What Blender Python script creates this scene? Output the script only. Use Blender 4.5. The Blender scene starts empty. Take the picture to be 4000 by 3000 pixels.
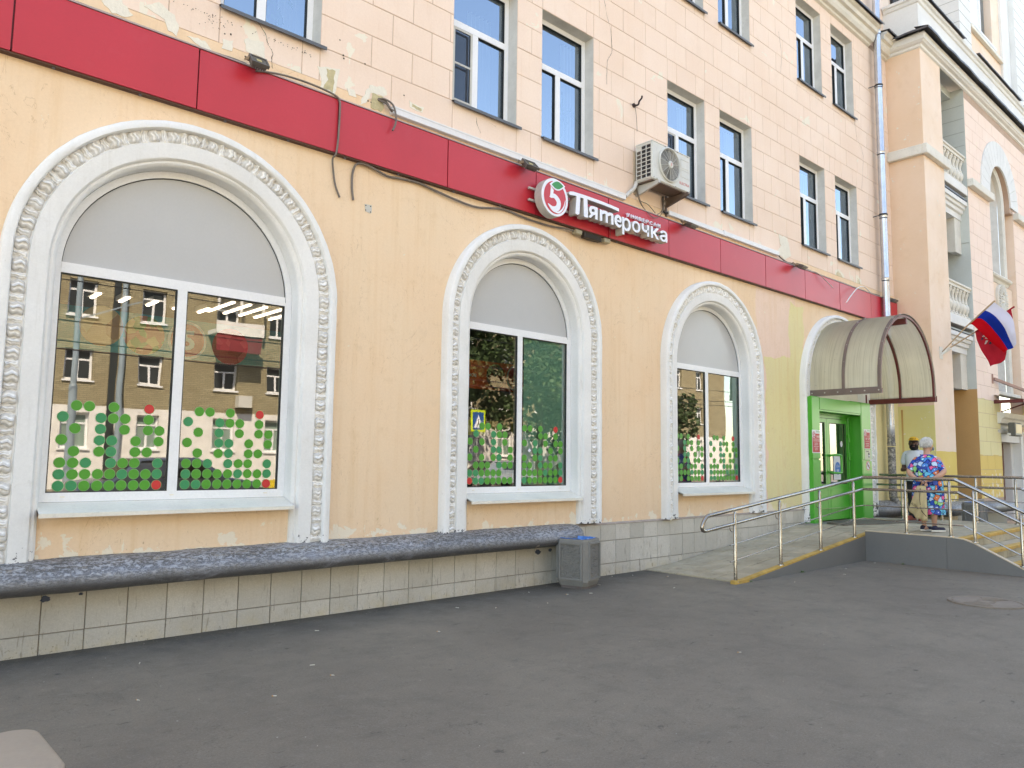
import bpy, bmesh, math, random
import numpy as np
from mathutils import Vector, Matrix, noise
from mathutils.geometry import tessellate_polygon
R = random.Random(7)
S = bpy.context.scene
COL = S.collection
rad = math.radians

# ------------------------------------------------------------------ camera, light, exposure
CAM = Vector((0.0, -6.8, 1.51))
def setup():
    yaw, pitch, roll = rad(42.4372), rad(5.62834), rad(0.72501)
    fw = Vector((math.sin(yaw)*math.cos(pitch), math.cos(yaw)*math.cos(pitch), math.sin(pitch)))
    rt = Vector((math.cos(yaw), -math.sin(yaw), 0)); up = rt.cross(fw)
    r2 = rt*math.cos(roll)+up*math.sin(roll); u2 = -rt*math.sin(roll)+up*math.cos(roll)
    cd = bpy.data.cameras.new('camera'); cam = bpy.data.objects.new('camera', cd); COL.objects.link(cam)
    cd.sensor_width = 36; cd.lens = 2995.2/4000*36; cd.clip_start = .05; cd.clip_end = 600
    M = Matrix((( r2.x, u2.x, -fw.x, CAM.x), (r2.y, u2.y, -fw.y, CAM.y), (r2.z, u2.z, -fw.z, CAM.z), (0,0,0,1)))
    cam.matrix_world = M; S.camera = cam
    w = bpy.data.worlds.new('World'); S.world = w; w.use_nodes = True
    nt = w.node_tree; bg = nt.nodes['Background']
    sky = nt.nodes.new('ShaderNodeTexSky'); sky.sky_type = 'NISHITA'; sky.sun_disc = False
    # sun stands behind the shop building (towards +y), so the facade and pavement lie in open shade
    az, el = rad(-28), rad(50)          # az measured from +y towards +x
    sky.sun_elevation = el; sky.sun_rotation = az
    sky.altitude = 150; sky.air_density = 1.0; sky.dust_density = 0.7; sky.ozone_density = 1.0
    nt.links.new(sky.outputs[0], bg.inputs[0]); bg.inputs[1].default_value = 0.15
    sd = bpy.data.lights.new('sun', 'SUN'); sd.energy = 4.2; sd.angle = rad(.6); sd.color = (1, .95, .87)
    so = bpy.data.objects.new('sun', sd); COL.objects.link(so)
    d = Vector((math.sin(az)*math.cos(el), math.cos(az)*math.cos(el), math.sin(el)))   # towards the sun
    so.rotation_euler = d.to_track_quat('Z', 'Y').to_euler(); so.location = (0, 30, 40)
    v = S.view_settings; v.view_transform = 'Standard'; v.look = 'None'; v.gamma = 1; v.use_curve_mapping = False
    v.exposure = 2.37; v.use_white_balance = True; v.white_balance_temperature = 8450; v.white_balance_tint = 12
    S.render.engine = 'CYCLES'
    c = S.cycles; c.max_bounces = 8; c.diffuse_bounces = 4; c.glossy_bounces = 4; c.transmission_bounces = 6; c.transparent_max_bounces = 12
    c.use_denoising = True; c.sample_clamp_indirect = 8
    c.caustics_reflective = False; c.caustics_refractive = False
    S.render.resolution_x = 1024; S.render.resolution_y = 768
setup()

# ------------------------------------------------------------------ helpers
def s2l(c):
    c = c/255.0
    return c/12.92 if c <= .04045 else ((c+.055)/1.055)**2.4
def C8(r, g, b): return (s2l(r), s2l(g), s2l(b), 1)
def sc(c, k): return (c[0]*k, c[1]*k, c[2]*k, 1)

class NT:
    """tiny wrapper for building a node tree"""
    def __init__(s, name):
        s.m = bpy.data.materials.new(name); s.m.use_nodes = True; s.t = s.m.node_tree
        s.t.nodes.clear(); s.out = s.t.nodes.new('ShaderNodeOutputMaterial')
    def n(s, ty, **kw):
        x = s.t.nodes.new(ty)
        for k, v in kw.items():
            if k.startswith('i_'):
                k = k[2:]; k = int(k) if k.isdigit() else k.replace('_', ' ')
                x.inputs[k].default_value = v
            else: setattr(x, k, v)
        return x
    def l(s, a, b): s.t.links.new(a, b)
    def pos(s, kind='world', scale=(1,1,1)):
        if kind == 'world': g = s.n('ShaderNodeNewGeometry').outputs['Position']
        else: g = s.n('ShaderNodeTexCoord').outputs['Object']
        if scale == (1,1,1): return g
        m = s.n('ShaderNodeMapping'); m.inputs['Scale'].default_value = scale; s.l(g, m.inputs[0]); return m.outputs[0]
    def noise(s, vec, scale, detail=4, rough=.55, dist=0):
        x = s.n('ShaderNodeTexNoise'); x.inputs['Scale'].default_value = scale; x.inputs['Detail'].default_value = detail
        x.inputs['Roughness'].default_value = rough; x.inputs['Distortion'].default_value = dist
        s.l(vec, x.inputs['Vector']); return x.outputs['Fac']
    def ramp(s, fac, a, b, lo=0., hi=1.):
        x = s.n('ShaderNodeMapRange'); x.inputs[1].default_value = a; x.inputs[2].default_value = b
        x.inputs[3].default_value = lo; x.inputs[4].default_value = hi; s.l(fac, x.inputs[0]); return x.outputs[0]
    def math(s, op, a, b=None, clamp=False):
        x = s.n('ShaderNodeMath', operation=op); x.use_clamp = clamp
        for i, q in enumerate((a, b)):
            if q is None: continue
            if isinstance(q, (int, float)): x.inputs[i].default_value = q
            else: s.l(q, x.inputs[i])
        return x.outputs[0]
    def mix(s, fac, a, b, mode='MIX'):
        x = s.n('ShaderNodeMix', data_type='RGBA', blend_type=mode)
        for i, q in ((0, fac), (6, a), (7, b)):
            if isinstance(q, (int, float)): x.inputs[i].default_value = q
            elif isinstance(q, tuple): x.inputs[i].default_value = q
            else: s.l(q, x.inputs[i])
        return x.outputs[2]
    def xyz(s, v):
        x = s.n('ShaderNodeSeparateXYZ'); s.l(v, x.inputs[0]); return x.outputs
    def bump(s, h, strength=.3, dist=.01, prev=None):
        x = s.n('ShaderNodeBump'); x.inputs['Strength'].default_value = strength; x.inputs['Distance'].default_value = dist
        s.l(h, x.inputs['Height'])
        if prev is not None: s.l(prev, x.inputs['Normal'])
        return x.outputs[0]
    def bsdf(s, col, rough=.6, metal=0, normal=None, spec=.5, **kw):
        p = s.n('ShaderNodeBsdfPrincipled')
        for k, v in (('Base Color', col), ('Roughness', rough), ('Metallic', metal), ('Specular IOR Level', spec)):
            if isinstance(v, (int, float, tuple)): p.inputs[k].default_value = v
            else: s.l(v, p.inputs[k])
        for k, v in kw.items(): p.inputs[k.replace('_', ' ')].default_value = v
        if normal is not None: s.l(normal, p.inputs['Normal'])
        s.l(p.outputs[0], s.out.inputs[0]); return p

MATS = {}
def simple(name, col, rough=.6, metal=0, var=.12, nscale=3., bumpS=0., bscale=60, spec=.5, space='world', dirt=0, dirtcol=C8(90,80,70), obj=0, grain=.10):
    if name in MATS: return MATS[name]
    t = NT(name); P = t.pos(space)
    n1 = t.noise(P, nscale, 6)
    c = t.mix(t.ramp(n1, .3, .7), sc(col, 1-var), sc(col, 1+var*.6))
    if dirt:
        n2 = t.noise(P, nscale*3.7, 8, .7)
        c = t.mix(t.ramp(n2, .58, .78, 0, dirt), c, dirtcol)
    if obj:
        oi = t.n('ShaderNodeObjectInfo').outputs['Random']
        v = t.ramp(oi, 0, 1, 1-obj, 1+obj)
        hs = t.n('ShaderNodeHueSaturation'); t.l(v, hs.inputs['Value']); t.l(c, hs.inputs['Color']); c = hs.outputs[0]
    if grain:
        c = t.mix(t.ramp(t.noise(P, 48, 6, .8), .32, .68, grain, 0), c, (0,0,0,1))
    nm = None
    if bumpS: nm = t.bump(t.noise(P, bscale, 5), bumpS, .004)
    t.bsdf(c, rough, metal, nm, spec)
    MATS[name] = t.m; return t.m

class MB:
    def __init__(s): s.v = []; s.f = []; s.m = []; s.cur = 0
    def add(s, vs, fs, mi=None):
        o = len(s.v); s.v += [tuple(v) for v in vs]
        for f in fs: s.f.append([i+o for i in f]); s.m.append(s.cur if mi is None else mi)
        return s
    def box(s, x0, x1, y0, y1, z0, z1, mi=None, bev=0):
        if bev:
            b = min(bev, (x1-x0)*.45, (y1-y0)*.45, (z1-z0)*.45); vs = []
            for (x, sx) in ((x0, 1), (x1, -1)):
                for (y, sy) in ((y0, 1), (y1, -1)):
                    for (z, sz) in ((z0, 1), (z1, -1)):
                        vs += [(x, y+sy*b, z+sz*b), (x+sx*b, y, z+sz*b), (x+sx*b, y+sy*b, z)]
            bm = bmesh.new()
            for v in vs: bm.verts.new(v)
            bmesh.ops.convex_hull(bm, input=bm.verts)
            bmesh.ops.dissolve_limit(bm, angle_limit=.01, verts=bm.verts, edges=bm.edges)
            bm.verts.index_update()
            s.add([v.co[:] for v in bm.verts], [[v.index for v in f.verts] for f in bm.faces], mi); bm.free(); return s
        v = [(x0,y0,z0),(x1,y0,z0),(x1,y1,z0),(x0,y1,z0),(x0,y0,z1),(x1,y0,z1),(x1,y1,z1),(x0,y1,z1)]
        return s.add(v, [(0,3,2,1),(4,5,6,7),(0,1,5,4),(1,2,6,5),(2,3,7,6),(3,0,4,7)], mi)
    def obox(s, c, ax, ay, az, hx, hy, hz, mi=None):
        """oriented box: centre, three axes, half sizes"""
        c = Vector(c); v = []
        for k in (-1, 1):
            for (i, j) in ((-1,-1),(1,-1),(1,1),(-1,1)): v.append(c+ax*hx*i+ay*hy*j+az*hz*k)
        return s.add(v, [(0,3,2,1),(4,5,6,7),(0,1,5,4),(1,2,6,5),(2,3,7,6),(3,0,4,7)], mi)
    def bar(s, a, b, w, h, mi=None, up=(0,0,1)):
        a, b = Vector(a), Vector(b); d = (b-a); L = d.length; d.normalize()
        x = d.cross(Vector(up))
        if x.length < 1e-4: x = d.cross(Vector((0,1,0)))
        x.normalize(); z = x.cross(d)
        return s.obox((a+b)/2, d, x, z, L/2, w/2, h/2, mi)
    def tube(s, pts, r, n=8, mi=None, caps=True, closed=False, flat=1.0):
        pts = [Vector(p) for p in pts]; N = len(pts); rs = r if isinstance(r, (list, tuple)) else [r]*N
        t0 = (pts[1]-pts[0]).normalized(); ref = Vector((0,0,1)) if abs(t0.z) < .9 else Vector((1,0,0))
        u = t0.cross(ref).normalized(); vs = []; fs = []
        for i, p in enumerate(pts):
            if closed: t = (pts[(i+1) % N]-pts[i-1]).normalized()
            elif i == 0: t = t0
            elif i == N-1: t = (pts[-1]-pts[-2]).normalized()
            else: t = ((pts[i+1]-p).normalized()+(p-pts[i-1]).normalized()).normalized()
            u = (u-t*u.dot(t)).normalized(); w = t.cross(u)
            for k in range(n):
                a = 2*math.pi*k/n; vs.append(p+(u*math.cos(a)+w*math.sin(a)*flat)*rs[i])
        M = N if closed else N-1
        for i in range(M):
            j = (i+1) % N
            for k in range(n):
                k2 = (k+1) % n; fs.append((i*n+k, j*n+k, j*n+k2, i*n+k2))
        if caps and not closed:
            fs.append(tuple(range(n))); fs.append(tuple((N-1)*n+k for k in reversed(range(n))))
        return s.add(vs, fs, mi)
    def lathe(s, prof, n=16, c=(0,0,0), mi=None, axis='z', sx=1, sy=1, caps=True):
        vs = []; fs = []; c = Vector(c)
        for (r, z) in prof:
            for k in range(n):
                a = 2*math.pi*k/n; x, y = r*math.cos(a)*sx, r*math.sin(a)*sy
                p = (x, y, z) if axis == 'z' else ((x, z, y) if axis == 'y' else (z, x, y))
                vs.append(c+Vector(p))
        for i in range(len(prof)-1):
            for k in range(n):
                k2 = (k+1) % n; fs.append((i*n+k, i*n+k2, (i+1)*n+k2, (i+1)*n+k))
        if caps:
            fs.append(tuple(reversed(range(n)))); fs.append(tuple((len(prof)-1)*n+k for k in range(n)))
        return s.add(vs, fs, mi)
    def prism(s, poly, d0, d1, axis='y', mi=None, holes=()):
        """poly in the plane normal to axis; for y: (x,z); x: (y,z); z: (x,y)"""
        def P(p, d): return (p[0], d, p[1]) if axis == 'y' else ((d, p[0], p[1]) if axis == 'x' else (p[0], p[1], d))
        loops = [poly]+list(holes); flat = [p for l in loops for p in l]
        tri = tessellate_polygon([[Vector((p[0], p[1], 0)) for p in l] for l in loops])
        n = len(flat); vs = [P(p, d0) for p in flat]+[P(p, d1) for p in flat]
        fs = [tuple(t) for t in tri]+[tuple(i+n for i in reversed(t)) for t in tri]
        o = 0
        for l in loops:
            m = len(l)
            for i in range(m):
                j = (i+1) % m; fs.append((o+i, o+j, o+j+n, o+i+n))
            o += m
        return s.add(vs, fs, mi)
    def grid(s, fn, nu, nv, mi=None, closeu=False):
        vs = [fn(i/nu, j/nv) for i in range(nu+1) for j in range(nv+1)]; fs = []
        for i in range(nu):
            for j in range(nv): fs.append((i*(nv+1)+j, (i+1)*(nv+1)+j, (i+1)*(nv+1)+j+1, i*(nv+1)+j+1))
        return s.add(vs, fs, mi)
    def loft(s, rings, mi=None, caps=True):
        n = len(rings[0]); vs = [p for r in rings for p in r]; fs = []
        for i in range(len(rings)-1):
            for k in range(n):
                k2 = (k+1) % n; fs.append((i*n+k, i*n+k2, (i+1)*n+k2, (i+1)*n+k))
        if caps: fs.append(tuple(reversed(range(n)))); fs.append(tuple((len(rings)-1)*n+k for k in range(n)))
        return s.add(vs, fs, mi)
    def mesh(s, name, mats, smooth=None, recalc=True):
        me = bpy.data.meshes.new(name); me.from_pydata(s.v, [], s.f); 
        if recalc:
            bm = bmesh.new(); bm.from_mesh(me); bmesh.ops.recalc_face_normals(bm, faces=bm.faces); bm.to_mesh(me); bm.free()
        for m in (mats if isinstance(mats, (list, tuple)) else [mats]): me.materials.append(m)
        if any(s.m): me.polygons.foreach_set('material_index', s.m)
        if smooth:
            me.polygons.foreach_set('use_smooth', [True]*len(me.polygons)); me.set_sharp_from_angle(angle=rad(smooth))
        me.update(); return me
    def build(s, name, mats, parent=None, smooth=None, recalc=True, loc=None):
        o = bpy.data.objects.new(name, s.mesh(name, mats, smooth, recalc)); COL.objects.link(o)
        if parent is not None: o.parent = parent
        if loc is not None: o.location = loc
        return o
def link(name, me, parent=None, loc=None, rot=None, scale=None):
    o = bpy.data.objects.new(name, me); COL.objects.link(o)
    if parent is not None: o.parent = parent
    if loc is not None: o.location = loc
    if rot is not None: o.rotation_euler = rot
    if scale is not None: o.scale = scale
    return o
def tag(o, label, cat, group=None, kind=None):
    if label: o['label'] = label
    if cat: o['category'] = cat
    if group: o['group'] = group
    if kind: o['kind'] = kind
    return o
def empty(name, label, cat, loc=(0,0,0), group=None, rz=0):
    o = bpy.data.objects.new(name, None); COL.objects.link(o); o.location = loc; o.rotation_euler = (0,0,rz)
    o.empty_display_size = .1
    return tag(o, label, cat, group)
def struct(o): o['kind'] = 'structure'; return o
def stuff(o): o['kind'] = 'stuff'; return o
def copy_tree(o, parent=None):
    c = o.copy(); COL.objects.link(c)
    if parent is not None: c.parent = parent
    for ch in [x for x in KIDS.get(o.name, [])]: copy_tree(ch, c)
    return c
KIDS = {}
def note_kids(o):
    for ch in o.children: KIDS.setdefault(o.name, []).append(ch); note_kids(ch)
def catmull(pts, k=6):
    P = [Vector(p) for p in pts]; P = [P[0]*2-P[1]]+P+[P[-1]*2-P[-2]]; out = []
    for i in range(1, len(P)-2):
        a, b, c, d = P[i-1:i+3]
        for j in range(k):
            t = j/k; out.append(.5*((2*b)+(c-a)*t+(2*a-5*b+4*c-d)*t*t+(3*b-a-3*c+d)*t**3))
    out.append(P[-2]); return out
def text_mesh(txt, size, ext, offset=0, shear=0, bevel=0, spacing=1, align='LEFT', res=3):
    """text as mesh in the XZ plane (x right, z up), thickness along y: front at y = -ext"""
    cu = bpy.data.curves.new('txt', 'FONT'); cu.body = txt; cu.size = size; cu.extrude = ext/2; cu.offset = offset; cu.shear = shear
    cu.bevel_depth = bevel; cu.space_character = spacing; cu.align_x = align; cu.resolution_u = res; cu.bevel_resolution = 1
    ob = bpy.data.objects.new('txt', cu); COL.objects.link(ob)
    bpy.context.view_layer.update()
    me = bpy.data.meshes.new_from_object(ob.evaluated_get(bpy.context.evaluated_depsgraph_get()))
    bpy.data.objects.remove(ob); bpy.data.curves.remove(cu)
    me.transform(Matrix(((1,0,0,0),(0,0,-1,-ext/2),(0,1,0,0),(0,0,0,1))))
    return me
def bounds(me):
    a = np.empty(len(me.vertices)*3, dtype=np.float32); me.vertices.foreach_get('co', a); a = a.reshape(-1, 3)
    return a.min(0), a.max(0)
def fit_text(name, txt, x0, x1, z0, z1, y, depth, mats, parent, offset=0, shear=0, bevel=0, side=None):
    """letter(s) stretched to a box on a plane facing -y; side = second material for the returns"""
    me = text_mesh(txt, 1, depth, offset, shear, bevel)
    lo, hi = bounds(me); sx = (x1-x0)/(hi[0]-lo[0]); sz = (z1-z0)/(hi[2]-lo[2])
    me.transform(Matrix.Translation((x0, y, z0)) @ Matrix.Diagonal((sx, 1, sz, 1)) @ Matrix.Translation((-lo[0], -hi[1], -lo[2])))
    me.materials.clear(); me.materials.append(mats)
    if side is not None:
        me.materials.append(side)
        for p in me.polygons: p.material_index = 0 if p.normal.y < -.6 else 1
    me.name = name; return link(name, me, parent)
def text_on(name, txt, x, z, y, h, mats, parent, align='CENTER', ext=.002, squeeze=1):
    me = text_mesh(txt, h/.73, ext, align=align, res=2)
    me.transform(Matrix.Translation((x, y, z)) @ Matrix.Diagonal((squeeze, 1, 1, 1))); me.materials.clear(); me.materials.append(mats)
    return link(name, me, parent)
# ------------------------------------------------------------------ materials
def m_wall_lower():
    t = NT('ochre_plaster'); P = t.pos(); x, y, z = t.xyz(P)
    n1 = t.noise(P, .9, 6, .6); n2 = t.noise(P, 14, 8, .7); n3 = t.noise(P, 3, 5, .6)
    peach = t.mix(t.ramp(n1, .3, .7), C8(236,204,170), C8(240,215,186))
    yel = t.mix(t.ramp(n1, .3, .7), C8(226,214,160), C8(230,220,172))
    w = t.math('MULTIPLY', t.math('SUBTRACT', t.noise(P, 2.2, 2), .5), .35)
    xz = t.math('ADD', x, w); zz = t.math('ADD', z, w)
    a = t.math('MULTIPLY', t.math('GREATER_THAN', xz, 12.18), t.math('LESS_THAN', zz, 3.4))
    b = t.math('MULTIPLY', t.math('MULTIPLY', t.math('GREATER_THAN', xz, 13.05), t.math('LESS_THAN', xz, 13.6)), t.math('LESS_THAN', zz, 4.42))
    c = t.math('MULTIPLY', t.math('GREATER_THAN', xz, 15.3), t.math('LESS_THAN', zz, 4.45))
    yfac = t.math('MAXIMUM', t.math('MAXIMUM', a, b), c)
    pk = t.math('MULTIPLY', t.math('GREATER_THAN', xz, 11.9), t.math('LESS_THAN', x, 13.3))
    base = t.mix(t.math('MULTIPLY', pk, .75), peach, C8(238,210,196))
    base = t.mix(yfac, base, yel)
    # rain streaks and grime
    V = t.pos(scale=(7, 1, .35)); st = t.noise(V, 1.6, 5, .65)
    base = t.mix(t.ramp(st, .50, .70, 0, .34), base, C8(224,186,140))
    base = t.mix(t.ramp(n1, .5, .75, 0, .22), base, C8(214,186,150))
    base = t.mix(t.ramp(n3, .6, .8, 0, .30), base, C8(206,180,150))
    sp = t.noise(P, 38, 3, .8); base = t.mix(t.ramp(sp, .73, .76, 0, .55), base, C8(150,112,80))
    # scuffs low down
    V2 = t.pos(scale=(14, 1, 3)); sf = t.noise(V2, 2, 3, .6, 1.5)
    low = t.ramp(z, .75, 1.8, 1, 0)
    base = t.mix(t.math('MULTIPLY', t.ramp(sf, .69, .72), t.math('MULTIPLY', low, .7)), base, C8(160,125,95))
    # flaked paint just above the ledge
    zf = t.ramp(z, .68, .96, 1, 0)
    fl = t.noise(P, 4.2, 6, .6, .4); fm = t.math('GREATER_THAN', t.math('ADD', fl, t.math('MULTIPLY', zf, .21)), .70)
    base = t.mix(fm, base, C8(236,224,204))
    base = t.mix(t.ramp(t.noise(P, 42, 7, .85), .34, .66, .13, 0), base, C8(150,110,70))
    base = t.mix(t.ramp(t.noise(P, 5.5, 7, .72, .5), .56, .70, 0, .28), base, C8(212,178,138))
    hc = t.noise(t.pos(scale=(1,1,.55)), 1.7, 6, .6, 1.2); base = t.mix(t.ramp(t.math('ABSOLUTE', t.math('SUBTRACT', hc, .5)), 0, .0022, .45, 0), base, C8(176,140,104))
    hgt = t.math('ADD', t.math('MULTIPLY', n2, .35), t.math('MULTIPLY', fm, -.6))
    nb = t.bump(hgt, .35, .006); nb = t.bump(t.noise(P, 1.3, 3), .5, .03, nb)
    t.bsdf(base, .85, 0, nb, .25); return t.m
def m_wall_upper(name, c0, c1, patches=True):
    t = NT(name); P = t.pos(); x, y, z = t.xyz(P)
    n1 = t.noise(P, .8, 6, .6); n2 = t.noise(P, 22, 7, .7); n3 = t.noise(P, 2.6, 6, .65)
    base = t.mix(t.ramp(n1, .3, .7), c0, c1)
    oi = t.n('ShaderNodeObjectInfo').outputs['Random']
    base = t.mix(t.ramp(oi, 0, 1, 0, .16), base, C8(222,192,172))
    base = t.mix(t.ramp(n3, .56, .8, 0, .38), base, C8(214,190,170))
    V = t.pos(scale=(8, 8, .4)); st = t.noise(V, 1.8, 5, .65)
    base = t.mix(t.ramp(st, .55, .75, 0, .3), base, C8(222,186,160))
    sp = t.noise(P, 30, 4, .8); base = t.mix(t.ramp(sp, .70, .74, 0, .5), base, C8(150,120,100))
    base = t.mix(t.ramp(t.noise(P, 40, 7, .85), .34, .66, .12, 0), base, C8(150,118,96))
    hgt = n2
    if patches:
        low = t.ramp(z, 5.25, 5.95, 1, 0)
        pt = t.noise(P, 2.1, 5, .55, .6); pm = t.math('GREATER_THAN', t.math('ADD', pt, t.math('MULTIPLY', low, .12)), .68)
        base = t.mix(pm, base, C8(230,222,206))
        pm2 = t.math('GREATER_THAN', t.math('ADD', pt, t.math('MULTIPLY', low, .12)), .76)
        base = t.mix(pm2, base, C8(206,194,166))
        hgt = t.math('ADD', n2, t.math('MULTIPLY', pm, -1.0))
    nb = t.bump(hgt, .3, .005)
    t.bsdf(base, .85, 0, nb, .25); return t.m
def m_white_plaster():
    t = NT('white_painted_plaster'); P = t.pos()
    n1 = t.noise(P, 1.6, 6, .6); n2 = t.noise(P, 9, 6, .65); n3 = t.noise(P, 55, 4, .7)
    base = t.mix(t.ramp(n1, .3, .7), C8(224,224,222), C8(236,236,234))
    V = t.pos(scale=(9, 1, .7)); st = t.noise(V, 2, 5, .6)
    base = t.mix(t.ramp(st, .58, .8, 0, .45), base, C8(200,198,192))
    base = t.mix(t.ramp(n2, .62, .8, 0, .4), base, C8(196,190,180))
    base = t.mix(t.ramp(t.noise(P, 44, 7, .85), .34, .66, .11, 0), base, C8(120,116,110))
    sp = t.noise(P, 24, 5, .75, .5); base = t.mix(t.ramp(sp, .68, .72, 0, .6), base, C8(128,116,104))
    z = t.xyz(P)[2]; zf = t.ramp(z, .68, .86, 1, 0)
    ch = t.noise(P, 16, 5, .7); cm = t.math('GREATER_THAN', t.math('ADD', ch, t.math('MULTIPLY', zf, .24)), .76)
    base = t.mix(cm, base, C8(84,84,88))
    nb = t.bump(t.math('ADD', n2, t.math('MULTIPLY', n3, .3)), .45, .008)
    t.bsdf(base, .7, 0, nb, .35); return t.m
def m_leaf():
    t = NT('white_carved_plaster'); P = t.pos()
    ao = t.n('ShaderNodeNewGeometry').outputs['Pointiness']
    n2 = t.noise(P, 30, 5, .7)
    base = t.mix(t.ramp(ao, .47, .53), C8(206,204,200), C8(240,240,238))  # crease shade painted into the colour: hollows darker, ridges lighter
    base = t.mix(t.ramp(n2, .6, .75, 0, .35), base, C8(204,200,192))
    t.bsdf(base, .75, 0, t.bump(n2, .5, .006), .3); return t.m
def m_ledge():
    t = NT('flaking_grey_blue_paint'); P = t.pos(scale=(1, 1.6, 2.2)); Q = t.pos()
    n = t.noise(Q, .9, 5, .6); z = t.xyz(Q)[2]
    fl = t.noise(P, 22, 12, .82, .35); f2 = t.noise(P, 9, 10, .78, .5)
    base = t.mix(t.ramp(n, .35, .65), C8(150,151,154), C8(176,177,180))
    dark = t.mix(t.ramp(n, .3, .7), C8(84,82,80), C8(118,114,108))
    m1 = t.math('MULTIPLY', t.ramp(fl, .48, .54), t.ramp(z, .50, .62))
    c = t.mix(m1, base, dark)
    c = t.mix(t.math('MULTIPLY', t.ramp(f2, .56, .61), t.ramp(z, .54, .64)), c, C8(158,150,138))
    c = t.mix(t.math('MULTIPLY', t.ramp(t.math('ABSOLUTE', t.math('SUBTRACT', z, .615)), 0, .05, .6, 0), t.ramp(n, .3, .7, .3, 1)), c, C8(158,166,182)); c = t.mix(t.ramp(z, .585, .52, 0, .85), c, C8(66,66,70))  # blue highlight along the front and dark underside shading painted in by height
    f3 = t.noise(Q, 5.2, 5, .6, .4); c = t.mix(t.ramp(f3, .70, .72), c, C8(150,143,132))
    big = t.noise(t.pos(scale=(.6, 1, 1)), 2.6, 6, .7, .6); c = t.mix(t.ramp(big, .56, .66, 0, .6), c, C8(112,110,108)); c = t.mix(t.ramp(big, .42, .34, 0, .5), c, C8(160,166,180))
    h = t.math('ADD', t.math('MULTIPLY', m1, -.7), t.math('ADD', t.math('MULTIPLY', fl, .5), t.math('MULTIPLY', f2, .7)))
    nb = t.bump(h, .8, .012); nb = t.bump(t.noise(Q, 3, 3), .5, .04, nb)
    t.bsdf(c, t.ramp(fl, .4, .6, .38, .7), 0, nb, .5); return t.m
def m_tile():
    t = NT('beige_ceramic_tile'); P = t.pos(); z = t.xyz(P)[2]
    n = t.noise(P, 120, 4, .8); n1 = t.noise(P, 1.2, 4, .6)
    oi = t.n('ShaderNodeObjectInfo').outputs['Random']
    base = t.mix(t.ramp(n, .35, .65), C8(196,191,181), C8(214,209,199))
    base = t.mix(t.ramp(oi, 0, 1, 0, .55), base, C8(172,168,158))
    base = t.mix(t.ramp(n1, .45, .75, 0, .35), base, C8(150,145,135))
    V = t.pos(scale=(13, 1, 2.2)); sf = t.noise(V, 2.2, 4, .6, 1.3); low = t.ramp(z, .0, .45, 1, .25)
    x = t.xyz(P)[0]; busy = t.ramp(x, 4, 9, .5, 1)
    base = t.mix(t.math('MULTIPLY', t.ramp(sf, .60, .67), t.math('MULTIPLY', low, busy)), base, C8(92,82,70))
    base = t.mix(t.math('MULTIPLY', t.ramp(t.noise(P, 6, 6, .7), .4, .7), t.ramp(z, .02, .14, .8, 0)), base, C8(196,182,150))
    gr = t.noise(P, 40, 5, .8); base = t.mix(t.math('MULTIPLY', t.ramp(gr, .60, .66), t.ramp(z, .0, .12, 1, .06)), base, C8(70,62,52))
    base = t.mix(t.ramp(t.noise(P, 60, 6, .85), .36, .64, .16, 0), base, C8(110,100,86))
    base = t.mix(t.ramp(t.noise(P, 3.3, 7, .7, .6), .52, .7, 0, .35), base, C8(160,150,132))
    t.bsdf(base, .42, 0, t.bump(n, .08, .001), .45); return t.m
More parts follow.
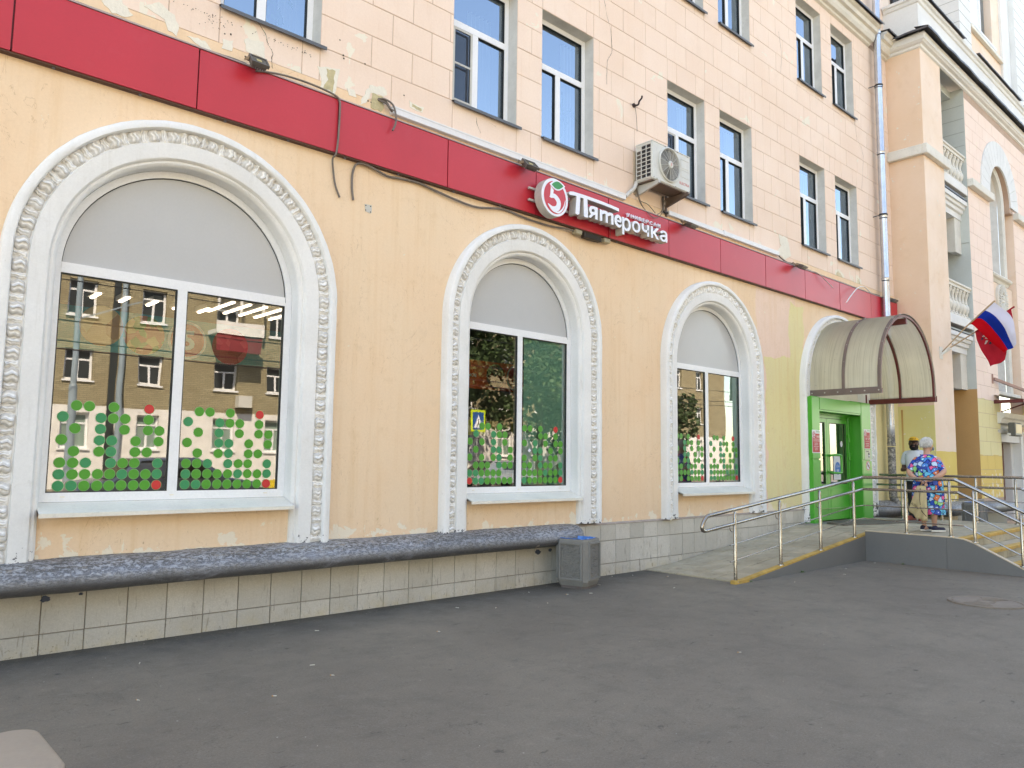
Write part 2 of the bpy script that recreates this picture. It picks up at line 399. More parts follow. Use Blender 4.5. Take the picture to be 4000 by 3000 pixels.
def m_asphalt():
    t = NT('worn_asphalt'); P = t.pos(); x, y, z = t.xyz(P)
    n1 = t.noise(P, .35, 6, .62); n2 = t.noise(P, 2.5, 6, .65); n3 = t.noise(P, 160, 3, .8)
    c = t.mix(t.ramp(n1, .3, .7), C8(116,107,95), C8(138,129,114))
    c = t.mix(t.ramp(n2, .5, .8, 0, .5), c, C8(103,97,88))
    # long scuffed streaks running along the street
    V = t.pos(scale=(.5, 2.6, 1)); st = t.noise(V, 2.4, 6, .65, .4); c = t.mix(t.ramp(st, .55, .75, 0, .3), c, C8(96,91,83))
    c = t.mix(t.ramp(n3, .5, .72, 0, .35), c, C8(140,138,132))
    n4 = t.noise(P, 200, 2, .7); c = t.mix(t.ramp(n4, .6, .72, 0, .4), c, C8(66,66,66))
    # darker strip along the plinth
    d = t.ramp(y, -.9, -.05, 0, 1); c = t.mix(t.math('MULTIPLY', d, t.ramp(n2, .25, .6, .45, .9)), c, C8(74,71,66))
    # chewing gum blots and pale specks
    vo = t.n('ShaderNodeTexVoronoi'); vo.inputs['Scale'].default_value = 3.1; t.l(P, vo.inputs['Vector'])
    jit = t.math('MULTIPLY', t.math('SUBTRACT', t.noise(P, 30, 2), .5), .06)
    kp = t.math('GREATER_THAN', t.xyz(vo.outputs['Color'])[1], .55); c = t.mix(t.math('MULTIPLY', kp, t.ramp(t.math('ADD', vo.outputs['Distance'], jit), .035, .075, .7, 0)), c, C8(64,62,58))
    vp = t.n('ShaderNodeTexVoronoi'); vp.inputs['Scale'].default_value = 7; t.l(P, vp.inputs['Vector'])
    keep = t.math('GREATER_THAN', t.xyz(vp.outputs['Color'])[0], .72)
    c = t.mix(t.math('MULTIPLY', keep, t.math('LESS_THAN', vp.outputs['Distance'], .04)), c, C8(178,174,166))
    ag = t.noise(P, 70, 6, .9); c = t.mix(t.ramp(ag, .36, .64, .34, 0), c, C8(58,56,52)); c = t.mix(t.ramp(ag, .56, .70, 0, .4), c, C8(168,162,150))
    md = t.noise(P, 9, 8, .75, .3); c = t.mix(t.ramp(md, .54, .66, 0, .28), c, C8(84,80,74)); c = t.mix(t.ramp(md, .44, .32, 0, .25), c, C8(150,144,132))
    ck = t.noise(P, .75, 7, .62, .9); c = t.mix(t.ramp(t.math('ABSOLUTE', t.math('SUBTRACT', ck, .47)), 0, .0016, .55, 0), c, C8(52,50,48))
    bl = t.noise(t.pos(scale=(.7, 1.7, 1)), 5.5, 5, .7, .3); c = t.mix(t.ramp(bl, .635, .69, 0, .6), c, C8(70,66,62))
    fs = t.noise(P, 34, 3, .7); c = t.mix(t.ramp(fs, .735, .76, 0, .6), c, C8(190,184,172)); c = t.mix(t.ramp(fs, .27, .24, 0, .6), c, C8(48,47,45))
    rg = t.ramp(n2, .3, .7, .72, .9)
    nb = t.bump(ag, .5, .006); nb = t.bump(n1, .4, .05, nb)
    t.bsdf(c, rg, 0, nb, .3); return t.m
def m_paving():
    t = NT('worn_concrete_paver'); P = t.pos()
    n1 = t.noise(P, 1.6, 6, .65); n3 = t.noise(P, 90, 4, .8); n2 = t.noise(P, 8, 6, .7)
    oi = t.n('ShaderNodeObjectInfo').outputs['Random']
    c = t.mix(t.ramp(n1, .3, .7), C8(158,147,124), C8(196,184,160))
    c = t.mix(t.ramp(oi, 0, 1, 0, .4), c, C8(142,134,116))
    c = t.mix(t.ramp(n2, .55, .75, 0, .5), c, C8(190,184,170)); c = t.mix(t.ramp(n2, .42, .3, 0, .6), c, C8(96,92,82))
    t.bsdf(c, .85, 0, t.bump(n3, .4, .004), .3); return t.m
def m_steel():
    t = NT('brushed_stainless_steel'); P = t.pos(); n = t.noise(P, 40, 3); n2 = t.noise(P, 3, 4)
    c = t.mix(t.ramp(n2, .3, .7), (.30,.275,.245,1), (.46,.43,.39,1))
    t.bsdf(c, t.ramp(n, .3, .7, .16, .30), 1, None); return t.m
def m_pipe():
    t = NT('galvanised_downpipe'); P = t.pos(); z = t.xyz(P)[2]
    n = t.noise(P, 8, 6, .7); low = t.ramp(z, 2.1, 2.35, 1, 0)
    c = t.mix(t.ramp(n, .3, .7), (.50,.53,.58,1), (.66,.68,.72,1))
    pap = t.noise(P, 16, 7, .75); pc = t.mix(t.ramp(pap, .45, .62), C8(92,92,92), C8(176,172,164))
    c = t.mix(low, c, pc)
    met = t.ramp(low, 0, 1, .75, .0); t.bsdf(c, t.ramp(low, 0, 1, .27, .75), met, t.bump(n, .2, .004)); return t.m
def m_glass(name, tint, refl, ior=1.5, rough=0.0, gcol=(.95,.97,1,1)):
    """window pane: partly reflecting, partly see-through"""
    t = NT(name); fr = t.n('ShaderNodeFresnel'); fr.inputs[0].default_value = ior
    P = t.pos(); wob = t.bump(t.noise(P, 1.7, 1), .012, .05); t.l(wob, fr.inputs['Normal'])
    g = t.n('ShaderNodeBsdfGlossy'); g.inputs['Roughness'].default_value = rough; g.inputs['Color'].default_value = gcol; t.l(wob, g.inputs['Normal'])
    tr = t.n('ShaderNodeBsdfTransparent'); tr.inputs[0].default_value = tint
    mx = t.n('ShaderNodeMixShader'); t.l(t.ramp(fr.outputs[0], 0, 1, refl, 1), mx.inputs[0]); t.l(tr.outputs[0], mx.inputs[1]); t.l(g.outputs[0], mx.inputs[2])
    t.l(mx.outputs[0], t.out.inputs[0]); return t.m
def m_poly():
    t = NT('aged_polycarbonate_sheet'); P = t.pos(); x, y, z = t.xyz(P)
    n1 = t.noise(P, 2.2, 6, .65); n2 = t.noise(P, 14, 6, .75)
    V = t.pos(scale=(1, 60, 1)); fl = t.noise(V, 1.0, 1, .4)
    c = t.mix(t.ramp(n1, .3, .7), C8(222,216,198), C8(236,230,212))
    c = t.mix(t.ramp(fl, .45, .7, 0, .45), c, C8(168,158,140))
    c = t.mix(t.ramp(z, 3.55, 4.25, 0, .6), c, C8(168,156,142))
    c = t.mix(t.ramp(n2, .64, .70, 0, .7), c, C8(110,100,88))
    nb = t.bump(t.n('ShaderNodeTexWave', wave_type='BANDS', bands_direction='Y').outputs['Fac'], .1)
    d = t.n('ShaderNodeBsdfDiffuse'); t.l(c, d.inputs[0]); tl = t.n('ShaderNodeBsdfTranslucent'); t.l(t.mix(.35, c, C8(236,228,180)), tl.inputs[0])
    tp = t.n('ShaderNodeBsdfTransparent'); gl = t.n('ShaderNodeBsdfGlossy'); gl.inputs[1].default_value = .35
    a = t.n('ShaderNodeMixShader'); a.inputs[0].default_value = .62; t.l(d.outputs[0], a.inputs[1]); t.l(tl.outputs[0], a.inputs[2])
    b = t.n('ShaderNodeMixShader'); b.inputs[0].default_value = .10; t.l(a.outputs[0], b.inputs[1]); t.l(tp.outputs[0], b.inputs[2])
    e = t.n('ShaderNodeMixShader'); e.inputs[0].default_value = .05; t.l(b.outputs[0], e.inputs[1]); t.l(gl.outputs[0], e.inputs[2])
    t.l(e.outputs[0], t.out.inputs[0]); return t.m
def m_brick():
    t = NT('yellow_brick'); P = t.pos(); x, y, z = t.xyz(P)
    cb = t.n('ShaderNodeCombineXYZ'); t.l(x, cb.inputs[0]); t.l(z, cb.inputs[1])
    b = t.n('ShaderNodeTexBrick'); t.l(cb.outputs[0], b.inputs['Vector']); b.inputs['Scale'].default_value = 1
    b.inputs['Brick Width'].default_value = .27; b.inputs['Row Height'].default_value = .09; b.inputs['Mortar Size'].default_value = .010
    b.inputs['Color1'].default_value = C8(166,156,126); b.inputs['Color2'].default_value = C8(142,132,104); b.inputs['Mortar'].default_value = C8(96,88,72)
    n = t.noise(P, .5, 4); t.bsdf(t.mix(t.ramp(n, .4, .7, 0, .3), b.outputs[0], C8(130,112,84)), .9); return t.m
def m_flower():
    t = NT('flower_print_fabric'); P = t.pos('object')
    n = t.noise(P, 6, 2); 
    add = t.n('ShaderNodeVectorMath', operation='ADD'); t.l(P, add.inputs[0]); nn = t.n('ShaderNodeTexNoise'); nn.inputs['Scale'].default_value = 9; t.l(P, nn.inputs['Vector'])
    s_ = t.n('ShaderNodeVectorMath', operation='SCALE'); t.l(nn.outputs['Color'], s_.inputs[0]); s_.inputs['Scale'].default_value = .09; t.l(s_.outputs[0], add.inputs[1])
    v = t.n('ShaderNodeTexVoronoi'); v.inputs['Scale'].default_value = 15; t.l(add.outputs[0], v.inputs['Vector'])
    v2 = t.n('ShaderNodeTexVoronoi', feature='DISTANCE_TO_EDGE'); v2.inputs['Scale'].default_value = 15; t.l(add.outputs[0], v2.inputs['Vector'])
    cr = t.n('ShaderNodeValToRGB'); cr.color_ramp.interpolation = 'CONSTANT'; els = cr.color_ramp.elements
    cols = [(0, C8(40,84,180)), (.14, C8(96,190,222)), (.30, C8(232,96,150)), (.38, C8(54,84,172)), (.48, C8(150,214,130)), (.56, C8(70,140,215)), (.67, C8(180,210,238)), (.82, C8(226,130,86)), (.88, C8(70,96,180))]
    els[0].color = cols[0][1]; els[1].position = cols[1][0]; els[1].color = cols[1][1]
    for p, c in cols[2:]: e = els.new(p); e.color = c
    t.l(t.xyz(v.outputs['Color'])[0], cr.inputs[0])
    c = t.mix(t.math('LESS_THAN', v2.outputs['Distance'], .05), cr.outputs[0], C8(24,34,84))
    c = t.mix(t.math('LESS_THAN', v.outputs['Distance'], .16), c, C8(220,236,250))
    t.bsdf(c, .8, 0, None, .2); return t.m
M = {}
def make_mats():
    M['lower'] = m_wall_lower()
    M['upper'] = m_wall_upper('pink_plaster', C8(236,212,194), C8(243,224,210))
    M['wing'] = m_wall_upper('pink_plaster_wing', C8(234,208,190), C8(242,220,206), False)
    M['joint'] = simple('scored_joint', C8(190,164,146), .9)
    M['white'] = m_white_plaster(); M['leaf'] = m_leaf(); M['ledge'] = m_ledge(); M['tile'] = m_tile()
    M['grout'] = simple('dark_grout', C8(142,134,122), .9, nscale=12)
    M['tilecap'] = simple('dusty_tile_cap', C8(168,156,146), .8, nscale=6, var=.2)
    M['asphalt'] = m_asphalt(); M['paving'] = m_paving(); M['steel'] = m_steel(); M['pipe'] = m_pipe()
    M['kerbside'] = simple('grey_painted_sheet', C8(112,112,110), .5, var=.07, nscale=1.2, dirt=.25, bumpS=.05)
    M['yellow'] = simple('yellow_kerb_paint', C8(200,162,84), .8, var=.3, nscale=6, dirt=1.0, dirtcol=C8(150,138,116), bumpS=.3)
    M['edge'] = simple('pale_metal_edge', C8(206,188,160), .5)
    M['red'] = simple('red_composite_panel', C8(196,46,60), .36, var=.10, nscale=.8, spec=.5, dirt=.10, dirtcol=C8(214,120,124), grain=.06)
    M['reddark'] = simple('red_panel_return', C8(112,20,32), .45)
    M['redtrim'] = simple('aluminium_trim', C8(178,160,160), .5)
    M['pvc'] = simple('white_window_plastic', C8(234,236,238), .3, var=.03, dirt=.12, dirtcol=C8(170,166,160), nscale=2)
    M['greypanel'] = simple('grey_infill_panel', C8(184,186,188), .22, var=.06, nscale=.7, dirt=.12, dirtcol=C8(160,160,158), grain=.05)
    M['seal'] = simple('black_rubber_seal', C8(40,44,44), .6)
    M['sillmetal'] = simple('white_sheet_sill', C8(232,227,214), .5, var=.08, dirt=.3, dirtcol=C8(150,148,144))
    M['sillgrey'] = simple('grey_sheet_sill', C8(92,96,102), .5, var=.15)
    M['reveal'] = simple('grey_reveal_plaster', C8(206,206,202), .8, var=.12, nscale=5, bumpS=.5, bscale=14, dirt=.4, dirtcol=C8(150,148,146))
    M['reveal_top'] = simple('pale_reveal_plaster', C8(210,206,198), .8, var=.1, nscale=5)
    M['glass'] = m_glass('shop_window_glass', (.74,.88,.84,1), .155)
    M['glass_up'] = m_glass('flat_window_glass', (.42,.50,.54,1), .36, gcol=(.70,.85,1,1))
    M['glass_door'] = m_glass('door_glass', (.42,.55,.48,1), .22)
    M['steelwhite'] = simple('cream_metal', C8(196,194,186), .45, var=.1, dirt=.35, dirtcol=C8(140,128,110), nscale=4)
    M['acbody'] = simple('cream_enamelled_metal', C8(206,206,200), .4, var=.06, dirt=.3, dirtcol=C8(150,140,124), nscale=5)
    M['dark'] = simple('dark_recess', C8(40,40,42), .7); M['black'] = simple('black_plastic', C8(26,26,28), .5)
    M['grille'] = simple('grey_wire', C8(190,190,186), .4)
    M['cable'] = simple('grey_cable', C8(118,108,100), .6, var=.2, nscale=8)
    M['trunk'] = simple('white_cable_trunking', C8(226,226,228), .4, var=.05, dirt=.12)
    M['green'] = simple('green_painted_metal', C8(62,168,58), .32, var=.05, nscale=1, dirt=.08, dirtcol=C8(150,180,140))
    M['signwhite'] = simple('white_acrylic', C8(232,236,246), .3, var=.02)
    M['signside'] = simple('grey_sign_return', C8(190,186,178), .5, var=.14, nscale=7, dirt=.5, dirtcol=C8(140,132,122))
    M['signred'] = simple('red_acrylic', C8(202,50,62), .3, var=.03); M['signgreen'] = simple('green_acrylic', C8(30,140,70), .3, var=.03)
    M['dotg'] = simple('green_film', C8(62,150,44), .45, var=.03); M['dott'] = simple('teal_film', C8(26,140,88), .45, var=.03)
    M['dotr'] = simple('red_film', C8(204,46,48), .45, var=.03); M['dotrim'] = simple('pale_film_edge', C8(124,176,118), .5, var=.03)
    M['poly'] = m_poly(); M['rust'] = simple('dark_red_primer', C8(106,42,38), .5, var=.2, nscale=5, dirt=.35, dirtcol=C8(86,60,50))
    M['bar'] = simple('grey_brown_bar', C8(118,102,94), .6, var=.15, nscale=5, dirt=.3)
    M['bolt'] = simple('zinc_bolt', C8(196,194,188), .3, metal=.6)
    M['concrete'] = simple('grey_painted_concrete', C8(130,128,123), .7, var=.12, nscale=7, bumpS=.3, dirt=.4, dirtcol=C8(70,70,70), bscale=40)
    M['rustbase'] = simple('rusty_concrete_foot', C8(112,104,100), .8, var=.2, nscale=9, dirt=.9, dirtcol=C8(128,70,48))
    M['bag'] = simple('blue_bin_liner', C8(52,128,206), .3, var=.15, nscale=10)
    M['iron'] = simple('cast_iron', C8(132,121,108), .8, metal=.0, var=.15, nscale=6, bumpS=.3, dirt=.4, dirtcol=C8(110,84,70))
    M['bench'] = simple('beige_bench_top', C8(160,146,130), .45, var=.06, nscale=3, dirt=.3, dirtcol=C8(120,112,106))
    M['benchdark'] = simple('brown_bench_side', C8(78,58,50), .6)
    M['brick'] = m_brick(); M['flower'] = m_flower()
    M['ochre'] = simple('ochre_recess_paint', C8(202,158,104), .85, var=.07, nscale=1.5, bumpS=.2, dirt=.2, dirtcol=C8(180,146,104))
    M['greywall'] = simple('grey_recess_paint', C8(196,202,198), .85, var=.06, nscale=2, bumpS=.4, bscale=30, dirt=.25, dirtcol=C8(170,172,168))
    M['cream'] = simple('aged_cream_plaster', C8(224,221,212), .8, var=.1, nscale=3, bumpS=.4, bscale=25, dirt=.5, dirtcol=C8(170,158,140))
    M['flash'] = simple('dark_sheet_flashing', C8(76,76,80), .45, var=.15)
    M['brown'] = simple('brown_painted_door', C8(128,84,66), .5, var=.1)
make_mats()
# ------------------------------------------------------------------ ground
def ground():
    m = MB(); n = 60
    def gz(x, y):
        return 0.0
    m.add([(-120,-160,0),(160,-160,0),(160,60,0),(-120,60,0)], [(0,1,2,3)])
    o = m.build('ground', M['asphalt']); struct(o)
ground()

# ------------------------------------------------------------------ shop building
HB = 10.9
house = empty('apartment_building', 'pale pink plastered apartment building with ochre ground floor and white arched shop windows', 'building')
ARCH = [dict(cx=2.357, zc=2.995, ri=1.027, ro=1.406, gl=1.00, zt=3.00, n='w1'), dict(cx=6.443, zc=3.095, ri=.918, ro=1.302, gl=.88, zt=3.09, n='w2'),
        dict(cx=10.555, zc=2.995, ri=1.012, ro=1.385, gl=.97, zt=2.98, n='w3')]
DOOR = dict(cx=14.92, zc=2.90, ri=1.17, ro=1.53)
def arch_poly(cx, zc, r, z0, n=48):
    p = [(cx-r, z0)]
    for i in range(n+1):
        a = math.pi-math.pi*i/n; p.append((cx+r*math.cos(a), zc+r*math.sin(a)))
    p.append((cx+r, z0)); return p
def lower_wall():
    m = MB(); z0, z1 = .66, 5.29
    holes = [arch_poly(a['cx'], a['zc'], a['ri']+.08, 1.035) for a in ARCH]+[arch_poly(DOOR['cx'], DOOR['zc'], DOOR['ri']+.03, z0+.0005)]
    m.prism([(-6, z0), (17.93, z0), (17.93, z1), (-6, z1)], 0, .25, 'y', holes=holes)
    m.build('ground_floor_wall', M['lower'], house)
    MB().box(-6, 13.62, -.03+.012, .25, -.1, .655).build('plinth', M['grout'], house); MB().box(13.75, 15.55, -.03, .3, -.1, .41).build('threshold', M['paving'], house)
lower_wall()
# window openings of the flats: period 4.19 m
PAIRS = [(1.05,2.06),(2.51,3.53),(5.225,6.235),(6.68,7.683),(9.40,10.41),(10.855,11.87),(13.61,14.65),(15.11,16.13)]
WIN = [(a, b, 5.65, 7.40) for a, b in PAIRS]+[(a, b, 8.93, 10.68) for a, b in PAIRS]
def upper_wall():
    holes = [[(a, z0), (b, z0), (b, z1), (a, z1)] for a, b, z0, z1 in WIN]
    m = MB(); m.prism([(-6, 5.29), (17.93, 5.29), (17.93, HB+.1), (-6, HB+.1)], .006, .28, 'y', holes=holes)
    m.build('upper_wall', M['joint'], house)
    # scored plaster blocks in staggered courses, cut round the openings
    rows = [5.29]+[5.655+.3485*k for k in range(16)]
    pieces = []
    g = .0026
    for k in range(len(rows)-1):
        za, zb = rows[k], min(rows[k+1], HB)
        if zb-za < .05: continue
        off = 4.127 if k % 2 == 1 else 4.387
        wdt = .525
        x = off-wdt*math.ceil((off+6)/wdt)
        if k == 0: wdt, x = 1.05, 4.387-1.05*10
        while x < 17.93:
            xa, xb = max(x, -6), min(x+wdt, 17.93)
            if R.random() < .10 and xb < 17.4: xb = min(x+2*wdt, 17.93); step = 2*wdt
            else: step = wdt
            segs = [(xa, xb, za, zb)]
            for (a, b, w0, w1) in WIN:
                ns = []
                for (p, q, r_, s_) in segs:
                    if q <= a or p >= b or s_ <= w0 or r_ >= w1: ns.append((p, q, r_, s_)); continue
                    if p < a: ns.append((p, a, r_, s_))
                    if q > b: ns.append((b, q, r_, s_))
                    p2, q2 = max(p, a), min(q, b)
                    if r_ < w0-.01: ns.append((p2, q2, r_, w0))
                    if s_ > w1+.01: ns.append((p2, q2, w1, s_))
                segs = ns
            pieces += [p for p in segs if p[1]-p[0] > .012 and p[3]-p[2] > .012]
            x += step
    def seen(p):
        d = Vector(((p[0]+p[1])/2, 0, (p[2]+p[3])/2))-CAM
        v = S.camera.matrix_world.to_3x3().transposed() @ d
        if v.z > -.1: return None
        u, w_ = v.x/-v.z*2995, v.y/-v.z*2995
        if abs(u) > 2040 or abs(w_) > 1540: return None
        return v.length
    vis = sorted([(seen(p), p) for p in pieces if seen(p)], key=lambda t: t[0])
    near = [p for _, p in vis[:295]]; ns = set(near)
    def blk(m, p):
        t = .0045 if R.random() < .8 else .002
        y = R.uniform(-.0018, .0012)
        xa, xb, za, zb = p[0]+g*.8, p[1]-g*.8, p[2]+g*.8, p[3]-g*.8; c = .004
        v = [(xa,.007,za),(xb,.007,za),(xb,.007,zb),(xa,.007,zb),(xa+c,y,za+c),(xb-c,y,za+c),(xb-c,y,zb-c),(xa+c,y,zb-c)]
        m.add(v, [(4,5,6,7),(0,1,5,4),(1,2,6,5),(2,3,7,6),(3,0,4,7)])
    for p in near:
        m = MB(); blk(m, p); m.build('stucco_block', M['upper'], house)
    m = MB()
    for p in pieces:
        if p not in ns: blk(m, p)
    stuff(m.build('stucco_courses', M['upper'], house))
upper_wall()

def flat_window(a, b, z0, z1, kind=0):
    """plastic window with a tilting top light over two casements, set 15 cm into the wall"""
    y = .15
    fr = MB(); w = .062; zt = z0+1.0 ; tw = .046; mul = (a+b)/2-.06 if kind != 2 else (a+b)/2
    zt0, zt1 = z0+1.035, z0+1.115
    fr.box(a+.02, a+.02+w, y, y+.06, z0+.03, z1-.02); fr.box(b-.02-w, b-.02, y, y+.06, z0+.03, z1-.02)
    fr.box(a+.02+w, b-.02-w, y, y+.06, z1-.02-w, z1-.02); fr.box(a+.02+w, b-.02-w, y, y+.06, z0+.03, z0+.03+w)
    fr.box(a+.02+w, b-.02-w, y-.004, y+.058, zt0, zt1)
    fr.box(mul-tw, mul+tw, y-.002, y+.059, z0+.03+w, zt0)
    f = fr.build('window', M['pvc'], house)
    p = MB(); p.add([(a+.02, y+.03, z0+.03), (b-.02, y+.03, z0+.03), (b-.02, y+.03, z1-.02), (a+.02, y+.03, z1-.02)], [(0,1,2,3)])
    p.build('glass_pane', M['glass_up'], f, recalc=False)
    # dark seals round each light
    s = MB()
    for (p0, p1, q0, q1) in ((a+.02+w, mul-tw, z0+.03+w, zt0), (mul+tw, b-.02-w, z0+.03+w, zt0), (a+.02+w, b-.02-w, zt1, z1-.02-w)):
        e = .007
        s.box(p0, p0+e, y+.006, y+.03, q0, q1); s.box(p1-e, p1, y+.006, y+.03, q0, q1); s.box(p0+e, p1-e, y+.006, y+.03, q0, q0+e); s.box(p0+e, p1-e, y+.006, y+.03, q1-e, q1)
    s.build('seal', M['seal'], f)
    if kind == 1:      # insect screen frame on the left casement
        q = MB(); x0, x1, h0, h1 = a+.02+w+.012, mul-tw-.005, z0+.10, zt0-.012; e = .03
        q.box(x0, x0+e, y-.016, y-.004, h0, h1); q.box(x1-e, x1, y-.016, y-.004, h0, h1); q.box(x0+e, x1-e, y-.016, y-.004, h0, h0+e); q.box(x0+e, x1-e, y-.016, y-.004, h1-e, h1); q.box(x0+e, x1-e, y-.016, y-.004, z0+.56, z0+.585)
        q.build('screen_frame', M['steelwhite'], f)
        q = MB(); q.add([(x0, y-.009, h0), (x1, y-.009, h0), (x1, y-.009, h1), (x0, y-.009, h1)], [(0,1,2,3)])
        t = NT('insect_mesh'); d = t.n('ShaderNodeBsdfDiffuse'); d.inputs[0].default_value = C8(70,76,86); tr = t.n('ShaderNodeBsdfTransparent'); mx = t.n('ShaderNodeMixShader'); mx.inputs[0].default_value = .6
        t.l(tr.outputs[0], mx.inputs[1]); t.l(d.outputs[0], mx.inputs[2]); t.l(mx.outputs[0], t.out.inputs[0]); q.build('insect_screen', t.m, f, recalc=False)
    r = MB()   # plastered reveals
    r.add([(a,.006,z0),(a+.02,y,z0),(a+.02,y,z1-.02),(a,.006,z1)], [(0,1,2,3)], 0); r.add([(b,.006,z0),(b-.02,y,z0),(b-.02,y,z1-.02),(b,.006,z1)], [(0,1,2,3)], 0)
    r.add([(a,.006,z1),(b,.006,z1),(b-.02,y,z1-.02),(a+.02,y,z1-.02)], [(0,1,2,3)], 0)
    r.add([(a,.006,z0),(b,.006,z0),(b,y,z0+.03),(a,y,z0+.03)], [(0,1,2,3)], 0)
    # pale strip of filler beside the frame
    r.box(b-.034, b-.021, y-.004, y+.0, z0+.03, z1-.02, 1); r.box(a+.02, b-.034, y-.004, y, z1-.034, z1-.021, 1)
    r.build('window_reveal', [M['reveal'], M['pvc']], house)
    s = MB(); x0, x1 = a-.015, b+.045
    s.add([(x0, y, z0+.035), (x1, y, z0+.035), (x1, -.055, z0-.008), (x0, -.055, z0-.008), (x0, -.055, z0-.042), (x1, -.055, z0-.042), (x1, -.045, z0-.042), (x0, -.045, z0-.042), (x0,-.045,z0-.018),(x1,-.045,z0-.018),(x0,.0,z0-.01),(x1,.0,z0-.01)],
          [(0,1,2,3),(3,2,5,4),(4,5,6,7),(7,6,9,8),(8,9,11,10)])
    s.build('window_sill', M['sillgrey'], house)
    # room behind: pale ceiling, dim walls, net curtain edge
    rm = MB(); open_room(rm, a-.2, b+.2, .285, 2.2, z0-.3, z1+.2)
    ro = rm.build('room', ROOMM, house)
    return f
def open_room(m, x0, x1, y0, y1, z0, z1):
    m.add([(x0,y0,z0),(x1,y0,z0),(x1,y1,z0),(x0,y1,z0),(x0,y0,z1),(x1,y0,z1),(x1,y1,z1),(x0,y1,z1)], [(0,1,2,3),(4,5,6,7),(1,2,6,5),(2,3,7,6),(3,0,4,7)])
def room_mat():
    t = NT('dim_room_wall'); t.bsdf(C8(104,106,104), .9); return t.m
ROOMM = room_mat()
for i, (a, b, z0, z1) in enumerate(WIN):
    flat_window(a, b, z0, z1, kind=1 if i in (2, 4) else (2 if z0 > 8 else 0))
def curtains_and_plants():
    cm = simple('net_curtain', C8(206,210,212), .9, var=.05); pl = simple('house_plant_leaf', C8(96,128,70), .6, var=.3, nscale=10)
    def cur(x0, x1, z0, z1, y=.32):
        m = MB(); m.grid(lambda u, v: (x0+(x1-x0)*u, y+.025*math.sin(u*38), z0+(z1-z0)*v), 60, 1); m.build('curtain', cm, house, smooth=60)
    cur(7.35, 7.75, 5.6, 7.3); cur(3.2, 3.6, 5.6, 7.3); cur(10.1, 10.5, 5.6, 7.3); cur(5.9, 6.3, 5.6, 7.3, .6); cur(11.5, 11.9, 5.6, 7.3); cur(14.2, 14.7, 5.6, 7.3); cur(15.9, 16.2, 5.6, 7.3)
    for cx, z0 in ((7.35, 5.7), (3.1, 5.75), (14.3, 5.7)):
        m = MB()
        for k in range(26):
            p = Vector((cx+R.uniform(-.3,.2), .27+R.uniform(-.03,.12), z0+R.uniform(0,.85))); a = R.uniform(0, 6.28); L = R.uniform(.05,.10)
            d = Vector((math.cos(a), R.uniform(-.3,.3), math.sin(a))); q = Vector((-d.z, 0, d.x))*L*.45
            m.add([p, p+d*L+q, p+d*L*2.1, p+d*L-q], [(0,1,2,3)])
        for k in range(3): m.tube([(cx-.1+.08*k,.29,z0-.1),(cx-.14+.1*k,.3,z0+.4),(cx-.1+.05*k,.29,z0+.9)], .006, 5)
        m.build('house_plant', pl, house)
curtains_and_plants()

# ---- white archivolts with carved leaves
def leaf_mesh(seed, kind):
    """one acanthus curl, ~.1 long (u across the band, v along it); base on y=0, bulges to -y"""
    rr = random.Random(seed); m = MB()
    W, H = .108, .086
    nu, nv = 12, 10
    ph = rr.uniform(0, 6)
    def f(u, v):
        x = (u-.5)*W; s = (v-.5)*2
        if kind == 0:
            lobes = .5+.5*math.cos(s*9+ph*.2)
            prof = math.sin(math.pi*min(1, u*1.05))**.5*(1-abs(s)**3)
            h = .012+.034*prof*(.55+.45*lobes)+.014*math.exp(-((s)/.16)**2)*math.sin(math.pi*u)
            z = s*H*.5*(.62+.42*math.sin(math.pi*(u*.75+.2)))+.006*math.sin(u*9+ph)
        else:
            h = .010+.030*math.exp(-(s/.35)**2)*(.5+.5*u)+.010*math.exp(-((abs(s)-.7)/.15)**2)
            z = s*H*.36*(1.1-.4*u)+.004*math.sin(u*11+ph)
        curl = .020*max(0, u-.72)/.28
        n_ = noise.noise(Vector((u*5+seed, v*5, kind)))*.009
        if u in (0, 1) or v in (0, 1): return (x, 0.004, z)
        return (x, -(h+n_+curl*.7), z)
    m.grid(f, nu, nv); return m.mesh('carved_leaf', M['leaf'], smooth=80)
LEAVES = [leaf_mesh(i, 0 if i < 4 else 1) for i in range(7)]
def arch_path(cx, zc, r, zb, t):
    """t in metres measured along the reference radius from the left foot"""
    pass
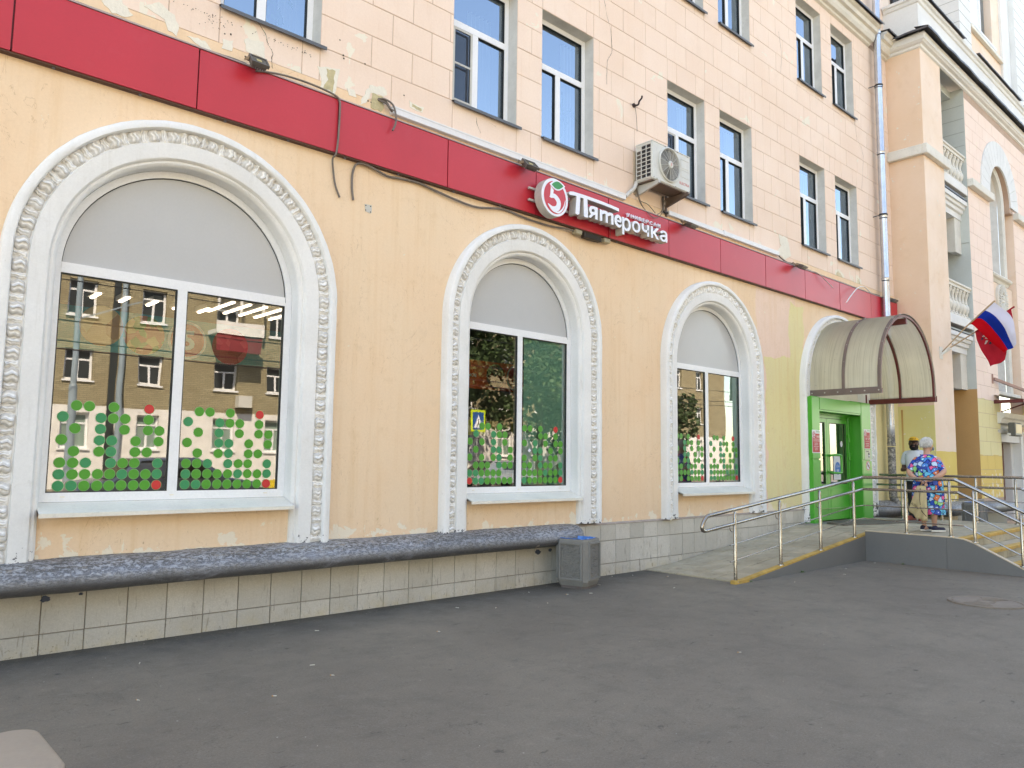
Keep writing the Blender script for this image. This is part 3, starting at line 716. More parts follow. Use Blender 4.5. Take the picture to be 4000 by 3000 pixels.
def archivolt(A, zb, individual, h=.12, seedn=1):
    cx, zc, ri, ro = A['cx'], A['zc'], A['ri'], A['ro']; w = ro-ri; k = w/.38
    prof = [(0,.11),(0,-.015),(.008,-.035),(.028,-.048),(.046,-.046),(.052,-.064),(.064,-.078),(.075,-.080),(.19*k,-.086),(.195*k,-.068),(.205*k,-.062),(.300*k,-.062),(.306*k,-.112),(.315*k,-.122),(.345*k,-.124),(.372*k,-.114),(w,-.10),(w,.002)]
    J, N = 34, 72; m = MB(); cols = []
    for side in (0,):
        stn = [('j', -1, zb+(zc-zb)*i/J) for i in range(J)]+[('a', math.pi-math.pi*i/N, 0) for i in range(N+1)]+[('j', 1, zc-(zc-zb)*i/J) for i in range(1, J+1)]
    rows = []
    for si, s in enumerate(stn):
        row = []
        for pi_, (dr, y) in enumerate(prof):
            r = ri+dr
            if s[0] == 'j': p = Vector((cx+s[1]*r, y, s[2]))
            else: p = Vector((cx+r*math.cos(s[1]), y, zc+r*math.sin(s[1])))
            if 1 <= pi_ < len(prof)-1:
                q = noise.noise(p*3.1+Vector((seedn,0,0)))*.005+noise.noise(p*11)*.0035
                rough = .007 if pi_ in (12, 13, 14, 15) else .0015
                q += noise.noise(p*26)*rough
                p.y += q; 
                if s[0] == 'j': p.x += noise.noise(p*9)*.003*(1 if pi_ > 11 else .6)
                else: p += Vector((math.cos(s[1]),0,math.sin(s[1])))*noise.noise(p*9)*.004
            row.append(p)
        rows.append(row)
    n = len(prof); vs = [p for r in rows for p in r]; fs = []
    for i in range(len(rows)-1):
        for j in range(n-1): fs.append((i*n+j, i*n+j+1, (i+1)*n+j+1, (i+1)*n+j))
    for r0 in (0, len(rows)-1): fs.append(tuple(r0*n+j for j in range(n)))
    m.add(vs, fs); o = m.build('arch_surround', M['white'], house, smooth=38)
    # leaves along the channel
    rm = ri+.2525*k; L = 2*(zc-zb)+math.pi*rm; cnt = int(L/.084); acc = MB()
    for i in range(cnt):
        t = (i+.5)/cnt*L
        if t < zc-zb: pos = Vector((cx-rm, -.064, zb+t)); rad_ = Vector((-1,0,0))
        elif t < zc-zb+math.pi*rm:
            a = math.pi-(t-(zc-zb))/rm; rad_ = Vector((math.cos(a),0,math.sin(a))); pos = Vector((cx,-.064,zc))+rad_*rm
        else: pos = Vector((cx+rm, -.064, zc-(t-(zc-zb)-math.pi*rm))); rad_ = Vector((1,0,0))
        tan = Vector((0,1,0)).cross(rad_)
        if rad_.x > 0: pass
        X = rad_ if i % 2 else rad_; Z = X.cross(Vector((0,1,0)))
        sx, sy, sz = k*R.uniform(.9,1.08), R.uniform(.5,.9), R.uniform(.9,1.15)
        me = LEAVES[R.randrange(4)] if i % 2 == 0 else LEAVES[4+R.randrange(3)]
        if i % 2 == 0 : sz *= 1.22
        else: sz *= .82
        j = R.uniform(-.11,.11)
        Mx = Matrix(((X.x*sx, 0, Z.x*sz, pos.x),(0, sy, 0, pos.y),(X.z*sx, 0, Z.z*sz, pos.z),(0,0,0,1))) @ Matrix.Rotation(j, 4, 'Y')
        if individual:
            b = bpy.data.objects.new('carved_leaf', me); COL.objects.link(b); b.parent = o; b.matrix_world = Mx
        else: acc.add([Mx @ v.co for v in me.vertices], [list(p.vertices) for p in me.polygons])
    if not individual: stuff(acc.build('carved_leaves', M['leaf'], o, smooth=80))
    return o
for i, A in enumerate(ARCH): archivolt(A, .70 if i < 2 else .682, i < 2, seedn=i*5)
archivolt(DOOR, .45, False, seedn=23)

# ---- shop windows
DOTS = {  # bottom row first; t teal, g green, r red
 'std': ['ttggggggr', 'tggggtggt', 'ggg.tgg.t', '.g.gt.gg.', 'g..tt.g.g', '.g.t.g.gg', 't..tgg.g.', '.gg.g..r.'],
 'w1l': ['ttggggggr', 'tggggtggt', 'ggt.tgg.t', '.g.gt.gg.', 'g..tt.g.g', '.g.t.g.gg', 't..tgg.g.', '.gg.g..r.'],
 'w2l': ['rttggggg', 'ttgggg..', '.ggg.tgg', 'g.g.gt.g', '.g..tt.g', 'g.g.t.g.', '.t..tgg.', '..gg.g..'],
 'w2r': ['tggggggr', 'ggggtggt', 'gg.tgg.t', 'g.gt.gg.', '..tt.g.g', 'g.t.g.gg', '...gg.g.', 'gg.g..r.'],
 'w3l': ['.tg.ggggr', 'tggggtggt', 'ggg.tgg.t', '.g.gt.gg.', 'g..tt.g.g', '.g.t.g.gg', '...tgg.g.', '.gg.g..r.']}
def dot_mesh(mat):
    m = MB(); r = .040; n = 24; y = -.0012
    m.add([(r*math.cos(2*math.pi*i/n), y, r*math.sin(2*math.pi*i/n)) for i in range(n)], [tuple(range(n))], 0)
    r2 = .0435; m.add([(r2*math.cos(2*math.pi*i/n), 0, r2*math.sin(2*math.pi*i/n)) for i in range(n)], [tuple(range(n))], 1)
    return m.mesh('round_sticker', [mat, M['dotrim']], recalc=False)
DM = {'g': dot_mesh(M['dotg']), 't': dot_mesh(M['dott']), 'r': dot_mesh(M['dotr'])}
def shop_window(A, zb, panes, xg0, xg1, mull, ztr, zg0, sillz, label):
    cx, zc, ri = A['cx'], A['zc'], A['ri']; y = .10
    f = MB(); R_o = ri-.002; R_i = ri-.062; mz = ztr+.085
    # outer frame: jambs, bottom rail, transom, mullion, arched head
    f.box(cx-R_o, xg0, y, y+.07, zb, zc); f.box(xg1, cx+R_o, y, y+.07, zb, zc)
    f.box(xg0, xg1, y, y+.07, zb, zg0); f.box(xg0, xg1, y-.003, y+.068, ztr, mz)
    f.box(mull-.041, mull+.041, y-.002, y+.066, zg0, ztr)
    N = 40; vs = []; fs = []
    for i in range(N+1):
        a = math.pi*i/N; c, s = math.cos(a), math.sin(a)
        vs += [(cx+R_o*c, y, zc+R_o*s), (cx+R_i*c, y, zc+R_i*s), (cx+R_i*c, y+.05, zc+R_i*s), (cx+R_o*c, y+.05, zc+R_o*s)]
    for i in range(N):
        for j in range(4): fs.append((i*4+j, i*4+(j+1) % 4, (i+1)*4+(j+1) % 4, (i+1)*4+j))
    f.add(vs, fs)
    w = f.build('shop_window', M['pvc'], house, smooth=30)
    dr = MB()   # drain caps on the bottom rail
    for q in (xg0+.12, mull, xg1-.12): dr.box(q-.016, q+.016, y-.006, y, zb+.035, zb+.045)
    dr.build('drain_cap', M['sillmetal'], w)
    p = MB(); p.prism([(xg0+.0, mz)]+[(cx+(R_i-.001)*math.cos(math.pi-math.pi*i/N), max(mz, zc+(R_i-.001)*math.sin(math.pi-math.pi*i/N))) for i in range(N+1)]+[(xg1, mz)], y+.022, y+.035)
    p.build('blank_panel', M['greypanel'], w)
    s = MB(); e = .009     # seals
    for a, b in ((xg0, mull-.041), (mull+.041, xg1)):
        s.box(a, a+e, y+.004, y+.02, zg0, ztr); s.box(b-e, b, y+.004, y+.02, zg0, ztr); s.box(a+e, b-e, y+.004, y+.02, zg0, zg0+e); s.box(a+e, b-e, y+.004, y+.02, ztr-e, ztr)
    vs = []; fs = []
    for i in range(N+1):
        a = math.pi*i/N; c, s_ = math.cos(a), math.sin(a); vs += [(cx+(R_i+.0005)*c, y+.018, zc+(R_i+.0005)*s_), (cx+(R_i-.008)*c, y+.018, zc+(R_i-.008)*s_)]
    for i in range(N): fs.append((i*2, i*2+1, i*2+3, i*2+2))
    s.add(vs, fs); s.build('seal', M['seal'], w)
    for (a, b, pat, x0, pitch) in panes:
        g = MB(); g.add([(a, y+.02, zg0), (b, y+.02, zg0), (b, y+.02, ztr), (a, y+.02, ztr)], [(0,1,2,3)])
        g.build('glass_pane', M['glass'], w, recalc=False)
        for r_, row in enumerate(DOTS[pat]):
            for c_, ch in enumerate(row):
                if ch == '.': continue
                link('round_sticker', DM[ch], w, (x0+c_*pitch+R.uniform(-.0015,.0015), y+.0175, 1.257+.0918*r_+R.uniform(-.001,.001)))
    # sheet metal sill and the painted infill below
    q = MB(); x0, x1 = cx-ri+.004, cx+ri-.004; sz = sillz
    q.add([(x0, y, zb-.002), (x1, y, zb-.002), (x1, -.125, sz), (x0-.02, -.135, sz+.004), (x0-.02, -.135, sz-.028), (x1, -.125, sz-.03), (x1, -.117, sz-.03), (x0-.02, -.127, sz-.028), (x0-.015,-.120,sz-.006), (x1,-.115,sz-.006), (x0, 0, sz+.03), (x1, 0, sz+.03)],
          [(0,1,2,3),(3,2,5,4),(4,5,6,7),(7,6,9,8),(8,9,11,10)])
    q.build('window_sill', M['sillmetal'], house)
    return w
w1 = shop_window(ARCH[0], 1.132, [(1.394,2.306,'w1l',1.483,.0924),(2.388,3.313,'w1l',2.461,.0934)], 1.394, 3.313, 2.347, 2.962, 1.205, 1.055, '')
w2 = shop_window(ARCH[1], 1.112, [(5.604,6.395,'w2l',5.675,.0909),(6.477,7.281,'w2r',6.547,.0917)], 5.604, 7.281, 6.437, 3.035, 1.185, 1.035, '')
w3 = shop_window(ARCH[2], 1.122, [(9.62,10.484,'w3l',9.655,.0932),(10.566,11.485,'std',10.651,.0935)], 9.62, 11.485, 10.525, 2.938, 1.190, 1.035, '')
def paper_note():
    m = MB(); m.prism([(-.030,0),(0,-.022),(.032,.004),(.004,.026)], -.001, 0); m.build('paper_scrap', M['signwhite'], w2, loc=(6.628, .116, 1.257+.0918*4))
paper_note()

# ---- plinth tiles
def tiles():
    g = .0019; y = -.03; n = 0; acc = MB(); items = []
    cols = []; x = 7.811-.3055*46
    while x < 13.6: cols.append(x); x += .3055
    for xa in cols:
        xb = xa+.3055
        if xb > 13.62: xb = 13.62
        if xb < .0: continue
        rows = [(-.15,.152),(.152,.452)] + ([(.452,.672)] if xa > 7.1 else [(.452,.60)])
        for k, (za, zb) in enumerate(rows):
            items.append((xa, xb, za, zb))
    for (xa, xb, za, zb) in items:
        m = MB(); q = R.uniform(-.0015, .0012); c = .003
        v = [(xa+g, y+.014, za+g), (xb-g, y+.014, za+g), (xb-g, y+.014, zb-g), (xa+g, y+.014, zb-g), (xa+g+c, y+q, za+g+c), (xb-g-c, y+q+R.uniform(-.001,.001), za+g+c), (xb-g-c, y+q, zb-g-c), (xa+g+c, y+q, zb-g-c)]
        m.add(v, [(4,5,6,7),(0,1,5,4),(1,2,6,5),(2,3,7,6),(3,0,4,7)]); m.build('wall_tile', M['tile'], house)
    # sloping tiled cap right of the ledge
    m = MB(); x = 7.2
    while x < 13.6:
        xb = min(x+.3055, 13.62); m.add([(x+g, -.034, .672), (xb-g, -.034, .672), (xb-g, .0, .690), (x+g, .0, .690), (x+g, -.034, .660), (xb-g, -.034, .660)], [(0,1,2,3),(0,4,5,1)]); x += .3055
    m.build('tile_cap', M['tilecap'], house)
    MB().box(13.62, 13.64, -.04, .0, 0, .69).build('tile_edge', M['tilecap'], house)
tiles()

# ---- rounded ledge (boxed heating pipe) along the plinth
def ledge_section(dep, zt, zb):
    P = [(0.03, zt+.012)]; r = (zt-zb)/2*.92
    P += [(-dep*.35, zt+.004), (-dep*.62, zt-.012)]
    cxr = -dep+r; cz = zt-.02-r
    for i in range(9):
        a = rad(75-i*20); P.append((cxr-r*math.cos(a), cz+r*math.sin(a)))
    P += [(-dep*.45, zb+.0), (-.02, zb-.012)]
    return P
def ledge(path, dep, zt, zb, name, parent, steps=18, endcap=True, seed=0):
    """sweep along x,y path (list of (x,y,nx,ny)) with outward normal n"""
    sec = ledge_section(dep, zt, zb); m = MB(); rings = []
    L = 0; pts = []
    for i in range(len(path)-1):
        a, b = Vector(path[i][:2]), Vector(path[i+1][:2]); na, nb = Vector(path[i][2:]), Vector(path[i+1][2:])
        n = max(1, int((b-a).length/.09))
        for k in range(n): pts.append((a.lerp(b, k/n), na.lerp(nb, k/n)))
    pts.append((Vector(path[-1][:2]), Vector(path[-1][2:])))
    tot = len(pts)
    for i, (p, nn) in enumerate(pts):
        ring = []
        k = 1.0
        if endcap:
            e = min(i, tot-1-i)*.09 if endcap == 2 else (tot-1-i)*.09
            if e < .24: k = max(.05, math.sqrt(max(0, 1-((.24-e)/.24)**2)))*.96+.04
        for (d, z) in sec:
            dd = d*k if d < 0 else d; zc_ = (zt+zb)/2
            q = Vector((p.x-nn.x*dd*1.0*(-1)*-1, p.y-nn.y*dd, z))
            q = Vector((p.x+nn.x*(-dd), p.y+nn.y*(-dd), zc_+(z-zc_)*(.72+.28*k)))
            w_ = Vector((q.x+seed, q.y, q.z))
            q += Vector((nn.x, nn.y, .6)) * (noise.noise(w_*2.2)*.012+noise.noise(w_*9)*.005+noise.noise(w_*25)*.0025)
            ring.append(q)
        rings.append(ring)
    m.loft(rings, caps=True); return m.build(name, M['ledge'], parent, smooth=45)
# ends at x=7.36
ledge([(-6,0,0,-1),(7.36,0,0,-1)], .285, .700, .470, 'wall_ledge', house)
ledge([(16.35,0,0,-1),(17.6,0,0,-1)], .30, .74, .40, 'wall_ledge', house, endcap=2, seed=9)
MB().box(16.1, 17.93, -.06, .0, 0, .6).build('plinth', M['concrete'], house)

# ---- facade cornice and the wall above it
def upper_parts():
    MB().box(-6, 17.93, .02, .3, HB+.1, 16.6).build('attic_wall', M['upper'], house)
    m = MB(); sec = [(0, HB-.02), (-.05, HB), (-.06, HB+.04), (-.12, HB+.055), (-.16, HB+.12), (-.17, HB+.20), (-.23, HB+.215), (-.25, HB+.29), (-.30, HB+.31), (-.31, HB+.36), (0, HB+.38)]
    for xa, xb in ((-6, 16.98), (17.28, 17.93)):
        m.prism([(p[0], p[1]) for p in sec], xa, xb, 'x')
    m.build('cornice', M['cream'], house)
    f = MB()
    for xa, xb in ((-6, 16.99), (17.27, 17.95)):
        n = int((xb-xa)/.3)+1
        f.grid(lambda u, v: (xa+(xb-xa)*u, -.37*(1-v)+.02*v, HB+.385+.05*v+.012*noise.noise(Vector((xa+(xb-xa)*u*1.5, 3, 0)))), n, 1)
        f.grid(lambda u, v: (xa+(xb-xa)*u, -.372, HB+.385-.04*v+.012*noise.noise(Vector((xa+(xb-xa)*u*1.5, 3, 0)))), n, 1)
    f.build('cornice_flashing', M['flash'], house)
    m = MB(); m.box(-6, 17.93, -.55, 12, 16.6, 16.9); m.box(-6, 17.93, 11.7, 12, 0, 16.6); m.box(-6.3, -6, 0, 12, 0, 16.6); m.build('roof', M['cream'], house)
upper_parts()

def wall_wear():
    """plaster repairs, cracks and old fixings on the upper wall just above the fascia"""
    fill = simple('pale_filler', C8(232,226,212), .9, var=.06, nscale=9, bumpS=.6, bscale=60); oliv = simple('bare_render', C8(196,184,146), .95, var=.16, nscale=22, bumpS=.8, bscale=70); dk = simple('old_hole', C8(70,58,50), .9)
    def ragged(P, y, k, name, mat):
        out = []; n = len(P)
        for i in range(n):
            a, b = Vector((P[i][0], P[i][1])), Vector((P[(i+1) % n][0], P[(i+1) % n][1])); s_ = max(2, int((b-a).length/.03)); d = (b-a).normalized(); q = Vector((-d.y, d.x))
            for j in range(s_): p = a.lerp(b, j/s_)+q*R.uniform(-k, k); out.append((p.x, p.y))
        MB().prism(out, y, y+.006).build(name, mat, house)
    W_ = [[(3.505,5.424),(3.749,5.497),(3.734,5.349),(3.704,5.215),(3.542,5.213),(3.551,5.338)], [(4.118,5.443),(4.293,5.49),(4.334,5.412),(4.29,5.379),(4.137,5.364),(4.078,5.245),(4.002,5.197),(4.016,5.252)], [(3.845,5.319),(3.936,5.336),(3.96,5.261),(3.863,5.25)],
          [(1.525,5.277),(1.669,5.34),(1.776,5.247),(1.747,5.212),(1.616,5.20)], [(1.852,5.372),(1.974,5.448),(2.107,5.386),(2.155,5.311),(2.139,5.208),(2.062,5.225),(2.025,5.304)], [(2.226,5.243),(2.384,5.258),(2.458,5.188),(2.365,5.177)], [(2.747,5.426),(2.935,5.462),(2.955,5.303),(2.765,5.307)],
          [(12.734,5.651),(13.063,5.648),(13.192,5.334),(12.948,5.216),(12.673,5.306),(12.818,5.453)], [(2.545,5.333),(2.635,5.362),(2.633,5.256),(2.544,5.246)], [(4.62,5.44),(4.83,5.43),(4.80,5.36),(4.64,5.38)]]
    for p in W_: ragged(p, -.0045, .010, 'filler_patch', fill)
    for p in [[(3.604,5.439),(3.70,5.455),(3.694,5.365),(3.68,5.222),(3.575,5.228),(3.623,5.336)], [(4.152,5.37),(4.286,5.37),(4.291,5.234),(4.26,5.20),(4.142,5.205),(4.139,5.308)], [(4.66,5.42),(4.79,5.405),(4.78,5.375),(4.66,5.39)]]: ragged(p, -.0065, .009, 'bare_patch', oliv)
    m = MB()
    for P in ([(2.876,5.632),(2.943,5.556),(2.974,5.465),(3.029,5.395),(3.02,5.301),(3.036,5.235)], [(7.906,8.054),(7.962,7.847),(8.046,7.65),(8.074,7.391),(8.046,7.284),(7.973,7.16),(7.962,6.814)], [(5.584,5.56),(5.606,5.471),(5.656,5.391)], [(16.141,8.893),(16.206,8.569),(16.504,8.253),(16.478,7.899),(16.377,7.414)], [(5.35,5.562),(5.544,5.555),(5.744,5.57),(5.9,5.54)], [(12.9,9.6),(13.0,9.2),(12.95,8.8)]):
        q = catmull([(x, 0, z) for x, z in P], 6); w = .0028; vs = []
        for i, p in enumerate(q): e = w*R.uniform(.4, 1.5); p = p+Vector((R.uniform(-.006,.006), 0, 0)); vs += [(p.x-e, -.0032, p.z), (p.x+e, -.0032, p.z)]
        m.add(vs, [(2*i, 2*i+1, 2*i+3, 2*i+2) for i in range(len(q)-1)])
    stuff(m.build('crack', dk, house, recalc=False))
    m = MB(); H_ = [(3.787,5.653),(3.795,5.623),(4.047,5.658),(4.099,5.266),(4.134,5.264),(4.267,5.291),(4.548,5.482),(3.743,5.803),(2.559,5.394),(2.615,5.412),(3.36,5.52)]
    for k in range(60): t_ = R.random(); H_.append((2.08+1.35*t_, 5.52+R.gauss(0, .012)))
    for k in range(26): H_.append((R.gauss(2.46,.05), R.gauss(5.47,.035)))
    for i, (x, z) in enumerate(H_):
        r = R.uniform(.006,.012) if i < 11 else R.uniform(.002,.006); m.add([(x+r*math.cos(a)*R.uniform(.7,1.2), -.0052, z+r*math.sin(a)) for a in [1.047*j for j in range(6)]], [tuple(range(6))])
    stuff(m.build('plaster_pitting', dk, house, recalc=False))
wall_wear()

def splats():
    sp = simple('dark_blue_paint', C8(66,74,92), .6)
    for (x, z, r) in ((1.42,.412,.030),(1.66,.425,.014),(6.65,.395,.040),(6.86,.405,.024),(.62,.33,.012)):
        P = [(x+r*math.cos(a)*R.uniform(.8,1.5), z+r*math.sin(a)*R.uniform(.6,1.0)) for a in [6.283*i/16 for i in range(16)]]
        MB().prism(P, -.0335, -.0305).build('paint_splat', sp, house)
splats()
# ------------------------------------------------------------------ shop interior seen through the glass
def interior():
    t = NT('interior_wall'); t.bsdf(C8(120,118,112), .9); wallm = t.m
    m = MB(); open_room(m, -5.5, 13.2, .26, 7.0, .35, 4.7); m.build('shop_room', wallm, house)
    fl = simple('shop_floor', C8(150,146,138), .4)
    MB().box(-5.4, 13.1, .3, 6.9, .36, .40).build('shop_floor', fl, house)
    def emit(n, col, st):
        t = NT(n); e = t.n('ShaderNodeEmission'); e.inputs[0].default_value = col; e.inputs[1].default_value = st; t.l(e.outputs[0], t.out.inputs[0]); return t.m
    tube = emit('ceiling_tube', (1, .80, .76, 1), 1.9)
    shade = simple('shade', C8(200,200,196), .5)
    k = 0
    for (x, y0, y1, z) in [(2.55+.34*i, 3.6, 4.05, 3.52) for i in range(5)]+[(4.25+.24*i, 3.6, 4.6, 3.66) for i in range(5)]+[(1.5+.9*i, .5, .9, 3.9) for i in range(4)]+[(5.6+.8*i, .5, .9, 3.9) for i in range(3)]+[(7.3+.5*i, 2.2, 3.2, 3.9) for i in range(3)]+[(10.5+.5*i, 2.2, 3.2, 3.9) for i in range(3)]:  # the two rows just behind the glass are added unseen to light the banners
        q = empty('ceiling_or_fill_light', 'ceiling strip light behind the '+('left pane of the first window' if x < 4.0 else 'right pane of the first window' if x < 6 else 'left pane of the second window' if x < 9 else 'third window'), 'ceiling light', (x, (y0+y1)/2, z), 'ceiling strip lights in the shop'); h = (y1-y0)/2
        MB().box(-.05, .05, -h, h, 0, .06).build('housing', shade, q); MB().box(-.018, .018, -h+.03, h-.03, -.02, -.001).build('tube', tube, q)
    teal = simple('teal_banner', C8(70,168,178), .6); orange = simple('orange_banner', C8(236,96,48), .6)
    ban = empty('hanging_banner', 'teal banner with round food pictures hanging inside the first shop window', 'banner', (0,0,0))
    MB().box(1.0, 4.6, 1.05, 1.07, 2.47, 2.87).build('cloth', teal, ban)
    def disc(x, z, r, mat, y=1.045, sx=1):
        m = MB(); n = 28; m.add([(x+sx*r*math.cos(6.2832*i/n), y, z+r*math.sin(6.2832*i/n)) for i in range(n)], [tuple(range(n))]); return m.build('picture', mat, ban)
    def food(nm, c1, c2, c3, s_):
        t = NT(nm); P = t.pos(); v = t.n('ShaderNodeTexVoronoi'); v.inputs['Scale'].default_value = s_; t.l(P, v.inputs['Vector']); cr = t.xyz(v.outputs['Color'])[0]
        c = t.mix(t.math('GREATER_THAN', cr, .4), c1, c2); c = t.mix(t.math('GREATER_THAN', cr, .75), c, c3); t.bsdf(c, .6); return t.m
    disc(1.95, 2.71, .19, food('bread_picture', C8(226,170,120), C8(206,140,90), C8(236,196,150), 6)); disc(2.33, 2.665, .19, food('vegetable_picture', C8(214,120,80), C8(120,160,70), C8(230,190,120), 14))
    disc(2.74, 2.66, .19, M['signwhite']); disc(2.74, 2.66, .165, M['signred'], 1.04); disc(3.18, 2.645, .19, food('berry_picture', C8(200,40,50), C8(176,24,40), C8(220,90,90), 12))
    fit_text('numeral', '5', 2.67, 2.81, 2.56, 2.76, 1.035, .002, M['signwhite'], ban, offset=.03)
    b2 = empty('hanging_banner', 'orange banner with dark food picture hanging inside the second shop window', 'banner', (0,0,0))
    MB().box(5.2, 7.42, 1.10, 1.12, 2.455, 2.84).build('cloth', orange, b2)
    n = 28
    for (x, r, mt) in ((6.91, .17, food('meat_picture', C8(96,44,34), C8(130,60,40), C8(60,36,30), 10)), (7.30, .19, M['signwhite']), (7.30, .165, M['signred'])):
        m = MB(); yy = 1.09-.002*(r == .165); m.add([(x+r*math.cos(6.2832*i/n), yy, 2.645+r*math.sin(6.2832*i/n)) for i in range(n)], [tuple(range(n))]); m.build('picture', mt, b2)
    text_on('lettering', 'ное', 6.50, 2.61, 1.095, .06, M['signwhite'], b2)
    fit_text('numeral', '5', 7.23, 7.37, 2.55, 2.74, 1.08, .002, M['signwhite'], b2, offset=.03)
    # shelves with produce boxes and price cards
    wood = simple('shelf', C8(90,70,60), .7); pr = [simple('produce_a', C8(140,36,40), .6), simple('produce_b', C8(60,90,50), .6), simple('produce_c', C8(60,50,46), .6)]
    for j, x0 in enumerate((5.3, 7.0, 9.2)):
        q = empty('produce_shelf', ['dark produce shelf behind the left pane of the second window', 'dark produce shelf behind the right pane of the second window', 'dark produce shelf behind the third window'][j], 'shelf', (x0, .9, .4), 'produce shelves in the shop')
        m = MB(); 
        for k in range(4): m.box(0, 1.6, .05, .6, .35*k, .35*k+.03)
        m.box(0, .03, .05, .6, 0, 1.4); m.box(1.57, 1.6, .05, .6, 0, 1.4); m.build('rack', wood, q)
        for k in range(3):
            m = MB()
            for i in range(5): m.box(.06+.3*i, .32+.3*i, .08, .5, .35*k+.03, .35*k+R.uniform(.12,.24))
            m.build('crate', pr[(j+k) % 3], q)
        m = MB()
        for i in range(7): m.box(.05+.22*i, .19+.22*i, .02, .025, 1.42, 1.62)
        m.build('price_card', simple('price_card', C8(226,206,110), .6) , q)
    # teal frosted film on the right panes of windows two and three
    film = NT('teal_film_sheet'); d = film.n('ShaderNodeBsdfDiffuse'); d.inputs[0].default_value = C8(150,196,188); film.l(d.outputs[0], film.out.inputs[0])
    for (a, b, z0, z1, w) in ((6.55, 7.27, 1.2, 3.03, w2), (11.15, 11.48, 1.2, 2.93, w3)):
        m = MB(); m.add([(a, .150, z0), (b, .150, z0), (b, .150, z1), (a, .150, z1)], [(0,1,2,3)]); m.build('window_film', film.m, w, recalc=False)
interior()

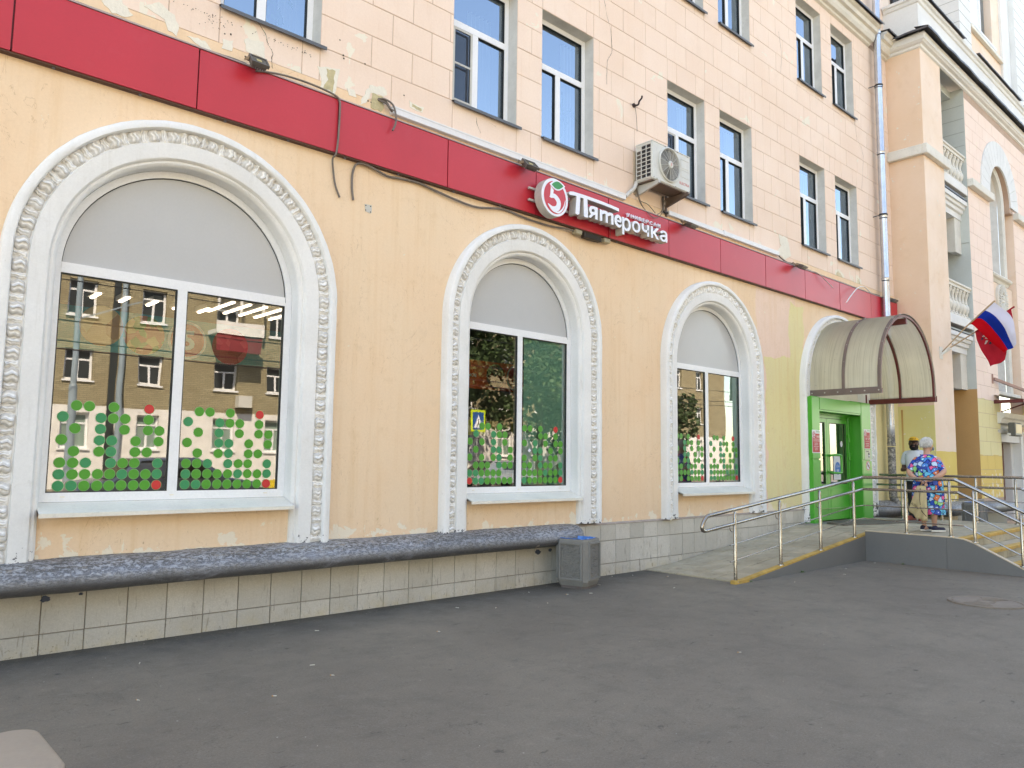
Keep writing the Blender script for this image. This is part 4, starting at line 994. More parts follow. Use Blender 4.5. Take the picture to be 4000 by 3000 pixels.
# ------------------------------------------------------------------ projecting wing of the building
wing = empty('building_wing', 'projecting wing of the pink building with balustraded loggias and tall arched window', 'building')
YW = -.75; XW = 17.93
def wing_build():
    FX = 34.0; ZT = 16.6
    # corner pier with loggia recess behind
    m = MB(); m.prism([(XW, 0), (XW, YW), (19.19, YW), (19.19, 1.6), (XW, 1.6)], 0, 10.98, 'z'); m.build('corner_pier', M['wing_pier'], wing)
    MB().box(19.19, 20.83, 1.2, 1.6, 0, 10.98).build('recess_back_wall', M['greywall'], wing)
    # front wall right of the loggia, with openings
    niche = [(22.55, .1), (22.55, 8.62)] + [(23.45-.9*math.cos(math.pi*i/24)*1.0, 8.70+.93*math.sin(math.pi*i/24)) for i in range(1, 24)] + [(24.62-.27, 8.62), (24.62, 8.56), (24.62, .1)]
    niche = [(22.55,.1),(22.55,8.70)]+[(23.45-.9*math.cos(math.pi*i/24), 8.70+.93*math.sin(math.pi*i/24)) for i in range(1,24)]+[(24.35,8.70),(24.35,8.56),(24.62,8.56),(24.62,.1)]
    m = MB(); m.prism([(20.83, 0), (FX, 0), (FX, 10.98), (20.83, 10.98)], YW+.004, YW+.30, 'y', holes=[niche]); m.build('front_wall', M['joint'], wing)
    MB().box(24.611, 24.619, YW+.006, YW+.30, .1, 8.555).build('niche_side_wall', M['wing_pier'], wing)
    # side face of recess, upper grey part and lower ochre part
    m = MB(); m.prism([(YW+.30, 3.36), (1.2, 3.36), (1.2, 10.98), (YW+.30, 10.98)], 20.83, 21.1, 'x'); m.add([(20.829, YW, 3.36), (20.829, YW+.30, 3.36), (20.829, YW+.30, 10.98), (20.829, YW, 10.98)], [(0,1,2,3)])
    m.build('recess_side_wall', M['greywall'], wing)
    m = MB(); m.prism([(YW+.30, 0), (1.2, 0), (1.2, 3.355), (YW+.30, 3.355)], 20.83, 21.1, 'x'); m.add([(20.829, YW, 0), (20.829, YW+.30, 0), (20.829, YW+.30, 3.355), (20.829, YW, 3.355)], [(0,1,2,3)])
    m.build('recess_side_wall', M['ochre'], wing)
    # ashlar courses: thin proud blocks joined in one piece
    m = MB(); rows = [0.72+.3455*k for k in range(30)]; g = .004
    def clip(xa, xb, za, zb):
        segs = [(xa, xb)]
        cuts = []
        if za < 8.70: cuts.append((22.55, 24.62))
        zc_ = max(za, 8.70); d = zc_-8.70
        if za >= 8.56 and d < 1.60:
            r = 1.58; hw = math.sqrt(max(0, r*r-min(r, max(zb, 8.70)-8.70)**2)); cuts.append((23.45-hw, 23.45+hw))
        for (a, b) in cuts:
            ns = []
            for (p, q) in segs:
                if q <= a or p >= b: ns.append((p, q)); continue
                if p < a: ns.append((p, a))
                if q > b: ns.append((b, q))
            segs = ns
        return [s_ for s_ in segs if s_[1]-s_[0] > .03]
    for k in range(len(rows)-1):
        za, zb = rows[k], min(rows[k+1], 10.98)
        if za > 10.9: break
        x = 20.83-(.28 if k % 2 else 0)
        while x < FX:
            for (p, q) in clip(max(x, 20.83), min(x+.56, FX), za, zb):
                a, b, c, d = p+g, q-g, za+g, zb-g; y = YW+R.uniform(-.001, .001)
                if p == 20.83: a = p
                m.add([(a,y,c),(b,y,c),(b,y,d),(a,y,d),(a,YW+.005,c),(b,YW+.005,c),(b,YW+.005,d),(a,YW+.005,d)], [(0,1,2,3),(0,4,5,1),(1,5,6,2),(2,6,7,3),(3,7,4,0)])
            x += .56
    stuff(m.build('stucco_courses', M['wing_wall'], wing))
    # grey recess blocks: scored lines on side wall
    m = MB()
    for k in range(8): 
        z = 9.15+.35*k if k < 5 else 7.0
        if z < 10.9: m.box(20.824, 20.8285, YW+.02, 1.1, z-.004, z+.004)
    q_ = m.build('scored_lines', simple('grey_score', C8(140,146,142), .9), wing); stuff(q_)
    # string courses
    def band(x0, x1, z0, z1, pr, mat='cream', name='string_course', side=False):
        b = MB(); b.box(x0-(pr if side else 0), x1, YW-pr, YW+.002, z0, z1, bev=.012)
        if side: b.box(XW-pr, XW+.001, YW+.003, -.001, z0, z1, bev=.012)
        b.build(name, M[cmat(mat)], wing)
    def cmat(k): return k
    band(XW, 19.30, 8.42, 8.645, .11, side=True)
    band(20.80, 22.50, 8.42, 8.61, .14); band(24.64, FX, 8.42, 8.61, .14)
    # upper cornice stack over the whole wing
    sec = [(0, 10.93), (-.04, 10.95), (-.05, 11.0), (-.11, 11.02), (-.13, 11.05), (-.15, 11.06), (-.17, 11.20), (0, 11.22)]
    def cornice(sec, name, mat, x1=FX, z_hi=None):
        mm = MB()
        front = [[(XW+s_[0], YW+s_[0], s_[1]) for s_ in sec], [(x1, YW+s_[0], s_[1]) for s_ in sec]]
        side = [[(XW+s_[0], .0, s_[1]) for s_ in sec], [(XW+s_[0], YW+s_[0], s_[1]) for s_ in sec]]
        n = len(sec)
        for rr in (side, front):
            vs = rr[0]+rr[1]; mm.add(vs, [(i, i+1, n+i+1, n+i) for i in range(n-1)]+[tuple(range(n)), tuple(range(n, 2*n))])
        return mm.build(name, mat, wing, smooth=30)
    cornice(sec, 'cornice', M['white2'])
    # soffit moulding under the cornice
    # wavy dark flashing
    f = MB(); N = 90
    def wav(t): return .02*noise.noise(Vector((t*1.3, 0, 0)))+.010*noise.noise(Vector((t*5, 4, 0)))
    f.grid(lambda u, v: (XW-.30+(FX-XW)*u, YW-.30*(1-v)-wav(u*16)*.6*(1-v), 11.235+.07*v+wav(u*16)), N, 1)
    f.grid(lambda u, v: (XW-.30+(FX-XW)*u, YW-.302-wav(u*16)*.6, 11.235-.05*v+wav(u*16)), N, 1)
    f.grid(lambda u, v: (XW-.30*(1-v), -.05-.98*u, 11.235+.07*v+wav(u*3+7)), 12, 1)
    f.grid(lambda u, v: (XW-.302, -.05-.98*u, 11.235-.045*v+wav(u*3+7)), 12, 1)
    f.build('cornice_flashing', M['flash'], wing)
    # solid balcony parapet and capping over the cornice
    MB().prism([(XW, -.0), (XW, YW-.0), (FX, YW), (FX, .1), (XW, .1)], 11.22, 12.10, 'z').build('parapet', M['white2'], wing)
    cornice([(0,12.02),(-.03,12.04),(-.05,12.10),(-.09,12.12),(-.10,12.18),(0,12.20)], 'parapet_cap', M['white2'])
    f = MB()
    for xa, xb in ((XW-.1, 20.75), (21.75, 25.6), (26.0, FX)):
        f.grid(lambda u, v: (xa+(xb-xa)*u, YW-.16*(1-v)+.05*v, 12.215+.02*v+.6*wav(xa+u*6)), 30, 1); f.grid(lambda u, v: (xa+(xb-xa)*u, YW-.161, 12.215-.03*v+.6*wav(xa+u*6)), 30, 1)
    f.build('cap_flashing', M['flash'], wing)
    # upper storey: pier, recessed wall, pilasters, window
    MB().box(XW, 20.87, .1, 1.6, 11.22, ZT).build('upper_wall', M['wing_pier'], wing)
    MB().box(18.6, 19.6, .03, .09, 11.9, 15.0).build('upper_window', M['dark'], wing)
    MB().box(20.87, 21.77, YW+.02, 1.6, 12.2, ZT).build('pilaster', M['white2'], wing)
    m = MB(); m.prism([(21.77, 12.2), (24.62, 12.2), (24.62, ZT), (21.77, ZT)], YW+.10, YW+.35, 'y', holes=[[(21.95,13.22),(23.9,13.22),(23.9,16.2),(21.95,16.2)]]); m.build('panel_wall', M['wing_pier'], wing)
    MB().box(21.95, 23.45, YW+.30, YW+.32, 13.25, 16.2).build('curtain', M['signwhite'], wing)
    b = MB(); b.box(21.95, 22.03, YW+.26, YW+.3, 13.25, 16.2); b.box(23.45, 23.55, YW+.26, YW+.3, 13.25, 16.2); b.box(21.95, 23.9, YW+.0, YW+.3, 13.14, 13.21); b.build('window_frame', M['pvc'], wing)
    MB().box(23.55, 23.9, YW+.28, YW+.32, 13.25, 16.2).build('glass_pane', M['glass_up'], wing)
    b = MB(); b.box(21.78, 24.55, YW+.0, YW+.098, 13.02, 13.13, bev=.01); b.build('window_sill', M['cream'], wing)
    for xa, xb, y in ((24.62, 25.25, YW+.04), (25.25, 25.75, YW+.12), (25.75, 26.9, YW-.02)):
        MB().box(xa, xb, y, 1.2, 12.2, ZT).build('pilaster', M['white2'], wing)
    MB().box(26.9, FX, YW+.1, 1.2, 12.2, ZT).build('upper_wall', M['wing_pier'], wing)
    sl = MB()
    for k in range(14):
        z = 12.5+.30*k; sl.box(20.866, 21.765, YW+.0165, YW+.0195, z-.004, z+.004); sl.box(25.755, 26.895, YW-.0235, YW-.0205, z-.004, z+.004); sl.box(20.866, 20.8695, YW+.02, 1.0, z-.004, z+.004)
    stuff(sl.build('scored_lines', simple('grey_score', C8(140,146,142), .9), wing))
    # ---- loggias: slab, balustrade, entablature, bracket
    def loggia(zs, ztop, mat_w):
        """zs underside of slab edge, ztop top of rail"""
        x0, x1 = 19.19, 20.83
        b = MB(); b.box(x0, x1, YW+.01, 1.2, zs, zs+.22, bev=.01); b.build('balcony_slab', M['white2'], wing)
        rail = MB(); rail.box(x0, x1, YW+.02, YW+.24, ztop-.06, ztop, bev=.012); rail.box(x0, x1, YW+.05, YW+.21, ztop-.13, ztop-.06); rail.box(x0, x1, YW+.05, YW+.21, zs+.22, zs+.26)
        rl = rail.build('balustrade', M['cream'], wing, smooth=30)
        h0, h1 = zs+.26, ztop-.13; H = h1-h0
        prof = [(.060,0),(.060,.06),(.035,.09),(.042,.13),(.03,.16),(.055,.24),(.072,.34),(.070,.42),(.052,.50),(.038,.54),(.045,.57),(.034,.62),(.032,.72),(.045,.82),(.062,.87),(.064,.91),(.045,.92),(.06,.93),(.06,1)]
        for i in range(7):
            x = x0+.12+i*(x1-x0-.24)/6
            bb = MB(); bb.lathe([(r_*1.12, h*H) for r_, h in prof], 12); bb.box(-.065,.065,-.065,.065,0,.05*H); bb.box(-.062,.062,-.062,.062,.93*H,H)
            bb.build('baluster', M['cream'], rl, smooth=40, loc=(x, YW+.13, h0))
        # flashing and stacked mouldings below the slab
        f = MB(); f.add([(x0, YW+.03, zs-.10), (x1, YW+.03, zs-.10), (x1, YW+.2, zs-.02), (x0, YW+.2, zs-.02)], [(0,1,2,3)]); f.box(x0, x1, YW+.02, YW+.035, zs-.14, zs-.10); f.build('slab_flashing', M['flash'], wing)
        sc_ = [(YW+.03, zs-.16), (YW+.03, zs-.26), (YW+.07, zs-.27), (YW+.08, zs-.34), (YW+.12, zs-.36), (YW+.13, zs-.44), (YW+.18, zs-.46), (YW+.18, zs-.60), (1.2, zs-.60), (1.2, zs-.16)]
        MB().prism(sc_, x0, x1, 'x').build('entablature', M['white2'], wing)
        # corbel bracket fixed to right wall
        cb = [(YW+.20, zs-.60), (YW+.72, zs-.60), (YW+.70, zs-.75), (YW+.62, zs-.80), (YW+.60, zs-.95), (YW+.50, zs-1.10), (YW+.44, zs-1.30), (YW+.43, zs-1.34), (YW+.40, zs-1.42), (YW+.28, zs-1.46), (YW+.20, zs-1.46)]
        cb = [(y_*1.0, z_) for y_, z_ in cb]
        MB().prism(cb, 20.40, 20.829, 'x').build('corbel', M['cream'], wing, smooth=30)
    loggia(8.18, 9.20, 0); loggia(4.80, 5.85, 0)
    MB().box(19.19, 20.83, YW+.3, 1.2, 10.8, 10.98).build('recess_ceiling', M['greywall'], wing)
    # ---- arched window surround and niche
    poly = arch_poly(23.45, 8.70, 1.60, 8.615, 32); inner = arch_poly(23.45, 8.70, .905, 8.60, 32)
    ring = poly+list(reversed(inner)); 
    # voussoirs: each a wedge of the flat surround
    N = 15
    for i in range(N):
        a0, a1 = math.pi*i/N+.004, math.pi*(i+1)/N-.004; pts = []
        for k in range(4): a = a0+(a1-a0)*k/3; pts.append((23.45+1.60*math.cos(a), 8.70+1.60*math.sin(a)))
        for k in range(4): a = a1+(a0-a1)*k/3; pts.append((23.45+.905*math.cos(a), 8.70+.93*math.sin(a)))
        MB().prism(pts, YW-.035, YW+.003, 'y').build('voussoir', M['white2'], wing)
    # niche back wall and window
    yb = YW+.26
    def nichepart(z0, z1, tp): pass
    MB().box(22.55, 24.62, yb+.30, yb+.36, 0.0, 9.7).build('niche_back', M['wing_pier'], wing)
    def tall_win(z0, zsp, arch, ztr):
        xl, xr = 22.56, 23.78; cx_ = 23.0; y = yb-.05
        mo = MB()
        prof = [(0,.0),(.0,-.10),(.03,-.12),(.06,-.10),(.09,-.13),(.13,-.13),(.16,-.09),(.20,-.09),(.20,.0)]
        outer = [(24.02, z0)]
        path = [('v', 24.02)]
        # right moulded jamb and arched head as swept strips about the niche centre
        stn = [(24.0, z0, 1, 0), (24.0, zsp, 1, 0)]
        if arch:
            for i in range(1, 25):
                a = math.pi*i/24; stn.append((23.22+.78*math.cos(a), zsp+.84*math.sin(a), math.cos(a), math.sin(a)))
        rings = [[(s_[0]+s_[2]*p[0], y+p[1], s_[1]+s_[3]*p[0]) for p in prof] for s_ in stn]
        n = len(prof); vs = [q for r_ in rings for q in r_]; fs = []
        for i in range(len(rings)-1):
            for j in range(n-1): fs.append((i*n+j, i*n+j+1, (i+1)*n+j+1, (i+1)*n+j))
        mo.add(vs, fs); mo.build('window_moulding', M['cream'], wing, smooth=35)
        # grey plaster reveal
        MB().add([(23.98, y-.0, z0), (23.98, y, zsp), (23.50, y+.28, zsp), (23.50, y+.28, z0)], [(0,1,2,3)]).build('window_reveal', M['reveal'], wing)
        if arch:
            v = []
            for i in range(25): a = math.pi*i/24; v += [(23.22+.77*math.cos(a), y, zsp+.83*math.sin(a)), (22.98+.52*math.cos(a), y+.28, zsp+.60*math.sin(a))]
            MB().add(v, [(2*i, 2*i+2, 2*i+3, 2*i+1) for i in range(24)]).build('window_reveal', M['reveal_top'], wing)
        fr = MB(); fr.box(23.44, 23.50, y+.22, y+.27, z0, zsp); fr.box(22.40, 23.50, y+.218, y+.268, ztr, ztr+.14); fr.box(22.4, 23.5, y+.22, y+.27, z0-.05, z0)
        f_ = fr.build('window_frame', M['pvc'], wing)
        g = MB(); g.add([(22.3, y+.26, z0), (23.5, y+.26, z0), (23.5, y+.26, zsp+.7), (22.3, y+.26, zsp+.7)], [(0,1,2,3)]); g.build('glass_pane', M['glass_up'], f_, recalc=False)
    tall_win(6.60, 8.70, True, 8.30)
    tall_win(3.44, 5.30, False, 4.9)
    s_ = MB(); sec2 = [(YW+.26, 6.62), (YW+.02, 6.60), (YW-.02, 6.55), (YW+.0, 6.50), (YW+.06, 6.47), (YW+.10, 6.40), (YW+.26, 6.38)]
    s_.prism(sec2, 22.56, 24.2, 'x'); s_.build('window_sill', M['cream'], wing)
    MB().box(22.56, 24.55, YW+.10, YW+.26, 5.32, 6.38).build('spandrel', M['wing_pier'], wing)
    MB().box(22.56, 24.55, YW+.02, YW+.26, 3.36, 3.44).build('window_sill', M['cream'], wing)
    # carved roundel
    rd = MB(); rd.lathe([(.40,0),(.40,-.06),(.36,-.085),(.20,-.05),(.19,-.08),(.165,-.085),(.15,-.055),(0.01,-.05)], 40, (0,0,0), axis='y')
    ro = rd.build('roundel', M['cream'], wing, smooth=30, loc=(23.42, YW+.10, 5.97))
    for i in range(28):
        a = 2*math.pi*i/28; b = MB(); d = Vector((math.cos(a),0,math.sin(a)))
        b.bar(d*.20+Vector((0,-.075,0)), d*.38+Vector((0,-.09,0)), .030, .03, up=(0,1,0)); b.build('ray', M['cream'], ro)
    fg = MB(); 
    for k in range(9): fg.lathe([(.001,-.03),(.028,-.02),(.034,0),(.02,.02),(.001,.03)], 8, (R.uniform(-.08,.08), -.065, R.uniform(-.09,.09)))
    fg.build('relief', M['cream'], ro, smooth=60)
    # ---- doorway at street level
    MB().box(22.56, 24.6, YW+.5, YW+.56, 0, 3.3).build('door_wall', M['cream'], wing)
    d = MB(); d.box(23.0, 24.15, YW+.40, YW+.46, 0, 2.12); dd = d.build('entrance_door', M['brown'], wing)
    for k, (z0, z1) in enumerate(((1.30,1.98),(.98,1.2),(.62,.88),(.2,.52))):
        for x0 in (23.50, 23.85): MB().box(x0, x0+.24, YW+.375, YW+.40, z0, z1, bev=.012).build('door_panel', M['brown'], dd)
    MB().bar((23.52, YW+.34, .95), (23.52, YW+.34, 1.25), .03, .03).build('door_handle', M['black'], dd)
    fr = MB(); fr.box(24.16, 24.36, YW+.22, YW+.5, 0, 2.35); fr.box(24.36, 24.62, YW+.02, YW+.5, 0, 2.35); fr.box(22.57, 24.62, YW+.06, YW+.5, 2.13, 2.34); fr.build('door_frame', M['white2'], wing)
    e = MB(); e.prism([(YW+.5,2.35),(YW+.0,2.35),(YW-.02,2.42),(YW+.06,2.46),(YW+.04,2.56),(YW-.06,2.60),(YW-.10,2.70),(YW-.16,2.74),(YW-.18,2.86),(YW+.5,2.9)], 22.3, 25.2, 'x'); e.build('door_hood', M['cream'], wing)
    # low grey ledges round the foot of the wing
    ledge([(XW,-.1,-1,0),(XW,YW+.05,-.9,-.4),(XW+.15,YW,-.4,-.9),(19.15,YW,0,-1)], .34, .70, .42, 'wall_ledge', wing, endcap=2, seed=31)
    ledge([(20.4,YW,0,-1),(22.5,YW,0,-1)], .36, .64, .40, 'wall_ledge', wing, endcap=2, seed=44)
    MB().box(19.0, 20.9, YW-.02, YW+.5, 0, .72).build('step_block', M['kerbside'], wing)
    MB().prism([(XW-.03,-.0),(XW-.03,YW-.03),(19.0,YW-.03),(19.0,0)], 0, .62, 'z').build('wing_plinth', M['paving'], wing)
    MB().box(20.9, 22.5, YW-.05, YW, 0, .5).build('wing_plinth', M['kerbside'], wing)
def wing_mats():
    def pier():
        t = NT('pier_plaster'); P = t.pos(); x, y, z = t.xyz(P)
        n1 = t.noise(P, 1.1, 6, .6); n3 = t.noise(P, 3.2, 6, .65); w = t.math('MULTIPLY', t.math('SUBTRACT', t.noise(P, 5, 2), .5), .03); zz = t.math('ADD', z, w)
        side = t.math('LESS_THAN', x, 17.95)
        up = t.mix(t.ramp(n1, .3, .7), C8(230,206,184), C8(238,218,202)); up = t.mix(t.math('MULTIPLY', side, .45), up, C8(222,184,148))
        yl = t.mix(t.ramp(n1, .3, .7), C8(212,202,138), C8(220,212,156)); oc = t.mix(t.ramp(n1, .3, .7), C8(216,190,104), C8(224,200,120))
        s1 = t.math('MULTIPLY', side, t.math('LESS_THAN', zz, 2.80))
        c = t.mix(s1, up, yl); c = t.mix(t.math('MULTIPLY', t.math('SUBTRACT', 1, side), t.math('LESS_THAN', zz, 1.81)), c, oc)
        c = t.mix(t.ramp(n3, .55, .8, 0, .4), c, C8(206,172,136))
        fl = t.noise(P, 6, 6, .65); fm = t.math('GREATER_THAN', t.math('ADD', fl, t.math('MULTIPLY', t.ramp(z, .7, 1.25, 1, 0), .17)), .66); c = t.mix(fm, c, C8(224,216,204))
        # rust run from an old bracket on the side face
        V = t.math('ABSOLUTE', t.math('ADD', y, .08)); rs = t.math('MULTIPLY', t.math('MULTIPLY', t.math('LESS_THAN', V, .02), side), t.math('MULTIPLY', t.math('LESS_THAN', z, 2.72), t.ramp(z, 2.7, 1.2, .8, .2))); c = t.mix(rs, c, C8(176,118,56))
        t.bsdf(c, .85, 0, t.bump(t.noise(P, 7, 7, .65), .45, .012), .25); return t.m
    M['wing_pier'] = pier()
    def ww():
        t = NT('wing_ashlar'); P = t.pos(); x, y, z = t.xyz(P); n1 = t.noise(P, 1.0, 6, .6); n3 = t.noise(P, 3.2, 6, .65)
        w = t.math('MULTIPLY', t.math('SUBTRACT', t.noise(P, 3, 2), .5), .12); zz = t.math('ADD', z, w)
        c = t.mix(t.ramp(n1, .3, .7), C8(236,212,198), C8(242,222,210)); c = t.mix(t.math('LESS_THAN', zz, 3.15), c, C8(224,214,166)); c = t.mix(t.math('LESS_THAN', zz, 1.77), c, C8(224,196,118))
        fl = t.noise(P, 5, 6, .65); fm = t.math('GREATER_THAN', t.math('ADD', fl, t.math('MULTIPLY', t.ramp(z, .7, 1.7, 1, 0), .14)), .67); c = t.mix(fm, c, C8(232,220,196))
        c = t.mix(t.ramp(n3, .58, .8, 0, .3), c, C8(222,192,170)); t.bsdf(c, .85, 0, t.bump(t.noise(P, 20, 5), .3, .005), .25); return t.m
    M['wing_wall'] = ww()
    M['white2'] = simple('weathered_white_plaster', C8(226,227,226), .75, var=.06, nscale=2, bumpS=.4, bscale=20, dirt=.35, dirtcol=C8(190,184,174))
wing_mats(); wing_build()
# ------------------------------------------------------------------ red fascia with the shop sign
def fascia():
    f = empty('fascia_band', 'long red panelled fascia band running above the arched windows', 'fascia')
    xs = [-4.68,-3.28,-1.88,-.48,.92,2.32,3.722,5.122,6.522,7.92,9.31,10.715,12.135,13.575,15.02,16.50,17.92]
    z0, z1 = 4.573, 5.132; y = -.07
    for a, b in zip(xs, xs[1:]):
        if a < -2: continue
        m = MB(); j = R.uniform(-.002, .002)
        m.box(a+.007, b-.007, y+j, -.012, z0, z1-.004)
        m.build('panel', M['red'], f)
    m = MB(); m.box(-1.85, 17.9, -.05, -.002, z0+.02, z1-.03); m.build('backing', M['reddark'], f)
    m = MB(); m.box(-1.85, 17.92, y-.012, .0, z1, z1+.012); m.build('top_trim', M['redtrim'], f)
    m = MB(); m.box(-1.85, 17.92, y+.012, -.0, z0-.014, z0-.001); m.build('bottom_trim', simple('brown_trim', C8(92,66,56), .7), f)
    m = MB(); x = -1.6
    while x < 17.8: m.box(x, x+.02, y+.02, y+.035, z0-.03, z0-.01); x += .7+R.uniform(-.1,.1)
    m.build('clip', M['flash'], f)
fascia()

def shop_sign():
    s = empty('shop_sign', 'white box-letter shop sign with round number 5 logo on the red fascia', 'sign')
    cx, cz, rx, rz = 6.655, 4.778, .238, .242; n = 56; yf, yb = -.27, -.15
    def leafp(k=1.0, dx=0, dz=0):
        a = Vector((cx-.075, 0, cz+.150)); b = Vector((cx+.150, 0, cz+.175)); pts = []
        for i in range(9): t = i/8; p = a.lerp(b, t); pts.append((p.x, p.z+.052*math.sin(math.pi*t)))
        for i in range(1, 8): t = 1-i/8; p = a.lerp(b, t); pts.append((p.x, p.z-.055*math.sin(math.pi*t)))
        c = (sum(p[0] for p in pts)/len(pts), sum(p[1] for p in pts)/len(pts))
        return [(c[0]+(p[0]-c[0])*k, c[1]+(p[1]-c[1])*k) for p in pts]
    disc = [(cx+rx*math.cos(6.28318*i/n), cz+rz*math.sin(6.28318*i/n)) for i in range(n)]
    m = MB(); m.prism(disc, yf, yb); m.prism(leafp(1.28), yf-.0005, yb+.001)
    o = m.build('logo_disc', [M['signside']], s); 
    fm = MB(); fm.prism([(cx+(p[0]-cx)*.985, cz+(p[1]-cz)*.985) for p in disc], yf-.004, yf-.0001); fm.build('logo_face', M['signwhite'], o)
    ap = [(cx+.196*math.cos(6.28318*i/n)*(1.0), cz-.004+.208*math.sin(6.28318*i/n)) for i in range(n)]
    MB().prism(ap, yf-.006, yf-.0045).build('logo_red', M['signred'], o)
    # crescent cut: thin white line at lower right of the apple
    MB().prism(leafp(1.25), yf-.0095, yf-.0065).build('logo_leaf_edge', M['signwhite'], o); MB().prism(leafp(.93), yf-.012, yf-.010).build('logo_leaf', M['signgreen'], o)
    # the numeral 5 drawn as a thick swelling stroke
    def stroke(pts, ws):
        P = catmull([(p[0], 0, p[1]) for p in pts], 5); W = []
        m_ = len(ws)
        for i in range(len(P)):
            t = i/(len(P)-1)*(m_-1); k = min(int(t), m_-2); W.append(ws[k]+(ws[k+1]-ws[k])*(t-k))
        L, Rr = [], []
        for i, p in enumerate(P):
            d = (P[min(i+1, len(P)-1)]-P[max(i-1, 0)]).normalized(); q = Vector((-d.z, 0, d.x))
            L.append(((p+q*W[i]).x, (p+q*W[i]).z)); Rr.append(((p-q*W[i]).x, (p-q*W[i]).z))
        return L+Rr[::-1]
    bowl = stroke([(cx-.085, cz-.005), (cx-.01, cz+.012), (cx+.062, cz-.045), (cx+.045, cz-.125), (cx-.035, cz-.155), (cx-.125, cz-.11)], [.022, .030, .036, .038, .032, .006])
    MB().prism(bowl, yf-.0085, yf-.0065).build('numeral', M['signwhite'], o)
    stem = [(cx-.088, cz+.010), (cx-.078, cz+.125), (cx-.028, cz+.085), (cx-.040, cz+.018), (cx-.060, cz-.02), (cx-.10, cz-.02)]
    MB().prism(stem, yf-.0087, yf-.0067).build('numeral', M['signwhite'], o)
    sw = stroke([(cx-.03, cz-.188), (cx+.07, cz-.178), (cx+.15, cz-.10), (cx+.183, cz+.0)], [.004, .013, .010, .003])
    MB().prism(sw, yf-.0087, yf-.0067).build('numeral', M['signwhite'], o)
    # brackets holding the letters off the fascia
    b = MB(); b.box(6.36, 9.0, -.12, -.09, 4.71, 4.735); b.box(6.36, 7.2, -.12, -.09, 4.86, 4.885)
    b.build('bracket', M['signside'], s)
    # П with its long sweeping bar
    bar = [(6.905,4.895),(6.93,4.925),(6.99,4.938),(7.2,4.945),(7.5,4.945),(7.75,4.938),(7.90,4.930),(7.905,4.885),(7.75,4.897),(7.5,4.902),(7.262,4.902),(7.262,4.892)]
    P_ = bar+[(7.278,4.668),(7.268,4.655),(7.205,4.655),(7.195,4.665),(7.190,4.895),(7.128,4.895),(7.112,4.67),(7.075,4.652),(7.035,4.660),(7.055,4.895),(6.93,4.882)]
    MB().prism(P_, yf, yb).build('letter', [M['signwhite']], s)
    me = s.children[-1].data
    for nm, ch, x0, x1, z0, z1, k in (('letter','т',7.512,7.788,4.672,4.83,.017),('letter','р',7.972,8.155,4.590,4.834,.017),
        ('letter','о',8.186,8.366,4.676,4.836,.017),('letter','ч',8.400,8.566,4.672,4.838,.017),('letter','к',8.610,8.800,4.674,4.842,.017),('letter','а',8.822,8.996,4.672,4.838,.017)):
        if ch == 'т':   # script form like a rounded m
            zt_, zb_ = 4.832, 4.674; w = .046; m = MB(); xs = [x0, (x0+x1)/2-w/2, x1-w]
            P2 = [(xs[0], zb_), (xs[0], zt_-.01), (xs[0]+.012, zt_), (xs[0]+w, zt_-.012)]
            P2 += [(xs[0]+w*1.35, zt_-.004), (xs[1]+w*.2, zt_), (xs[1]+w*.8, zt_-.008), (xs[1]+w, zt_-.022), (xs[1]+w*1.4, zt_-.004), (xs[2]+w*.1, zt_), (xs[2]+w*.8, zt_-.01), (xs[2]+w, zt_-.035), (xs[2]+w, zb_), (xs[2], zb_), (xs[2], zt_-.05), (xs[2]-.012, zt_-.04), (xs[1]+w, zt_-.062), (xs[1]+w, zb_), (xs[1], zb_), (xs[1], zt_-.05), (xs[1]-.012, zt_-.04), (xs[0]+w, zt_-.062), (xs[0]+w, zb_)]
            m.prism(P2, yf, yb); o_ = m.build('letter', [M['signwhite']], s); continue
        fit_text(nm, ch, x0, x1, z0, z1, yb, yb-yf, M['signwhite'], s, offset=k)
    def ringp(cx_, cz_, a, b, k=18): return [(cx_+a*math.cos(6.28318*i/k), cz_+b*math.sin(6.28318*i/k)) for i in range(k)]
    # я: closed bowl, right stem, kicked leg
    MB().prism(ringp(7.370, 4.775, .074, .060), yf-.0004, yb+.0004, holes=[ringp(7.376, 4.776, .030, .024)]).build('letter', [M['signwhite']], s)
    q = s.children[-1]; m = MB(); m.prism([(7.418,4.672),(7.464,4.672),(7.468,4.826),(7.455,4.838),(7.380,4.838),(7.376,4.802),(7.420,4.800)], yf, yb); m.prism([(7.286,4.672),(7.330,4.668),(7.405,4.742),(7.375,4.764)], yf-.0008, yb+.0008); m.build('letter', [M['signwhite']], s)
    # е: open ring with tail, and crossbar
    P = stroke([(7.955,4.712),(7.925,4.688),(7.885,4.688),(7.842,4.715),(7.832,4.762),(7.860,4.808),(7.905,4.816),(7.938,4.788),(7.934,4.752)], [.010,.017,.021,.024,.025,.023,.021,.021,.016])
    MB().prism(P, yf, yb).build('letter', [M['signwhite']], s); MB().prism([(7.845,4.738),(7.946,4.738),(7.948,4.766),(7.850,4.766)], yf-.0005, yb+.0005).build('letter', [M['signwhite']], s)
    for o_ in [c for c in s.children if c.name.startswith('letter')]:
        me = o_.data
        if len(me.materials) < 2: me.materials.append(M['signside'])
        for p in me.polygons: p.material_index = 0 if p.normal.y < -.6 else 1
    # small word above
    word = 'УНИВЕРСАМ'; xs = [8.275,8.365,8.452,8.54,8.625,8.71,8.80,8.89,8.98]
    for ch, x in zip(word, xs): fit_text('small_letter', ch, x, x+(.050 if ch != 'М' else .060), 4.938, 4.992, -.088, .030, M['signwhite'], s, offset=.006)
